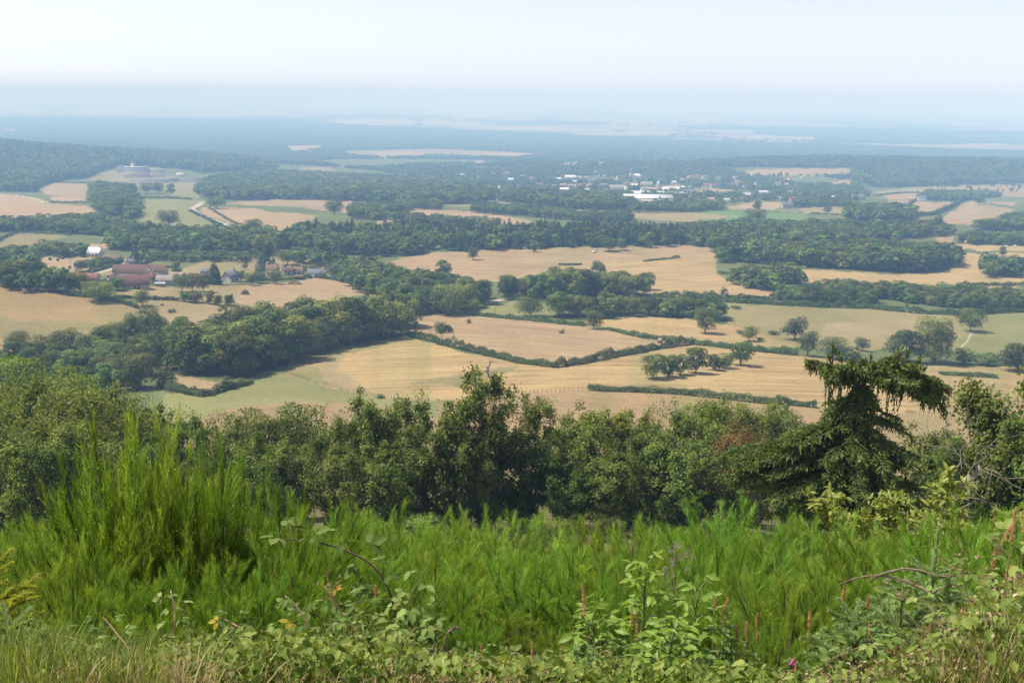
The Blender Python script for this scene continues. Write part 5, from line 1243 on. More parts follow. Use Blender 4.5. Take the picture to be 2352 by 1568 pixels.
# ------------------------------------------------------------------ the tree belt below the broom
def gen_near(seed, width=0.8, low=0.12, limbs=20, per=5, nleaf=70, crad=0.075, ls=0.02, mat=None, bark=None, open_top=0.0, rad=0.013, up=0.5, stems=1):
    """a one metre tall tree with visible limbs and leaf sprays at the ends of its twigs"""
    rng = np.random.default_rng(seed); tb = MB(); cb = MB()
    C = []; 
    for s in range(stems):
        b = rng.normal(0, .02, 2) * (stems > 1); top = rng.normal(0, .05 + .10 * (stems > 1), 2)
        ts = np.linspace(0, 1, 7); path = np.stack([b[0] + top[0] * ts ** 1.5 + .012 * rng.normal(size=7), b[1] + top[1] * ts ** 1.5 + .012 * rng.normal(size=7), -.04 + .98 * ts * (1 if s == 0 else rng.uniform(.7, .95))], -1)
        tube(tb, path, rad * (1.25 - 1.15 * ts) / math.sqrt(stems), 6)
        nl = limbs // stems
        for k in range(nl):
            t = low + (0.97 - low) * (k + rng.uniform(0, 1)) / nl
            p = np.array([np.interp(t, ts, path[:, i]) for i in range(3)])
            a = k * 2.399 + rng.uniform(-.5, .5); env = math.sin(PI * min(1, (1.04 - t) / (1.04 - low)) ** 0.75) ** 0.6
            L = width / 2 * env * rng.uniform(.6, 1.1)
            dirv = np.array([math.cos(a), math.sin(a), up * rng.uniform(.4, 1.4)]); dirv /= np.linalg.norm(dirv)
            e = p + dirv * L; m = (p + e) / 2 + np.array([0, 0, -.02])
            q = curve(p, m, e, 4); tube(tb, q, np.array([.45, .34, .22, .08]) * rad * (1.15 - t * .6), 4)
            for j in range(per):
                f = rng.uniform(.35, 1.0); c = p + (e - p) * f
                dd = dirv + .8 * rng.normal(size=3); dd /= np.linalg.norm(dd); l2 = L * rng.uniform(.2, .5)
                c2 = c + dd * l2; tube(tb, [c, (c + c2) / 2 + rng.normal(size=3) * .008, c2], np.array([.16, .1, .03]) * rad, 3, cap=False)
                if rng.random() > open_top * (t > .6): C.append((c2, t)); 
            C.append((e, t))
    cz = (1 + low) / 2
    for c, t in C:
        n = int(nleaf * rng.uniform(.5, 1.3)); g = crad * rng.uniform(.6, 1.2)
        P = c + rng.normal(size=(n, 3)) * g * np.array([1, 1, .6])
        out = P - np.array([0, 0, cz * .8]); out /= np.linalg.norm(out, axis=1, keepdims=True) + 1e-6
        N = out * .5 + np.array([0, 0, .6]) + .6 * unit(n, rng)
        leaves(cb, P, N, ls, rng, np.clip(rng.uniform(.18, .8) + rng.normal(0, .14, n), 0, 1), .62)
    return tb.mesh('trunk', bark or M['bark']), cb.mesh('crown', mat or M['leaf_near'])

def place_near_trees():
    NT = {'D': [gen_near(500 + k, .95, .05, 26, 6, 96, .050, .034) for k in range(4)],
          'T': [gen_near(520 + k, .80, .04, 26, 6, 96, .047, .032, stems=2, up=.8) for k in range(3)],
          'Y': [gen_near(540 + k, 1.0, .06, 26, 6, 92, .053, .034, M['leaf_yellow']) for k in range(3)],
          'L': [gen_near(550 + k, .72, .16, 24, 5, 74, .044, .028, M['leaf_yellow'], None, .22, .011, .75) for k in range(3)],
          'G': [gen_near(560, 1.0, .08, 30, 6, 70, .066, .030, M['leaf_orange'])],
          'W': [gen_near(570 + k, .55, .25, 22, 5, 15, .05, .024, M['leaf_near'], M['bark_pale'], .45, .009, .9) for k in range(2)],
          'F': [proto_broad(590 + k, 11000, .027, 24, .95, .05, M['leaf_near']) for k in range(3)]}
    # kind, u, top v, width px, distance, label
    L = [
     ('F',28,832,120,150,'dark oak at the frame edge over the yellow green trees'),('F',95,838,130,145,'broad dark oak second in the row over the yellow green trees'),('F',165,850,120,140,'dark rounded oak beside two others over the hollow'),
     ('F',235,905,110,135,'mid green tree at the end of the oak row over the hollow'),('F',205,868,100,150,'lighter round tree behind the oak row over the hollow'),
     ('Y',30,905,150,105,'yellow green ash at the frame edge under the oaks'),('Y',110,915,150,100,'wide yellow green ash below the dark oaks'),('Y',190,930,150,96,'yellow green tree in the middle of the ash group'),('Y',265,915,120,100,'yellow green tree topping the right of the ash group'),('Y',330,958,120,95,'yellow green tree just behind the tall broom'),
     ('D',20,1010,170,75,'deep green tree low at the frame edge behind the broom'),('D',120,1020,170,72,'deep green tree under the yellow ash group'),('D',235,1025,160,72,'deep green tree directly behind the tall broom'),('Y',70,975,150,85,'olive tree between the ash group and the deep green trees'),('Y',170,985,140,84,'olive tree low in the middle of the ash group'),
     ('D',395,968,110,100,'small round tree between the two plumes of the tall broom'),('D',455,985,90,95,'round tree half hidden by the right plume of the tall broom'),('D',340,1030,140,80,'shaded tree behind the stems of the tall broom'),
     ('F',575,938,105,95,'dense rounded tree first right of the tall broom'),('F',640,962,100,92,'rounded tree second right of the tall broom'),('F',702,936,100,95,'domed dense tree with a pale top right of the tall broom'),('D',540,1010,120,85,'dark tree in the shade under the domed trees'),('D',620,1040,130,80,'dark tree low behind the broom hump'),('D',690,1040,120,82,'shaded tree behind the top of the broom hump'),
     ('W',793,934,75,80,'thin pale stemmed birch with sparse leaves in the tree belt'),('D',770,1000,110,80,'bushy tree at the foot of the sparse birch'),('T',845,950,90,78,'narrow tree just right of the sparse birch'),
     ('T',895,920,120,76,'upright leafy tree with a double stem in the tree belt'),('D',935,945,110,80,'dense tree between the double stemmed and tallest trees'),('T',1060,882,150,72,'tallest tree in the tree belt with a bright rounded top'),('D',1000,965,110,74,'leafy tree just left under the tallest tree'),('L',1145,905,85,74,'upright tree with a tufted head beside the tallest tree'),('L',1235,922,110,74,'tree with a leaning flat crown right of the tufted one'),('D',1120,1000,140,72,'dark tree under the tufted tree'),('D',1200,1010,130,74,'dark tree under the leaning crown'),
     ('D',800,1050,140,72,'dark spreading tree low under the sparse birch'),('D',900,1040,140,70,'dark spreading tree under the double stemmed tree'),
     ('Y',1330,985,140,78,'olive round tree right of the leaning crown'),('D',1290,1000,110,82,'dense green tree filling the gap by the olive one'),('Y',1390,968,110,84,'olive tree behind the first olive round tree'),('Y',1450,965,110,82,'light olive tree before the thin topped tree'),
     ('W',1530,925,110,80,'thin topped tree with loose leaves at the middle of the belt'),('D',1495,1000,130,76,'leafy tree below the thin topped tree'),('Y',1590,950,110,82,'olive tree right of the thin topped tree'),('D',1560,1030,140,74,'dark tree low right of the thin topped tree'),
     ('G',1650,975,100,84,'orange tinged tree beside the branches of the spruce'),('Y',1730,950,130,92,'yellow green tree rising left of the spruce neck'),('G',1690,1000,110,78,'second orange tinged tree low beside the spruce'),('F',1785,926,90,120,'dark small oak beyond the tree belt left of the spruce'),('Y',1640,945,80,95,'olive tree at the back of the belt left of the yellow one'),('D',1640,1060,140,72,'dark tree under the orange tinged ones'),
     ('D',1400,1060,140,72,'dark tree at the foot of the olive trees'),('D',1310,1075,120,72,'shaded tree at the foot of the olive round tree'),
     ('T',2310,868,190,46,'large yellow green tree at the frame edge right of the spruce'),('D',2265,985,150,48,'leafy lower tree beside the large frame edge tree'),('D',2345,1010,150,44,'leafy tree low in the corner under the large one'),
     ('D',2200,1040,120,60,'small leafy tree between the spruce and the frame edge tree'),('Y',2130,1010,100,70,'olive tree peeping out right of the spruce skirt'),
     ('T',1955,985,160,70,'dark tree hidden behind the broken spruce'),('D',1840,1030,140,75,'dark tree behind the long left branch of the spruce'),
    ]
    cnt = {}
    nm = {'F': 'woodland_tree', 'Y': 'ash_tree', 'D': 'woodland_tree', 'T': 'woodland_tree', 'L': 'woodland_tree', 'W': 'birch_tree', 'G': 'ash_tree'}
    for k, u, vt, w, r, lb in L:
        P = near(u, r); h = height_to(P, vt); d = (P @ FW)
        W = w * d / F_PX; pr = NT[k]; i = cnt[k] = cnt.get(k, -1) + 1
        tree(nm[k], pr[i % len(pr)], P, h, lb, 'tree', 'trees of the belt below the broom', max(.55, min(1.35, W / h / .9)))
    # undergrowth filling the foot of the belt
    rng = np.random.default_rng(77); SH = [proto_broad(595 + k, 5200, .040, 12, 1.3, .02, M['leaf']) for k in range(3)]
    for k in range(22):
        u = 20 + k * 106 + rng.uniform(-12, 12); r = rng.uniform(46, 62) if u < 1650 else rng.uniform(40, 56)
        P = near(u, r); tree('understorey_shrub', SH[k % 3], P, rng.uniform(1.3, 2.0), 'shaded leafy shrub at the foot of the tree belt', 'shrub', 'shrubs at the foot of the tree belt', rng.uniform(.9, 1.2), crown='foliage')
    # bare dead crown beside the frame edge tree
    P = near(2215, 45); H = height_to(P, 985); t = thing('dead_tree', 'grey leafless dead crown of twigs between the spruce and the frame edge tree', 'dead tree', P)
    mb = MB(); q = curve((0, 0, -.3), (.1, 0, H * .5), (-.3, 0, H * .75), 5); tube(mb, q, [.12, .11, .1, .08, .06], 6); mb.obj('trunk', M['deadwood'], t)
    mb = MB()
    def br(p, d, L, r, lv):
        q = [p]; dd = d
        for k in range(4): dd = dd + .3 * rng.normal(size=3); dd /= np.linalg.norm(dd); q.append(q[-1] + dd * L / 4)
        tube(mb, q, [r, r * .8, r * .6, r * .4, r * .2], 4)
        if lv:
            for k in range(4): br(q[1 + k % 4], dd + .8 * rng.normal(size=3), L * .6, r * .55, lv - 1)
    for k in range(6): br(q[2 + k % 3], np.array([rng.uniform(-1, .3), rng.normal() * .4, rng.uniform(.1, 1)]), H * .42, .045, 2)
    mb.obj('branch', M['deadwood'], t)

# ------------------------------------------------------------------ broken spruce
def place_spruce():
    rng = np.random.default_rng(8)
    M['spruce'] = leaf_mat('spruce needles', (0.030, 0.062, 0.018), (0.115, 0.170, 0.040), (0.30, 0.36, 0.09), .28, .5, .2, .05)
    base = near(1962, 36); d = base @ FW; s = d / F_PX; H = height_to(base, 800)
    t = thing('broken_spruce', 'dark spruce with a snapped flat topped crown of drooping branches and cones', 'tree', base)
    def at(u, v, dy=0.0):
        """offset from the base of a point seen at u, v, dy metres nearer or farther"""
        dd = ray(np.array(u), np.array(v)); k = (base[1] + dy) / dd[1]; return dd * k - base
    zt = at(1985, 868)
    tb = MB(); tube(tb, [(0, 0, -.5), (0.02, 0, H * .35), at(1968, 940), at(1972, 900), at(1985, 862), at(2000, 835)], [.20, .17, .14, .13, .10, .04], 8); tb.obj('trunk', M['bark'], t)
    nb = MB(); wb = MB(); cones = []
    tv = np.array([(-.5, 0, 0), (0, -.08, 0), (.5, 0, 0), (.28, .75, 0), (0, 1.0, 0), (-.28, .75, 0), (0, 0, -.5), (0, 0, .5), (0, .75, .28), (0, .75, -.28)])
    tq = [(0, 1, 2, 3), (0, 3, 4, 5), (6, 1, 7, 8), (6, 8, 4, 9)]
    def sprays(P, D, L, tint, w=.042):
        n = len(P); R = rots(D, unit(n, rng)); stamp(nb, tv, tq, [], P, R, np.stack([np.full(n, w) * rng.uniform(.8, 1.3, n), L, np.full(n, w)], -1), tint)
    def branch(p0, p1, sag, n=46, droop=.6, hang=.34, up_tips=True, side=.34):
        p0 = np.asarray(p0, float); p1 = np.asarray(p1, float); L = np.linalg.norm(p1 - p0)
        m = (p0 + p1) / 2 + np.array([0, 0, sag]); q = curve(p0, m, p1, 9); tube(wb, q, np.linspace(.035, .008, 9) * max(.5, min(1.4, L / 2)), 4)
        ts = np.linspace(0, 1, 9)
        for k in range(int(n * max(.5, L))):
            f = rng.uniform(.12, 1) ** .8; c = np.array([np.interp(f, ts, q[:, i]) for i in range(3)])
            ax = (p1 - p0) / (L + 1e-6); sd = np.cross(ax, (0, 0, 1)); sd /= np.linalg.norm(sd) + 1e-6
            sg = 1 if rng.random() < .5 else -1
            dv = ax * rng.uniform(.2, .9) + sd * sg * rng.uniform(.1, 1.0) + np.array([0, 0, rng.uniform(-droop, .12)]); dv /= np.linalg.norm(dv)
            l2 = side * (1 - .55 * f) * rng.uniform(.5, 1.25) * min(1.5, .6 + L * .3)
            e = c + dv * l2 + np.array([0, 0, -hang * rng.random() ** 1.5 * l2])
            ns = max(2, int(l2 / .06)); tt = np.linspace(.1, 1, ns)[:, None]
            mid = (c + e) / 2 + np.array([0, 0, .05]); P = (1 - tt) ** 2 * c + 2 * tt * (1 - tt) * mid + tt ** 2 * e
            D = np.gradient(P, axis=0) if ns > 2 else np.tile(dv, (ns, 1)); D = D / (np.linalg.norm(D, axis=1, keepdims=True) + 1e-9) + .45 * rng.normal(size=(ns, 3))
            base_t = rng.uniform(.25, .6) + .22 * (f - .5)
            sprays(P, D, rng.uniform(.09, .17, ns), np.clip(base_t + .3 * tt[:, 0] - .1 + rng.normal(0, .1, ns), 0, 1))
            if rng.random() < min(.5, hang * .8):
                nh = rng.integers(2, 6); hp = e + np.array([0, 0, -.055])[None] * np.arange(nh)[:, None] + .012 * rng.normal(size=(nh, 3))
                sprays(hp, np.tile([0, 0, -1.0], (nh, 1)) + .2 * rng.normal(size=(nh, 3)), rng.uniform(.08, .13, nh), np.clip(base_t - .12 + rng.normal(0, .1, nh), 0, 1), .036)
    hub = at(1990, 862)
    for u, v, dy, sg in ((1858, 828, 0, .15), (1880, 838, .5, .12), (1895, 850, -.5, .1), (1905, 862, -.8, .1), (1925, 838, -.9, .1), (1950, 826, .7, .12), (1960, 842, -1.0, .1), (1985, 826, .2, .1), (2010, 832, -.7, .12), (2035, 842, -1.0, .12), (2040, 822, .3, .2), (2060, 818, -.2, .25), (2085, 835, .7, .22), (2110, 836, -.4, .3), (2125, 862, .3, .35), (2150, 870, -.3, .4), (2165, 905, .2, .55), (2150, 885, .6, .45), (2180, 890, -.1, .5), (2100, 880, -.9, .3), (2070, 880, -1.1, .25), (2030, 872, -1.2, .15), (2168, 935, 0, .75), (2140, 920, -.4, .6)):
        branch(hub + np.array([0, 0, rng.uniform(-.12, .12)]), at(u, v, dy), sg, 58, .8, .7)
    for u, v, dy in ((1912, 792, 0), (1902, 815, .2), (1925, 808, -.2), (2072, 798, 0), (2058, 812, .2), (2088, 806, -.2), (2112, 822, .1), (2130, 840, 0), (2000, 822, -.4)):
        p1 = at(u, v, dy); p0 = at(u * .82 + 1990 * .18, v + 36, dy); branch(p0, p1, 0, 34, .1, .1, True, .17)
    for k in range(26):   # hanging tails under the top crown
        u = rng.choice([rng.uniform(2035, 2085), rng.uniform(2120, 2172), rng.uniform(1895, 1935)]); v0 = rng.uniform(868, 900); c = at(u, v0, rng.uniform(-.6, .6)); n = rng.integers(6, 15)
        P = c + np.array([0, 0, -.06])[None] * np.arange(n)[:, None] + .02 * rng.normal(size=(n, 3)).cumsum(0) * .5
        sprays(P, np.tile([0, 0, -1.0], (n, 1)) + .35 * rng.normal(size=(n, 3)), rng.uniform(.09, .16, n), np.clip(rng.normal(.35, .12, n), 0, 1), .045)
    # the cone below the neck: left and right limits by frame row
    rows = [(905,1945,1995),(925,1925,2020),(945,1890,2040),(965,1868,2060),(985,1880,2075),(1008,1810,2095),(1030,1790,2105),(1055,1672,2130),(1075,1700,2150),(1100,1690,2165),(1125,1735,2150),(1150,1745,2140),(1175,1770,2110),(1200,1790,2090)]
    tr = lambda v: at(np.interp(v, [868, 940, 1215], [1985, 1968, 1962]), v)
    for i, (v, ul, ur) in enumerate(rows):
        nbr = 8 + i // 2
        half = (ur - ul) / 2 * s
        for k in range(nbr):
            a = k * 2.399 + i; c, sn = math.cos(a), math.sin(a); ext = (1968 - ul) * s if c < 0 else (ur - 1968) * s
            ext = min(ext, 2.6) if abs(c) < .75 else ext
            rr = ext * rng.uniform(.5, 1.08); p0 = tr(v - 20 - rr * 8)
            p1 = tr(v) + np.array([c * rr, sn * min(rr, 2.4), rng.uniform(-.1, .1)])
            branch(p0, p1, .12, 34, .34, .14, side=.36)
    for v, u in ((1040, 1672), (1048, 1700), (1050, 1740), (1060, 1690), (1100, 1690), (1012, 1800), (1030, 1850), (1005, 1795)):
        branch(tr(v - 45), at(u, v, rng.uniform(-.6, .6)), .16, 66, .34, .16, side=.42)
    nb.obj('needles', M['spruce'], t); wb.obj('branches', M['bark'], t)
    cm = plain_mat('spruce cone', (.10, .035, .028), .7, .3, 20)
    mb = MB(); tube(mb, [(0, 0, 0), (0, 0, -.03), (0, 0, -.08), (0, 0, -.125)], [.012, .022, .02, .006], 7); cme = mb.mesh('cone', cm)
    for u, v in ((1868, 836), (1870, 842), (1877, 845), (2043, 848), (2058, 958 - 120), (2176, 890), (2174, 897), (2066, 810), (2062, 815), (1912, 815), (1951, 980), (1914, 824), (2178, 893), (2005, 852), (2100, 846), (1935, 836)):
        o = link('cone', cme, t); o.location = at(u, v, -.35); o.scale = (1.2, 1.2, 1.2); o.rotation_euler = (rng.normal() * .2, rng.normal() * .2, 0)

# ------------------------------------------------------------------ broom
def broom_proto(seed, nst=20, plumes=9, tw=40, spread=.60, twl=.085, w=.0030, pods=700, low=.30, up=.5, mat=None, dome=.40):
    """one metre tall broom: woody stems carrying feathery plumes of thin straight green twigs, with tiny pods"""
    rng = np.random.default_rng(seed); sb = MB(); fb = MB()
    A = []; Bv = []; W = []; Tn = []
    for k in range(nst):
        a = k * 2.399 + rng.uniform(-.4, .4); q = math.sqrt((k + .5) / nst); out = spread * .5 * q * rng.uniform(.75, 1.15); H = (1 - dome * q ** 2) * rng.uniform(.70, .98) * .84
        e = np.array([math.cos(a) * out, math.sin(a) * out, H]); m = np.array([e[0] * .45, e[1] * .45, H * .42])
        p = curve((rng.normal() * .02, rng.normal() * .02, -.05), m, e, 8); tube(sb, p, np.linspace(.0095, .002, 8) * rng.uniform(.7, 1.2), 4, cap=False)
        tn = np.linspace(0, 1, 8); stem_t = rng.normal(0, .09)
        for j in range(plumes):
            f = low + (1 - low) * (j + rng.random()) / plumes
            c = np.array([np.interp(f, tn, p[:, i]) for i in range(3)]); c1 = np.array([np.interp(min(1, f + .1), tn, p[:, i]) for i in range(3)]); tg = c1 - c if f < .9 else e - m; tg = tg / (np.linalg.norm(tg) + 1e-9)
            dv = tg * .8 + np.array([0, 0, up]) + (.40 * (1 - .6 * f)) * rng.normal(size=3); dv /= np.linalg.norm(dv)
            L = rng.uniform(.11, .21) * (1.15 - .25 * f); c2 = c + dv * L
            A.append(c[None]); Bv.append(c2[None]); W.append([w * 1.5]); pt = np.clip(.36 + .22 * f + stem_t + rng.normal(0, .10), .05, .95); Tn.append([pt * .6])
            g = rng.random(tw) ** .8; b = c + (c2 - c) * g[:, None]; d2 = dv + .30 * rng.normal(size=(tw, 3)) * (1 - .35 * g[:, None]); d2 /= np.linalg.norm(d2, axis=1, keepdims=True)
            A.append(b); Bv.append(b + d2 * (twl * rng.uniform(.5, 1.25, tw) * (1.1 - .3 * g))[:, None]); W.append(w * rng.uniform(.65, 1.15, tw)); Tn.append(np.clip(pt - .12 + .26 * g + rng.normal(0, .09, tw), 0, 1))
    A = np.concatenate(A); Bv = np.concatenate(Bv); W = np.concatenate(W)[:, None]; Tn = np.concatenate(Tn); n = len(A)
    ax = Bv - A; side = np.cross(ax, unit(n, rng)); side /= np.linalg.norm(side, axis=1, keepdims=True) + 1e-9
    V = np.stack([A - side * W * .5, A + side * W * .5, Bv + side * W * .15, Bv - side * W * .15], 1).reshape(-1, 3)
    Q = np.array([[0, 1, 2, 3]]) + (np.arange(n) * 4)[:, None]
    fb.add(V, Q, Tn)
    k = rng.integers(0, n, pods); P = A[k] + (Bv[k] - A[k]) * rng.random((len(k), 1))
    stamp(fb, LEAFQ, [(0, 1, 2, 3)], [], P, rots(unit(pods, rng), unit(pods, rng)), np.stack([np.full(pods, .006), rng.uniform(.006, .013, pods), np.full(pods, .006)], -1), np.where(rng.random(pods) < .4, 1.0, rng.uniform(.3, .8, pods)))
    return sb.mesh('stem', M['broomwood']), fb.mesh('foliage', mat or M['broom'])

def place_broom():
    M['broom'] = leaf_mat('broom twigs', (0.045, 0.100, 0.010), (0.165, 0.285, 0.030), (0.36, 0.49, 0.080), .46, .6, .08, .24)
    M['broomwood'] = plain_mat('broom stems', (.10, .075, .04), .9, .4, 8)
    BP = [broom_proto(600 + k, 24, 9, 72, .92 + .09 * k, .068, .0020, 900, .44, .14, None, .50) for k in range(5)]
    BT = [broom_proto(620 + k, 16, 10, 40, .62, .065, .0024, 2200, .38, .6) for k in range(3)]
    mass = 'bright green broom bush merging into the broom thicket below the dark trees'
    rows = [ # u, r, top v, width factor, label
     *[(u, 12.5 + (i % 4) * 1.0, v, 1.35, None) for i, (u, v) in enumerate(((20,1192),(85,1186),(150,1185),(230,1180),(590,1190),(760,1185),(800,1176),(850,1168),(905,1160),(960,1170),(1010,1178),(1060,1182),(1120,1188),(1165,1180),(1215,1182),(1265,1190),(1310,1192),(1365,1182),(1415,1172),(1470,1172),(1520,1184),(1560,1178),(1610,1166),(1665,1158),(1710,1160),(1765,1184),(1830,1190),(1880,1180),(1930,1178),(1990,1176),(2040,1176),(2095,1168),(2150,1165)))],
     *[(u, 10.3 + (i % 3) * .6, v, 1.3, None) for i, (u, v) in enumerate(((30,1215),(110,1210),(560,1195),(860,1215),(1000,1226),(1110,1222),(1290,1228),(1440,1218),(1560,1226),(1660,1206),(1760,1222),(1870,1212),(1980,1216),(2080,1204)))],
     *[(u, 7.9 + (i % 3) * .55, v, 1.25, None) for i, (u, v) in enumerate(((40,1260),(120,1250),(830,1300),(1060,1275),(1320,1330),(1500,1290),(1620,1275),(1720,1290),(1960,1310),(2080,1290)))],
     (1215,8.2,1250,1.5,'wide fan shaped broom bush with dark stems in the middle of the thicket'),
     (1395,7.9,1262,1.4,'dense broom bush with a dark hollow beneath right of the wide fan shaped one'),
     (925,7.6,1268,1.2,'broom bush with dark bare twigs showing behind the tall bramble'),
     (680,9.2,1082,1.0,'tall pale green broom hump right of the tallest broom'),(628,9.0,1108,1.0,'left shoulder of broom beside the tall pale hump'),(740,9.8,1118,.95,'right shoulder of broom beside the tall pale hump'),(575,8.6,1190,1.0,'broom bush in the gap between the tallest broom and the pale hump'),(690,7.6,1195,1.1,'darker broom bush below the pale hump behind the brambles'),(620,7.2,1270,1.1,'shaded broom bush low behind the bramble arch'),
     (215,9.4,1085,1.0,'high broom bush leaning out left of the tallest broom'),(150,9.0,1130,1.0,'broom bush stepping down left of the high leaning one'),(265,8.4,1150,1.0,'dark green broom bush at the left foot of the tallest broom'),(90,8.2,1190,1.1,'broom bush near the frame edge above the young spruce'),(180,7.5,1235,1.15,'wide shaded broom bush low on the left'),
     (320,7.4,1250,1.1,'dark shaded broom bush under the tallest broom'),(450,7.3,1260,1.1,'shaded broom bush right under the tallest broom'),(390,6.9,1330,1.1,'low dark broom tuft behind the upright bramble cane'),(540,7.0,1290,1.1,'shaded broom bush behind the bramble mass'),
     (2215,10.5,1142,1.0,'tall broom bush right of the chestnut sapling'),(2270,10.0,1118,1.0,'tall broom bush near the frame edge behind the grass plumes'),(2335,9.6,1100,1.1,'tallest broom at the frame edge right of the chestnut'),(2300,8.4,1180,1.1,'broom bush behind the tall grass plumes'),(2200,8.2,1205,1.1,'broom bush behind the leader of the young spruce'),
     (1800,7.1,1290,1.3,'large dark bottomed broom bush left of the young spruces'),(1910,7.4,1285,1.2,'leaning broom bush with visible brown stems behind the dry branch'),
     (1690,6.2,1385,1.1,'low soft broom tuft behind the thin grass stalks'),(1770,5.9,1410,1.0,'low broom tuft beside the foxglove'),(1180,6.6,1380,1.0,'low broom tuft in front of the wide fan shaped bush'),(1010,6.4,1400,1.0,'low broom tuft right of the tall bramble'),(1100,6.4,1395,1.0,'low spiky broom tuft in the middle hollow'),(760,6.0,1360,1.0,'fresh green broom tuft behind the dry bramble flowers'),(860,6.0,1390,.9,'fresh green broom tuft left of the tall bramble stem'),
     (1290,6.3,1430,1.0,'low broom tuft left of the elder sapling'),(1590,6.3,1350,1.0,'broom tuft right behind the elder sapling'),(1480,6.6,1330,1.0,'broom tuft directly behind the elder sapling'),
     (70,6.3,1370,1.0,'shaded broom tuft behind the young spruce at the left'),(210,6.4,1380,1.0,'shaded broom tuft left of the first bramble cane'),
    ]
    n = 0
    for u, r, vt, w, lb in rows:
        P = near(u, r); h = height_to(P, vt + (random.uniform(-26, 30) if lb is None else 0)) * 1.03
        tree('broom_bush', BP[n % 5], P, h, lb or mass, 'broom bush', 'broom bushes on the slope', w * random.uniform(.92, 1.1) if lb is None else w, crown='foliage')
        n += 1
    for u, r, vt, w, lb in ((300,9.15,948,.60,'broom plume rising at the left end of the tall clump above the olive trees'),(545,9.3,1010,.55,'slender broom at the right end of the tall clump'),(395,9.2,944,.66,'tallest broom with woody stems and a feathery plume standing high above the thicket'),(335,9.0,965,.55,'left plume of broom growing beside the tallest one'),(492,9.1,955,.50,'right feathery plume of broom beside the tallest one'),(285,8.9,1035,.62,'lower left shoulder of the tall broom clump'),(450,8.8,1040,.62,'open see through broom with brown forked stems under the plumes')):
        P = near(u, r); h = height_to(P, vt) * 1.12; tree('broom_bush', BT[n % 3], P, h, lb, 'broom bush', 'tall broom clump', w / .72 * 1.0, crown='foliage'); n += 1
# ------------------------------------------------------------------ plants at the photographer's feet
_t = np.array([0, .12, .3, .5, .7, .88, 1.0]); _wd = np.array([.0, .26, .40, .42, .31, .14, 0])
def leaflet(serr=0.05, fold=.12, droop=.16, wid=1.0):
    """an ovate toothed leaf with a folded midrib; its length is 1 along y"""
    V = []; 
    for i, (t, w) in enumerate(zip(_t, _wd)):
        z = -droop * t * t; sw = w * wid * (1 + serr * (-1) ** i)
        V += [(-sw, t - .04 * (i % 2), z + fold * w), (-sw * .5, t, z + fold * w * .3 + .02 * (-1) ** i), (0, t, z), (sw * .5, t, z + fold * w * .3 + .02 * (-1) ** i), (sw, t - .04 * (i % 2), z + fold * w)]
    Q = [(r * 5 + c, r * 5 + c + 1, r * 5 + c + 6, r * 5 + c + 5) for r in range(6) for c in range(4)]
    return np.array(V), Q
LF = leaflet(.10, .16, .20, .70); LANCE = leaflet(.05, .1, .25, .42); ELD = leaflet(.04, .16, .35, .55); ROUND = leaflet(.06, .1, .1, 1.1)
SIMPLE = (np.array([(0, 0, 0), (-.3, .4, .05), (0, .45, -.02), (.3, .4, .05), (0, 1, -.12)]), [])
SIMPLE_T = [(0, 2, 1), (0, 3, 2), (1, 2, 4), (2, 3, 4)]

def compound(mb, P, D, Nn, size, rng, tint, n=3, lf=LF):
    """palmate leaf: n leaflets spreading from the end of a short stalk"""
    D = D / (np.linalg.norm(D) + 1e-9); x = np.cross(D, Nn); x /= np.linalg.norm(x) + 1e-9; z = np.cross(x, D)
    for a in ([0] if n == 1 else np.linspace(-1.25, 1.25, n) if n > 3 else (-1.15, 0, 1.15)):
        d = D * math.cos(a) + x * math.sin(a) - z * .12; d += .12 * rng.normal(size=3)
        s = size * (1.0 if abs(a) < .3 else .82) * rng.uniform(.85, 1.1)
        stamp(mb, lf[0], lf[1], [], np.array([P + d * size * .12]), rots(d[None], (z + .25 * rng.normal(size=3))[None]), np.array([s]), np.clip(tint + rng.normal() * .1, 0, 1))

def cam_at(u, v, r):
    """a point seen at u, v whose distance along the ground is r"""
    d = ray(np.array(u), np.array(v)); return d * (r / math.hypot(d[0], d[1]))

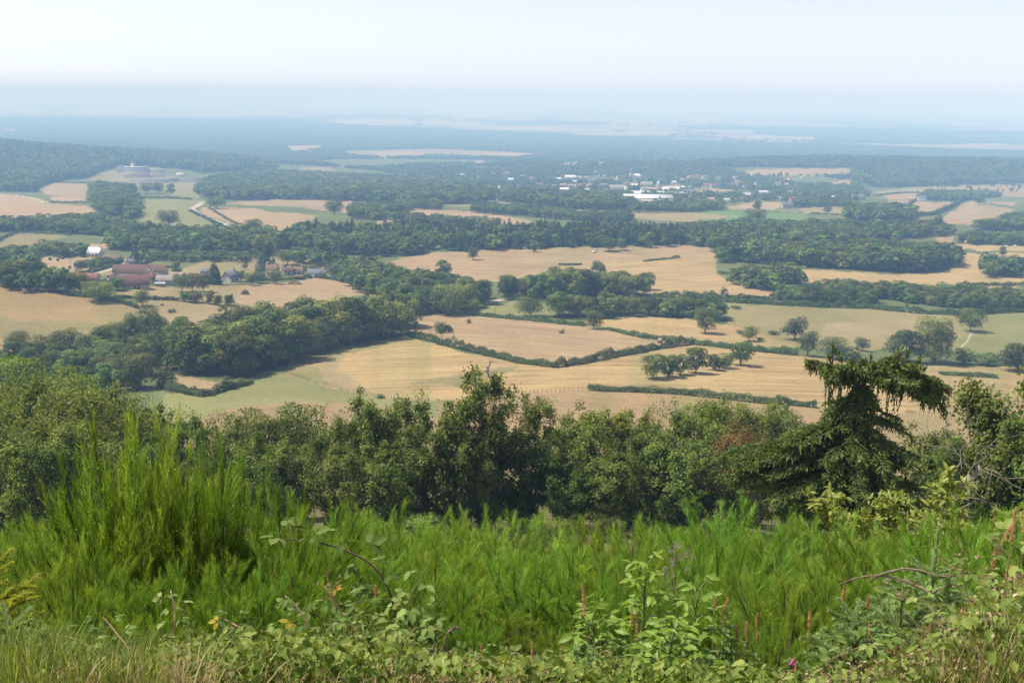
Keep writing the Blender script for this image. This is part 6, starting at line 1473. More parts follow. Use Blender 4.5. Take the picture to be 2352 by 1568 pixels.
def bramble(label, pts, r0, r1, leaf=.055, every=.06, nl=3, flowers=0, thick=.0035, start=.12, tintbase=.5, mat='bramble', cane='cane', yellow=0):
    rng = np.random.default_rng(abs(hash(label)) % 1000 if False else len(label) * 7 + int(pts[0][0] * 3))
    W = np.array([cam_at(u, v, r0 + (r1 - r0) * i / (len(pts) - 1)) for i, (u, v) in enumerate(pts)])
    g = W[0].copy(); g[2] = float(hgt(g[0], g[1])) - .03
    if W[0][2] - g[2] > .02: W = np.concatenate([[g], W])
    # smooth
    s = np.concatenate([[0], np.cumsum(np.linalg.norm(np.diff(W, axis=0), axis=1))]); L = s[-1]
    f = np.linspace(0, L, 24); Q = np.stack([np.interp(f, s, W[:, i]) for i in range(3)], -1)
    for _ in range(2): Q[1:-1] = (Q[:-2] + 2 * Q[1:-1] + Q[2:]) / 4
    base = Q[0].copy(); Q = Q - base
    t = thing('bramble', label, 'bramble', base, 0, 'brambles at the edge of the slope')
    mb = MB(); tube(mb, Q, np.linspace(thick, thick * .4, 24), 6)
    for k in range(int(L / .022)):
        i = rng.integers(0, 22); p = Q[i] + (Q[i + 1] - Q[i]) * rng.random(); d = unit(1, rng)[0]; w = thick * (1 - .5 * i / 24)
        q = p + d * w * .8; tube(mb, [q, q + d * .006 + np.array([0, 0, -.002])], [.0013, .0002], 3, cap=False)
    mb.obj('stem', M[cane], t)
    lb = MB(); yb = MB()
    x = start * L; k = 0
    while x < L:
        i = min(22, int(x / L * 23)); p = Q[i] + (Q[i + 1] - Q[i]) * (x / L * 23 - i); tg = Q[i + 1] - Q[i]; tg /= np.linalg.norm(tg) + 1e-9
        a = k * 2.4 + rng.uniform(-.5, .5); o = np.array([math.cos(a), math.sin(a), .35 + rng.uniform(-.2, .4)]); o -= tg * (o @ tg) * .6; o /= np.linalg.norm(o)
        pl = leaf * rng.uniform(.5, 1.0); e = p + o * pl; tube(lb, [p, (p + e) / 2 + np.array([0, 0, .006]), e], [.0014, .0011, .0009], 4, .75, cap=False)
        sz = leaf * rng.uniform(.75, 1.2) * (1 - .35 * x / L)
        compound(yb if rng.random() < yellow else lb, e, o + np.array([0, 0, -.35]) + .2 * rng.normal(size=3), np.array([0, -.35, 1.0]) + .3 * rng.normal(size=3), sz, rng, tintbase + rng.normal() * .15, nl)
        x += every * rng.uniform(.7, 1.3); k += 1
    lb.obj('leaves', M[mat], t)
    if yb.n: yb.obj('leaves', M['yellowed'], t)['label'] = 'yellowed bramble leaves'
    if flowers:
        fb = MB()
        for k in range(flowers):
            c = Q[-1 - rng.integers(0, 5)] + rng.normal(size=3) * .03 + np.array([0, 0, .02]); tube(fb, [Q[-3], (Q[-3] + c) / 2, c], [.0012, .001, .0008], 3, cap=False)
            n = 7; d = unit(n, rng); d[:, 2] = np.abs(d[:, 2]) * .8
            stamp(fb, SIMPLE[0], [], SIMPLE_T, np.tile(c, (n, 1)), rots(d, unit(n, rng)), np.full(n, .012), rng.uniform(.2, .9, n))
        fb.obj('blossoms', M['dryflower'], t)
    return t

def upright_plant(name, label, cat, u, r, vt, style, lean=0.0, group=None):
    rng = np.random.default_rng(int(u) * 3 + 1); P = near(u, r); h = height_to(P, vt); t = thing(name, label, cat, P, 0, group)
    sb = MB(); lb = MB(); q = curve((0, 0, -.02), (lean * .3, 0, h * .5), (lean, 0, h), 10)
    if style == 'nettle':
        tube(sb, q, np.linspace(.003, .0015, 10), 5)
        n = int(h / .028)
        for k in range(n):
            f = .12 + .88 * k / n; p = np.array([np.interp(f, np.linspace(0, 1, 10), q[:, i]) for i in range(3)])
            for sg in (0, PI):
                a = k * PI / 2 + sg + rng.uniform(-.3, .3); d = np.array([math.cos(a), math.sin(a), .55 - .6 * (1 - f)]); L = .062 * (1.05 - .65 * f ** 2) * rng.uniform(.8, 1.15)
                stamp(lb, LANCE[0], LANCE[1], [], p[None], rots(d[None], np.array([[0, 0, 1.0]]) + .2 * rng.normal(size=(1, 3))), np.array([L]), np.clip(.4 + .4 * f + rng.normal() * .12, 0, 1))
        mat = 'nettle'
    elif style == 'elder':
        tube(sb, q, np.linspace(.008, .003, 10), 6)
        n = 11
        for k in range(n):
            f = .18 + .80 * k / (n - 1); p = np.array([np.interp(f, np.linspace(0, 1, 10), q[:, i]) for i in range(3)])
            for sg in (0, PI):
                a = k * PI / 2 * 1.05 + sg + rng.uniform(-.25, .25); o = np.array([math.cos(a), math.sin(a), .5 + .5 * f]); o /= np.linalg.norm(o)
                L = .185 * (1.1 - .6 * f) * rng.uniform(.85, 1.15); e = p + o * L + np.array([0, 0, -.25 * L]); st = curve(p, p + o * L * .55 + np.array([0, 0, .05 * L]), e, 6); tube(sb, st, np.linspace(.003, .001, 6), 4, cap=False)
                for j, g in enumerate((.5, .5, .78, .78, 1.0)):
                    b = np.array([np.interp(g, np.linspace(0, 1, 6), st[:, i]) for i in range(3)]); s2 = np.cross(o, (0, 0, 1)); s2 /= np.linalg.norm(s2) + 1e-9
                    d = o * .55 + s2 * (1 if j % 2 else -1) * .9 if j < 4 else o.copy(); d = d + np.array([0, 0, -.35]) + .15 * rng.normal(size=3)
                    stamp(lb, ELD[0], ELD[1], [], b[None], rots(d[None], np.array([[0, 0, 1.0]]) + .35 * rng.normal(size=(1, 3))), np.array([L * .46 * rng.uniform(.75, 1.15)]), np.clip(.45 + .35 * f + rng.normal() * .12, 0, 1))
        mat = 'elder'
    elif style == 'chestnut':
        for k in range(16):
            a = k * 2.399; rr = .55 * math.sqrt((k + .3) / 16) * h; e = np.array([math.cos(a) * rr * 1.25, math.sin(a) * rr, h * (1 - .35 * (rr / h) ** 1.3 * 2) * rng.uniform(.85, 1.0)])
            st = curve((0, 0, 0), (e[0] * .45, e[1] * .45, e[2] * .6), e, 8); tube(sb, st, np.linspace(.018, .004, 8), 5, cap=False)
            for j in range(34):
                g = rng.uniform(.3, 1.0); b = np.array([np.interp(g, np.linspace(0, 1, 8), st[:, i]) for i in range(3)]); tw = unit(1, rng)[0]; tw[2] = abs(tw[2]) * .6; b2 = b + tw * h * rng.uniform(.04, .14); tube(sb, [b, b2], [.003, .0015], 3, cap=False)
                m = 16; P2 = b + (b2 - b) * rng.random((m, 1)); d = unit(m, rng) + tw * .6 + np.array([0, 0, .1]); d[:, 2] -= .25
                stamp(lb, LANCE[0], LANCE[1], [], P2, rots(d, np.tile([0, -.2, 1.0], (m, 1)) + .4 * rng.normal(size=(m, 3))), rng.uniform(.10, .17, m), np.clip(rng.normal(.5 + .2 * (g - .5), .2, m), 0, 1))
        mat = 'chestnut'
    elif style == 'shoot':
        tube(sb, q, np.linspace(.0022, .001, 10), 4)
        n = int(h / .045)
        for k in range(n):
            f = .15 + .85 * k / n; p = np.array([np.interp(f, np.linspace(0, 1, 10), q[:, i]) for i in range(3)]); a = k * 2.4
            d = np.array([math.cos(a), math.sin(a), .3]); stamp(lb, LF[0], LF[1], [], p[None], rots(d[None], np.array([[0, 0, 1.0]]) + .3 * rng.normal(size=(1, 3))), np.array([.05 * rng.uniform(.7, 1.2)]), np.clip(.6 + rng.normal() * .15, 0, 1))
        mat = 'elder'
    sb.obj('stem', M['cane_green'] if style != 'chestnut' else M['bark'], t); lb.obj('leaves', M[mat], t)
    return t

def sapling_spruce(label, u, r, vt, width, mat, seed, whorls=5, lead=.32, lean=0):
    rng = np.random.default_rng(seed); P = near(u, r); h = height_to(P, vt); t = thing('young_spruce', label, 'tree', P, 0, 'young spruces')
    sb = MB(); nb = MB()
    def needles(q, dens, ln):
        s = np.concatenate([[0], np.cumsum(np.linalg.norm(np.diff(q, axis=0), axis=1))]); n = int(s[-1] * dens)
        f = rng.random(n) * s[-1]; p = np.stack([np.interp(f, s, q[:, i]) for i in range(3)], -1); k = np.clip(np.searchsorted(s, f) - 1, 0, len(q) - 2); tg = (q[k + 1] - q[k]); tg /= np.linalg.norm(tg, axis=1, keepdims=True) + 1e-9
        o = unit(n, rng); o -= tg * (o * tg).sum(1, keepdims=True); o /= np.linalg.norm(o, axis=1, keepdims=True) + 1e-9
        d = o * .8 + tg * .75 + np.array([0, 0, .15]); l = ln * rng.uniform(.7, 1.15, n) * (1 - .35 * (f / s[-1]) ** 3)
        stamp(nb, np.array([(-.5, 0, 0), (.5, 0, 0), (.3, .6, 0), (0, 1, 0), (-.3, .6, 0)]), [(0, 1, 2, 4)], [(4, 2, 3)], p, rots(d, unit(n, rng)), np.stack([np.full(n, .0042), l, l], -1), np.clip(.4 + .35 * f / s[-1] + rng.normal(0, .13, n), 0, 1))
    trunk = curve((0, 0, -.03), (lean * .5, 0, h * .5), (lean, 0, h), 12); tube(sb, trunk, np.linspace(.009, .0016, 12), 6); needles(trunk[8:], 1200, .018)
    for w in range(whorls):
        z = h * (1 - lead) * (1 - w / whorls * .86); L0 = width * (.50 + .62 * w / whorls)
        for k in range(6):
            a = k * PI / 3 + w * .6 + rng.uniform(-.25, .25); L = L0 * rng.uniform(.8, 1.1); o = np.array([math.cos(a), math.sin(a), .48 - .30 * w / whorls]); o /= np.linalg.norm(o)
            p = np.array([np.interp(z, trunk[:, 2], trunk[:, i]) for i in range(3)]); e = p + o * L; q = curve(p, p + o * L * .5 + np.array([0, 0, -.05 * L]), e, 7); tube(sb, q, np.linspace(.0045, .0015, 7), 4, cap=False); needles(q, 2300, .022)
            if w > 0:
                for j in range(5):
                    g = .3 + .14 * j; b = np.array([np.interp(g, np.linspace(0, 1, 7), q[:, i]) for i in range(3)]); sd = np.cross(o, (0, 0, 1)); sd /= np.linalg.norm(sd) + 1e-9
                    d = o * .75 + sd * (1 if j % 2 else -1) * .75 + np.array([0, 0, -.08]); l2 = L * .42 * (1.15 - g * .6); q2 = np.stack([b, b + d * l2 * .5, b + d * l2 + np.array([0, 0, -.04 * l2])]); tube(sb, q2, [.002, .0016, .001], 3, cap=False); needles(q2, 2100, .020)
    sb.obj('trunk', M['cane_dry'], t); nb.obj('needles', M[mat], t)

def grass_stalk(u, r, vt, vh, label, lean=0.0, mat='seedhead', curl=0.0, fat=1.0, k=0):
    """a dry stalk whose seed head reaches frame row vt and starts at row vh"""
    rng = np.random.default_rng(1000 + int(u) * 2 + k); P = near(u, r); h = height_to(P, vt); h1 = max(.05, height_to(P, vh))
    t = thing('grass_stalk', label, 'grass stalk', P, 0, 'dry grass stalks')
    q = curve((-lean * h, 0, -.02), (-lean * h * .2, rng.normal() * .02, h * .6), (0, 0, h), 16)
    if curl: q[11:, 0] += np.linspace(0, 1, 5) ** 2 * curl * h; q[11:, 2] -= np.linspace(0, 1, 5) ** 2 * abs(curl) * h * .45
    mb = MB(); tube(mb, q, np.linspace(.0016, .0008, 16), 4, cap=False); mb.obj('stalk', M['straw_stalk'], t)
    f0 = h1 / h; n = int(360 * fat); f = f0 + (1 - f0) * rng.random(n); p = np.stack([np.interp(f, np.linspace(0, 1, 16), q[:, i]) for i in range(3)], -1)
    g = (f - f0) / (1 - f0); blk = .55 + .6 * vnoise(g * 7, 0 * g + u, 5); env = (.25 + .75 * np.sin(PI * np.clip(g * .9 + .08, 0, 1)) ** .7) * blk * (1.15 - .75 * g) * .0078 * fat
    o = unit(n, rng); p = p + o * env[:, None] * rng.random((n, 1)); d = np.array([0, 0, 1.0]) + o * .8
    hb = MB(); stamp(hb, LEAFQ, [(0, 1, 2, 3)], [], p, rots(d, unit(n, rng)), np.stack([np.full(n, .0028), rng.uniform(.006, .012, n), np.full(n, .003)], -1), np.clip(rng.normal(.5, .22, n), 0, 1)); hb.obj('seed_head', M[mat], t)

VT_U = np.array([-100, 0, 130, 250, 380, 520, 700, 900, 1000, 1150, 1300, 1500, 1650, 1800, 1900, 2000, 2100, 2200, 2300, 2460])
VT_V = np.array([1440, 1440, 1470, 1490, 1470, 1450, 1440, 1450, 1490, 1510, 1505, 1505, 1510, 1540, 1525, 1500, 1450, 1350, 1275, 1215])
def place_front():
    rng = np.random.default_rng(99)
    M['bramble'] = leaf_mat('bramble leaves', (0.030, 0.068, 0.012), (0.125, 0.195, 0.034), (0.27, 0.33, 0.09), .32, .55, .12, .12)
    M['undergrowth'] = leaf_mat('undergrowth leaves', (0.032, 0.070, 0.011), (0.140, 0.205, 0.032), (0.32, 0.365, 0.09), .32, .55, .10, .05)
    M['nettle'] = leaf_mat('lanceolate leaves', (0.04, 0.085, 0.02), (0.10, 0.16, 0.04), (0.20, 0.26, 0.07), .35, .5, .3, .1)
    M['elder'] = leaf_mat('elder leaves', (0.06, 0.13, 0.014), (0.16, 0.27, 0.03), (0.31, 0.41, 0.06), .42, .45, .3, .06)
    M['chestnut'] = leaf_mat('chestnut leaves', (0.10, 0.15, 0.024), (0.27, 0.33, 0.06), (0.46, 0.48, 0.13), .45, .5, .22, .06)
    M['yellowed'] = leaf_mat('yellowed leaves', (0.30, 0.16, 0.02), (0.46, 0.33, 0.03), (0.40, 0.38, 0.06), .4, rand=.05)
    M['spruce_young'] = leaf_mat('young spruce needles', (0.10, 0.18, 0.06), (0.26, 0.38, 0.13), (0.46, 0.56, 0.26), .4, .5, .25, .06)
    M['spruce_yellow'] = leaf_mat('sunlit yellow needles', (0.14, 0.19, 0.02), (0.33, 0.37, 0.045), (0.52, 0.52, 0.10), .45, .5, .3, .05)  # yellower needle colour, used on one young spruce
    M['seedhead'] = leaf_mat('dry seed heads', (0.50, 0.28, 0.13), (0.74, 0.47, 0.25), (0.86, 0.66, 0.42), .35, .8, .1, .12, (1.1, 1.0, .8))
    M['dryflower'] = leaf_mat('withered flower heads', (0.15, 0.09, 0.045), (0.32, 0.21, 0.11), (0.50, 0.40, 0.26), .2, .8, .1, .1, (1, 1, .8))
    M['grass_green'] = leaf_mat('green grass', (0.09, 0.14, 0.022), (0.19, 0.245, 0.045), (0.34, 0.37, 0.10), .4, .55, .15, .05)
    M['grass_dry'] = leaf_mat('dry grass', (0.26, 0.21, 0.08), (0.46, 0.37, 0.16), (0.64, 0.54, 0.29), .35, .7, .15, .05, (1.1, 1.0, .8))
    M['straw_stalk'] = plain_mat('straw stalk', (.40, .30, .12), .7, .3, 20)
    M['cane'] = plain_mat('reddish cane', (.26, .11, .075), .55, .4, 40, .35, (.20, .16, .06)); M['cane_pale'] = plain_mat('pale pink cane', (.46, .27, .20), .55, .3, 40); M['cane_green'] = plain_mat('green stem', (.16, .19, .06), .6, .3, 20); M['cane_dry'] = plain_mat('dry twig', (.24, .16, .12), .85, .4, 40); M['cane_dark'] = plain_mat('dark cane', (.11, .055, .045), .5, .3, 40)
    # --- bramble and weed mass, grass
    def cloud(n, u0, u1, r0, r1, frac0):
        u = rng.uniform(u0, u1, n); r = r0 + (r1 - r0) * rng.random(n)
        a = (u - CU) / F_PX * 1.02; y = r / np.sqrt(1 + a * a); x = a * y; z = hgt(x, y)
        B = np.stack([x, y, z], -1); uu, vv, d = proj(B)
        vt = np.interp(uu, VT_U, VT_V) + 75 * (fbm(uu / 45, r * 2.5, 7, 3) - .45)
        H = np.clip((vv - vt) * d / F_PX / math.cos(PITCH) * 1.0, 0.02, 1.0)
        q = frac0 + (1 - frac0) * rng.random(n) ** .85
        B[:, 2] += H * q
        return B, uu, r, q
    mb = MB()
    B, u, r, q = cloud(32000, -120, 2480, 3.0, 5.8, .0)
    dens = np.clip(.25 + 1.1 * fbm(B[:, 0] * 2.2, B[:, 1] * 2.2 + B[:, 2] * 2, 13, 3) - .15, 0, 1)
    prob = np.interp(u, [0, 200, 330, 450, 900, 1050, 1250, 1400, 1700, 1850, 2352], [.15, .25, .6, 1, 1, .85, .85, .7, .65, .75, .9]) * (0.3 + dens)
    k = rng.random(len(u)) < prob; B, u, q = B[k], u[k], q[k]; n = len(B)
    d = unit(n, rng); d[:, 2] = -.2 - .25 * rng.random(n); N = np.tile([0, -.3, 1.0], (n, 1)) + .65 * rng.normal(size=(n, 3))
    big = rng.random(n) < .45
    for lf, sel, a, b in ((LF, big, .026, .050), (LANCE, ~big, .022, .046)):
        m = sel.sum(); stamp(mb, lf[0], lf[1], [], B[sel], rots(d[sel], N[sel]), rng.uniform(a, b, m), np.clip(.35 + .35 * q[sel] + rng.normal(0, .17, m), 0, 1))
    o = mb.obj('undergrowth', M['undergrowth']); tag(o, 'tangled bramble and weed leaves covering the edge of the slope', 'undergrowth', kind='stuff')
    mb = MB(); B, u, r, q = cloud(5200, 1850, 2480, 3.0, 5.0, .3)    # dry flower specks and small pale leaves in the mound
    n = len(B); stamp(mb, SIMPLE[0], [], SIMPLE_T, B, rots(unit(n, rng), unit(n, rng)), rng.uniform(.008, .02, n), rng.random(n))
    B, u, r, q = cloud(2600, 250, 1500, 3.0, 4.6, .1); n = len(B); stamp(mb, SIMPLE[0], [], SIMPLE_T, B, rots(unit(n, rng), unit(n, rng)), rng.uniform(.006, .014, n), rng.random(n))
    o = mb.obj('dry_litter', M['dryflower']); tag(o, 'withered flower heads and dry specks among the undergrowth', 'dry plants', kind='stuff')
    def blades(nm, mat, lb, specs):
        mb = MB()
        for n, u0, u1, r0, r1, hmin, hmax, lean in specs:
            u = rng.uniform(u0, u1, n); r = rng.uniform(r0, r1, n); a = (u - CU) / F_PX * 1.02; y = r / np.sqrt(1 + a * a); x = a * y
            B = np.stack([x, y, hgt(x, y) - .01], -1); uu, vv, d = proj(B); vt = np.interp(uu, VT_U, VT_V); H = np.clip((vv - vt) * d / F_PX / math.cos(PITCH), .05, .9)
            h = H * rng.uniform(hmin, hmax, n); az = rng.uniform(0, 2 * PI, n); l = lean * rng.uniform(.2, 1.2, n) * h; side = np.stack([-np.sin(az), np.cos(az), 0 * az], -1)
            dirv = np.stack([np.cos(az), np.sin(az), 0 * az], -1); w = rng.uniform(.0012, .0028, n)[:, None]
            m1 = B + dirv * (l * .25)[:, None] + np.array([0, 0, 1.0]) * (h * .5)[:, None]; m2 = B + dirv * (l * .6)[:, None] + np.array([0, 0, 1.0]) * (h * .82)[:, None]; e = B + dirv * l[:, None] + np.array([0, 0, 1.0]) * (h * .97)[:, None]
            V = np.stack([B - side * w, B + side * w, m1 - side * w, m1 + side * w, m2 - side * w * .7, m2 + side * w * .7, e], 1).reshape(-1, 3); off = (np.arange(n) * 7)[:, None]
            t = np.clip(rng.normal(.5, .2, n), 0, 1)
            mb.addm(V, np.concatenate([np.array([[0, 1, 3, 2]]) + off, np.array([[2, 3, 5, 4]]) + off]), np.array([[4, 5, 6]]) + off, np.tile(t, 2), t)
        o = mb.obj(nm, M[mat]); tag(o, lb, 'grass', kind='stuff')
    blades('grass', 'grass_green', 'green grass growing among the brambles and in the corner', [(5200, -120, 330, 2.9, 5.2, .5, 1.25, .35), (1500, 330, 1000, 3.2, 5.6, .5, 1.15, .4), (2600, 1000, 1900, 3.2, 5.8, .4, 1.1, .4), (3000, 1850, 2480, 3.0, 4.4, .4, .9, .4)])
    blades('dry_grass', 'grass_dry', 'pale dry grass in the corner and under the brambles', [(6200, -60, 440, 2.9, 4.4, .3, .9, .6), (2600, 880, 1250, 3.0, 4.3, .2, .75, 1.2), (2600, 2080, 2480, 3.0, 4.4, .3, .85, .6), (500, 1850, 2080, 3.0, 4.2, .3, .8, .6), (800, 420, 880, 3.0, 4.0, .2, .7, .8)])
    # --- brambles, cane by cane (points on the frame from root to tip)
    bramble('tall arching bramble with a dark red cane and large ribbed leaves', [(908,1560),(912,1500),(910,1440),(905,1385),(890,1340),(868,1305),(835,1280),(790,1262),(745,1247),(700,1240),(660,1238),(624,1240)], 3.9, 4.1, .092, .045, 3, thick=.006, start=.22, cane='cane_dark', tintbase=.5)
    bramble('bramble with clusters of withered flower heads beside the tall arching one', [(860,1550),(850,1500),(820,1450),(790,1415),(765,1375),(745,1345)], 3.7, 3.9, .06, .04, 3, 11, .0045, cane='cane', yellow=.45)
    bramble('straight upright bramble cane with a pale pink stem and drooping leaves', [(412,1540),(408,1500),(400,1460),(402,1430),(404,1400),(398,1375),(392,1355)], 3.8, 3.9, .055, .018, 3, thick=.0055, cane='cane_pale', tintbase=.75)
    bramble('bramble cane leaning left with its leafy tip at the shaded broom', [(335,1555),(315,1520),(290,1480),(268,1455),(250,1430),(238,1418)], 3.6, 3.9, .058, .024, 3, thick=.0055)
    bramble('low bramble cane arching over the dry grass of the corner', [(270,1540),(245,1515),(215,1490),(185,1472),(160,1462),(140,1460)], 3.5, 3.7, .058, .03, 3, thick=.0055)
    bramble('bramble shoot with a bare pale tip rising right of the upright cane', [(600,1490),(575,1462),(550,1440),(530,1428),(508,1418)], 3.9, 4.1, .052, .045, 3, thick=.005, cane='cane_pale', start=.05)
    bramble('curved bramble cane with a bristly pink top in front of the pale broom hump', [(722,1480),(718,1462),(705,1430),(688,1400),(672,1380),(655,1368)], 3.8, 3.9, .055, .04, 3, thick=.006, cane='cane_pale', start=.05)
    bramble('dark leaved bramble low in front of the tall arching one', [(900,1575),(870,1545),(830,1520),(790,1510),(740,1500)], 3.4, 3.5, .062, .026, 3, tintbase=.25)
    bramble('bramble sprawling along the bottom between the upright canes', [(560,1560),(520,1530),(470,1515),(430,1510),(380,1525)], 3.4, 3.5, .058, .026, 3, tintbase=.6)
    bramble('bramble runner lying over the weeds right of the upright canes', [(700,1560),(660,1525),(610,1505),(560,1500),(500,1490)], 3.6, 3.8, .06, .026, 3, tintbase=.55)
    bramble('bramble runner with round leaves below the dry grass patch', [(1240,1560),(1200,1530),(1150,1512),(1100,1510),(1050,1520)], 3.5, 3.7, .055, .026, 3, tintbase=.6)
    bramble('leafy bramble on the mound under the dry branch', [(2060,1500),(2020,1470),(1990,1478),(1940,1500),(1890,1520)], 3.5, 3.4, .06, .026, 3, tintbase=.8)
    bramble('bramble with pale green leaves at the middle of the mound', [(2140,1560),(2180,1480),(2150,1400),(2110,1370),(2050,1375)], 3.5, 3.7, .062, .026, 3, 6, tintbase=.8)
    bramble('bramble topping the mound with brown withered flowers', [(2330,1500),(2310,1400),(2270,1340),(2220,1310),(2170,1320)], 3.5, 3.6, .055, .026, 3, 12, tintbase=.7)
    bramble('yellowish green bramble at the frame edge behind the tall plumes', [(2370,1480),(2350,1380),(2330,1300),(2310,1250),(2270,1240)], 3.6, 3.7, .065, .026, 5, tintbase=.9)
    bramble('bramble with wide leaves at the bottom of the mound', [(2260,1580),(2210,1540),(2150,1510),(2090,1500),(2030,1520)], 3.2, 3.3, .062, .026, 3, 5, tintbase=.7)
    bramble('bramble in the corner of the mound with dull leaves', [(2390,1560),(2350,1480),(2310,1440),(2260,1430),(2210,1450)], 3.3, 3.4, .058, .026, 3, 8, tintbase=.55)
    for u0, vt, dx in ((760,1400,-60),(800,1370,40),(850,1345,-45),(890,1395,50),(935,1330,35),(960,1410,45),(700,1420,-50),(640,1425,40),(590,1435,-45),(985,1450,40),(520,1430,35),(830,1420,-70)):
        r = rng.uniform(3.7, 4.4); bramble('leafy bramble shoot in the tall tangle around the arching bramble', [(u0, vt + 150), (u0 + dx * .1, vt + 70), (u0 + dx * .4, vt + 15), (u0 + dx, vt)], r, r + .1, rng.uniform(.055, .075), .026, 3, thick=.0042, start=.2, tintbase=rng.uniform(.3, .8), cane=str(rng.choice(['cane', 'cane_dark', 'cane_green'])), yellow=.04)
    for k in range(26):
        u0 = rng.uniform(330, 1950); r = rng.uniform(3.3, 4.6); vt = float(np.interp(u0, VT_U, VT_V)) + rng.uniform(-30, 45); dx = rng.choice([-1, 1]) * rng.uniform(40, 130)
        bramble('short bramble shoot rising from the tangled weeds along the edge of the slope', [(u0, vt + 120), (u0 + dx * .25, vt + 40), (u0 + dx * .6, vt), (u0 + dx, vt + rng.uniform(5, 40))], r, r + .1, rng.uniform(.042, .058), rng.uniform(.035, .06), 3, thick=.0035, tintbase=rng.uniform(.35, .75), cane=str(rng.choice(['cane', 'cane_pale', 'cane_green', 'cane_dark'])))
    for k in range(16):
        u0 = rng.uniform(420, 2250); upright_plant('leafy_weed', 'small upright weed among the brambles along the edge of the slope', 'weed', u0, rng.uniform(3.4, 4.4), float(np.interp(u0, VT_U, VT_V)) + rng.uniform(-35, 20), 'nettle', rng.uniform(-.05, .05), 'leafy weeds')
    # --- dry arching branch and twig
    def twig(label, chains, r, rad, nm='dry_branch'):
        P0 = cam_at(*chains[0][0], r); t = thing(nm, label, 'branch', P0)
        mb = MB()
        for c in chains: 
            W = np.array([cam_at(u, v, r) for u, v in c]) - P0; tube(mb, W, np.linspace(rad, rad * .45, len(W)), 6)
        for k in range(30):
            W = np.array([cam_at(u, v, r) for u, v in chains[0]]) - P0; i = rng.integers(0, len(W) - 1); p = W[i] + (W[i + 1] - W[i]) * rng.random(); dd = unit(1, rng)[0]; tube(mb, [p, p + dd * .009], [.0015, .0003], 3, cap=False)
        mb.obj('stem', M['cane_dry'], t)
    twig('bare reddish dry branch arching over the mound toward the broom', [[(2138,1365),(2120,1352),(2085,1337),(2050,1325),(2020,1321),(1985,1323),(1955,1330),(1925,1343)],[(2010,1323),(2040,1313),(2075,1305),(2110,1308),(2140,1318),(2165,1323),(2190,1322)],[(2138,1365),(2155,1352),(2172,1346)],[(2020,1321),(2005,1330),(1998,1336)]], 3.7, .005)
    twig('forked dead twig standing at the edge of the dry grass patch', [[(1005,1580),(1008,1520),(1022,1470),(1030,1450),(1045,1437)],[(1030,1450),(1048,1441),(1056,1441)],[(1022,1482),(1028,1500),(1024,1525)]], 3.7, .005, 'dead_twig')
    # --- upright weeds, elder, chestnut
    for u, v, lb in ((478,1462,'leafy upright weed rising over the bramble mass at its left side'),(520,1468,'leafy upright weed second in the bramble mass'),(560,1455,'tallest leafy upright weed in the bramble mass'),(445,1490,'short leafy weed low in the bramble mass'),(610,1478,'leafy weed at the right side of the bramble mass'),(1660,1395,'thin leafy weed between the elder and the grass stalks'),(1690,1430,'small leafy weed beside the thin grass stalks'),(1720,1460,'short weed in front of the low broom tuft'),(2330,1330,'weed with pale leaves at the frame edge under the plumes')):
        upright_plant('leafy_weed', lb, 'weed', u, 3.9, v, 'nettle', rng.uniform(-.03, .03), 'leafy weeds')
    upright_plant('elder_sapling', 'tallest elder sapling with broad drooping leaflets in front of the broom', 'sapling', 1480, 4.3, 1295, 'elder', .0, 'elder saplings')
    upright_plant('elder_sapling', 'lower left elder sapling with bright green leaflets', 'sapling', 1385, 4.1, 1418, 'elder', -.04, 'elder saplings')
    upright_plant('elder_sapling', 'right elder sapling with pale undersides showing', 'sapling', 1575, 4.2, 1352, 'elder', .05, 'elder saplings')
    upright_plant('elder_sapling', 'small elder shoot at the bottom right of the elder group', 'sapling', 1530, 3.8, 1450, 'elder', .03, 'elder saplings')
    upright_plant('leafy_shoot', 'yellow green shoot behind the tallest grass plume at the frame edge', 'shoot', 2335, 4.0, 1240, 'shoot', .02)
    upright_plant('chestnut_sapling', 'sweet chestnut sapling with pale yellow green leaves below the spruce', 'sapling', 2105, 17, 1064, 'chestnut', 0)
    # --- young spruces
    sapling_spruce('young spruce with a long bare leader in front of the broom', 2118, 4.1, 1205, .25, 'spruce_young', 21, 5, .24, .0)
    sapling_spruce('smaller young spruce left of the one with the long leader', 2054, 3.9, 1345, .23, 'spruce_young', 22, 4, .10)
    sapling_spruce('low young spruce spreading beside the mound under the dry branch', 1958, 3.8, 1405, .23, 'spruce_young', 23, 4, .1)
    sapling_spruce('young spruce at the frame edge with yellow needles', -15, 4.2, 1290, .34, 'spruce_yellow', 24, 5, .1, .02)
    sapling_spruce('green young spruce just right of the yellow one', 45, 3.9, 1415, .22, 'spruce_young', 25, 4, .1, .02)
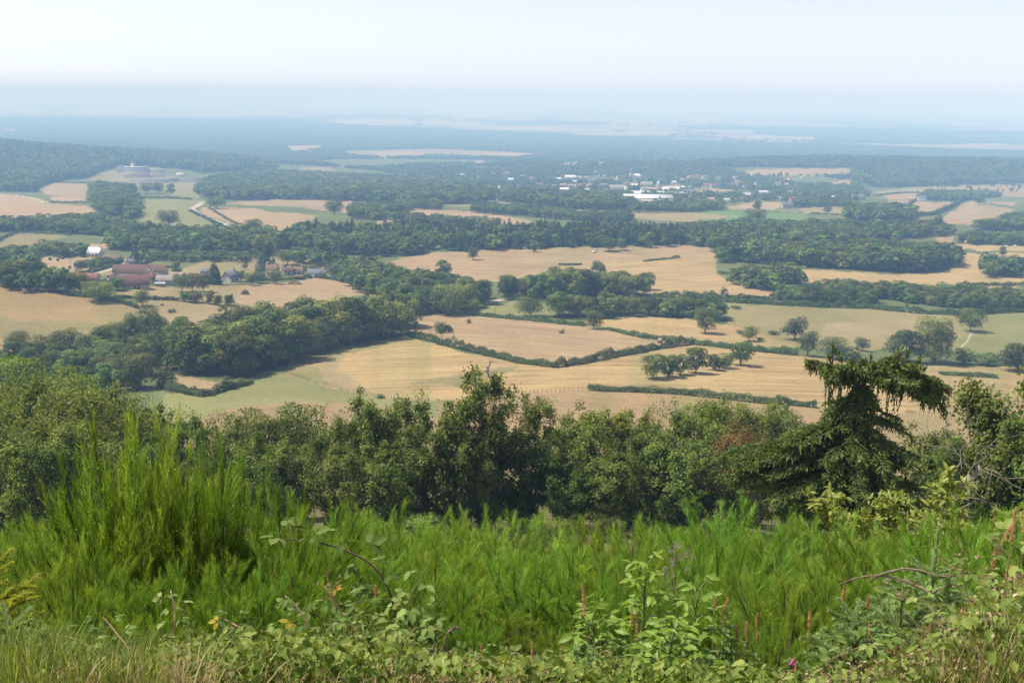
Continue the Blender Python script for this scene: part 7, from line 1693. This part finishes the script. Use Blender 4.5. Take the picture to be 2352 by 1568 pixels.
    # --- dry grass stalks
    G = [(1340,1340,1425,-.12,1.25,'tall orange plume of dry grass left of the elder'),(1452,1390,1440,.0,.8,'thin seed head beside the elder stem'),(1465,1402,1470,.0,1.0,'seed head close behind the thin one beside the elder'),(1228,1475,1520,-.1,.9,'short orange plume at the right of the dry grass patch'),(1298,1485,1565,-.06,1.0,'orange plume low left of the elder group'),(1655,1370,1440,-.1,1.0,'curled pale seed head left of the thin stalks',.05),(1640,1372,1405,.0,.8,'small brown seed head behind the curled pale one'),(1690,1435,1470,-.1,.9,'pinkish seed head at the left of the thin stalks'),(1712,1430,1462,-.08,.9,'leaning pinkish seed head among the thin stalks'),(1735,1408,1440,.0,.8,'upright thin seed head among the low broom tufts'),(1716,1463,1505,.0,1.0,'plump seed head in front of the thin stalks'),
         (1740,1453,1478,.05,.8,'short seed head beside the plump one'),(1850,1405,1440,.05,.9,'brown seed head on the slope of the broom'),(1922,1345,1385,.02,1.0,'chain like seed head below the tip of the dry branch'),(1978,1365,1400,.0,1.0,'brown seed head left of the small spruces'),(2252,1180,1290,.06,1.3,'bent over plume at the left of the tall plumes',.05),(2277,1165,1260,.06,1.2,'tall plume between the bent one and the tallest'),(2295,1125,1235,-.02,1.5,'tallest grass plume standing against the broom'),(2340,1205,1250,.06,1.0,'plume at the frame edge beside the tallest'),(2245,1235,1320,.08,1.2,'thick plume low between the bent and tall ones'),
         (2275,1300,1335,.05,1.0,'small plume over the withered bramble flowers'),(2262,1390,1440,-.05,1.1,'fuzzy seed head in the middle of the mound'),(2140,1395,1430,.05,1.0,'seed head beside the lower young spruce'),(2120,1425,1460,.02,1.0,'double looking seed head on the mound'),(2105,1432,1490,.06,1.1,'long seed head below the double looking one'),(1985,1435,1475,-.15,1.0,'leaning dark seed head at the foot of the small spruce'),(2045,1455,1510,-.06,1.0,'seed head leaning left across the mound'),(2030,1468,1505,.0,.9,'short seed head beside the left leaning one'),(2175,1480,1530,.2,1.1,'long pink plume lying to the side near the bottom',.1),(2210,1455,1475,.25,1.0,'pink plume curving flat over the mound',.12),
         (1900,1510,1545,-.1,.9,'seed head near the foxglove'),(1935,1500,1540,.0,1.0,'pale seed head right of the foxglove'),(1830,1520,1560,-.1,.9,'drooping seed head just above the foxglove'),(1700,1500,1540,-.15,.9,'leaning seed head near the bottom between the tufts'),(1655,1480,1530,.05,1.0,'plume at the bottom right of the elder group'),(1600,1450,1500,-.15,1.0,'pink seed head leaning over the elder leaves'),(1540,1510,1545,-.15,1.0,'pink seed head low under the elder'),(1390,1535,1585,.05,1.0,'thick pink seed head at the bottom under the elder'),(1115,1478,1500,.08,.9,'short seed head at the edge of the dry grass patch'),(970,1395,1410,.15,.9,'tilted seed head right of the tall bramble'),(875,1345,1372,-.1,1.0,'knobbly seed head in front of the tall bramble'),(690,1520,1568,-.2,1.2,'dark red seed head at the bottom in front of the brambles'),(885,1465,1500,.0,1.0,'seed head among the dark bramble leaves'),
         (2060,1500,1545,.15,1.0,'seed head at the bottom of the mound'),(2310,1485,1525,.2,1.0,'pink seed head low at the right of the mound',.08),(2225,1530,1570,-.1,1.0,'seed head at the very bottom of the mound'),(1965,1545,1580,.1,1.0,'seed head at the bottom below the pale one'),(2345,1410,1450,.0,1.0,'seed head at the frame edge of the mound')]
    for i, g in enumerate(G):
        grass_stalk(g[0], 3.7 if g[0] > 1800 else 3.9, g[1], g[2], g[5], g[3], 'seedhead', g[6] if len(g) > 6 else 0, g[4], i)
    # --- foxglove
    P = near(1826, 3.8); h = height_to(P, 1508); t = thing('foxglove', 'small foxglove with magenta bells at the bottom of the slope', 'flower', P)
    mb = MB(); q = curve((0, 0, 0), (.01, 0, h * .5), (0, 0, h), 8); tube(mb, q, [.003] * 8, 5); mb.obj('stem', M['cane_green'], t)
    fm = plain_mat('magenta petals', (.42, .035, .21), .5, .25, 30)
    for k in range(6):
        mb = MB(); z = h * (.97 - .042 * k * 2.2); a = k * 1.9 + 2.6; d = np.array([math.cos(a) * .7, -.6 + .3 * math.sin(a), -.55]); d /= np.linalg.norm(d); p = np.array([0, 0, z])
        tube(mb, [p, p + d * .008, p + d * .022, p + d * .032], np.array([.003, .006, .0075, .010]) * .7, 8, cap=False); mb.obj('bell', fm, t)
    # --- withered thistle behind the elder
    P = near(1545, 6.4); h = height_to(P, 1252); t = thing('withered_thistle', 'grey withered thistle standing in the broom behind the elder', 'thistle', P)
    mb = MB(); tube(mb, curve((0, 0, 0), (.02, 0, h * .5), (0, 0, h), 8), np.linspace(.006, .003, 8), 5)
    for k in range(14):
        a = k * 2.4; z = h * rng.uniform(.6, .97); e = np.array([math.cos(a) * .12, math.sin(a) * .12, z + .06]); tube(mb, [(0, 0, z - .03), e], [.002, .001], 3, cap=False)
    mb.obj('stem', M['cane_dry'], t); hb = MB()
    for k in range(14):
        a = k * 2.4; c = np.array([math.cos(a) * .1 * rng.random(), math.sin(a) * .1 * rng.random(), h * rng.uniform(.75, 1.0)]); n = 22; stamp(hb, LEAFQ, [(0, 1, 2, 3)], [], c + rng.normal(size=(n, 3)) * .012, rots(unit(n, rng), unit(n, rng)), np.stack([np.full(n, .004), np.full(n, .022), np.full(n, .004)], -1), rng.uniform(.2, .8, n))
    hb.obj('blossoms', leaf_mat('withered thistle', (.10, .08, .07), (.22, .18, .15), (.36, .31, .27), .1), t)

# ------------------------------------------------------------------ light, air, camera
def light_and_camera():
    w = bpy.data.worlds.new('World'); scene.world = w; w.use_nodes = True; nt = w.node_tree; nt.nodes.clear()
    el, azm = math.radians(SUN_EL), math.radians(SUN_AZ)      # azimuth of the sun, from straight ahead toward the left
    sx, sy, sz = -math.sin(azm) * math.cos(el), math.cos(azm) * math.cos(el), math.sin(el)
    sky = nt.nodes.new('ShaderNodeTexSky'); sky.sky_type = 'NISHITA'; sky.sun_disc = False; sky.sun_elevation = el
    sky.sun_rotation = -azm; sky.altitude = 400; sky.air_density = AIR; sky.dust_density = DUST; sky.ozone_density = OZ
    bg = nt.nodes.new('ShaderNodeBackground'); bg.inputs[1].default_value = SKY
    out = nt.nodes.new('ShaderNodeOutputWorld'); hs = nt.nodes.new('ShaderNodeHueSaturation'); hs.inputs['Saturation'].default_value = SAT; nt.links.new(sky.outputs[0], hs.inputs['Color'])
    veil = mixrgb(nt, hs.outputs[0], VEIL, 1.0, 'MULTIPLY'); nt.links.new(veil, bg.inputs[0]); nt.links.new(bg.outputs[0], out.inputs[0])
    ld = bpy.data.lights.new('sun', 'SUN'); ld.energy = SUN; ld.angle = math.radians(0.5); ld.color = (1.0, 0.965, 0.91)
    lo = bpy.data.objects.new('sun', ld); COL.objects.link(lo)
    from mathutils import Vector, Matrix
    lo.rotation_euler = Vector((sx, sy, sz)).to_track_quat('Z', 'Y').to_euler()
    # the air
    mb = MB(); R = 86000; z0, z1 = -275, 55
    V = [(-R, -300, z0), (R, -300, z0), (R, R, z0), (-R, R, z0), (-R, -300, z1), (R, -300, z1), (R, R, z1), (-R, R, z1)]
    mb.add(V, [(0, 3, 2, 1), (4, 5, 6, 7), (0, 1, 5, 4), (1, 2, 6, 5), (2, 3, 7, 6), (3, 0, 4, 7)])
    m, nt, out = nodes('haze'); pv = nd(nt, 'VolumePrincipled'); pv.inputs['Color'].default_value = (*HAZE_C, 1); pv.inputs['Density'].default_value = HAZE_D; pv.inputs['Anisotropy'].default_value = HAZE_G; pv.inputs['Absorption Color'].default_value = (ABS, ABS, ABS, 1)
    nt.links.new(pv.outputs[0], out.inputs['Volume'])
    if HAZE_D > 0:
        o = mb.obj('haze', m); tag(o, 'pale blue summer haze filling the air over the plain', 'haze', kind='stuff')
    cd = bpy.data.cameras.new('camera'); cd.sensor_fit = 'HORIZONTAL'; cd.sensor_width = 36; cd.lens = 36 * F_PX / 2352; cd.clip_start = 0.05; cd.clip_end = 200000
    co = bpy.data.objects.new('camera', cd); COL.objects.link(co)
    co.matrix_world = Matrix(((RT[0], UP[0], -FW[0], 0), (RT[1], UP[1], -FW[1], 0), (RT[2], UP[2], -FW[2], 0), (0, 0, 0, 1)))
    scene.camera = co
    scene.view_settings.view_transform = 'Standard'; scene.view_settings.look = 'None'; scene.view_settings.exposure = EXPO; scene.view_settings.gamma = 1
    c = scene.cycles; c.max_bounces = 7; c.diffuse_bounces = 3; c.glossy_bounces = 1; c.transmission_bounces = 4; c.volume_bounces = 2; c.transparent_max_bounces = 8
    c.use_denoising = True; c.use_adaptive_sampling = True; c.adaptive_threshold = 0.015; c.caustics_reflective = False; c.caustics_refractive = False
    c.sample_clamp_indirect = 4

SUN_EL, SUN_AZ, SUN, SKY, DUST, EXPO = 60, 78, 5.0, 0.125, 0.5, 0.42
ABS = 0.65
OZ, AIR, SAT, VEIL = 1.0, 0.7, 0.35, (0.965, 0.975, 1.12)
HAZE_C, HAZE_D, HAZE_G = (0.36, 0.63, 1.0), 0.00027, -0.1
import time
_t0 = time.time()
def step(n): print(f'{n} {time.time() - _t0:.1f}s')
random.seed(4)
build_ground(); step('ground')
place_buildings(); step('buildings')
place_woods(); step('woods')
place_solo(); place_hedges(); place_fences(); place_small(); step('fields')
place_near_trees(); place_spruce(); step('belt')
place_broom(); place_front(); step('front')
light_and_camera()
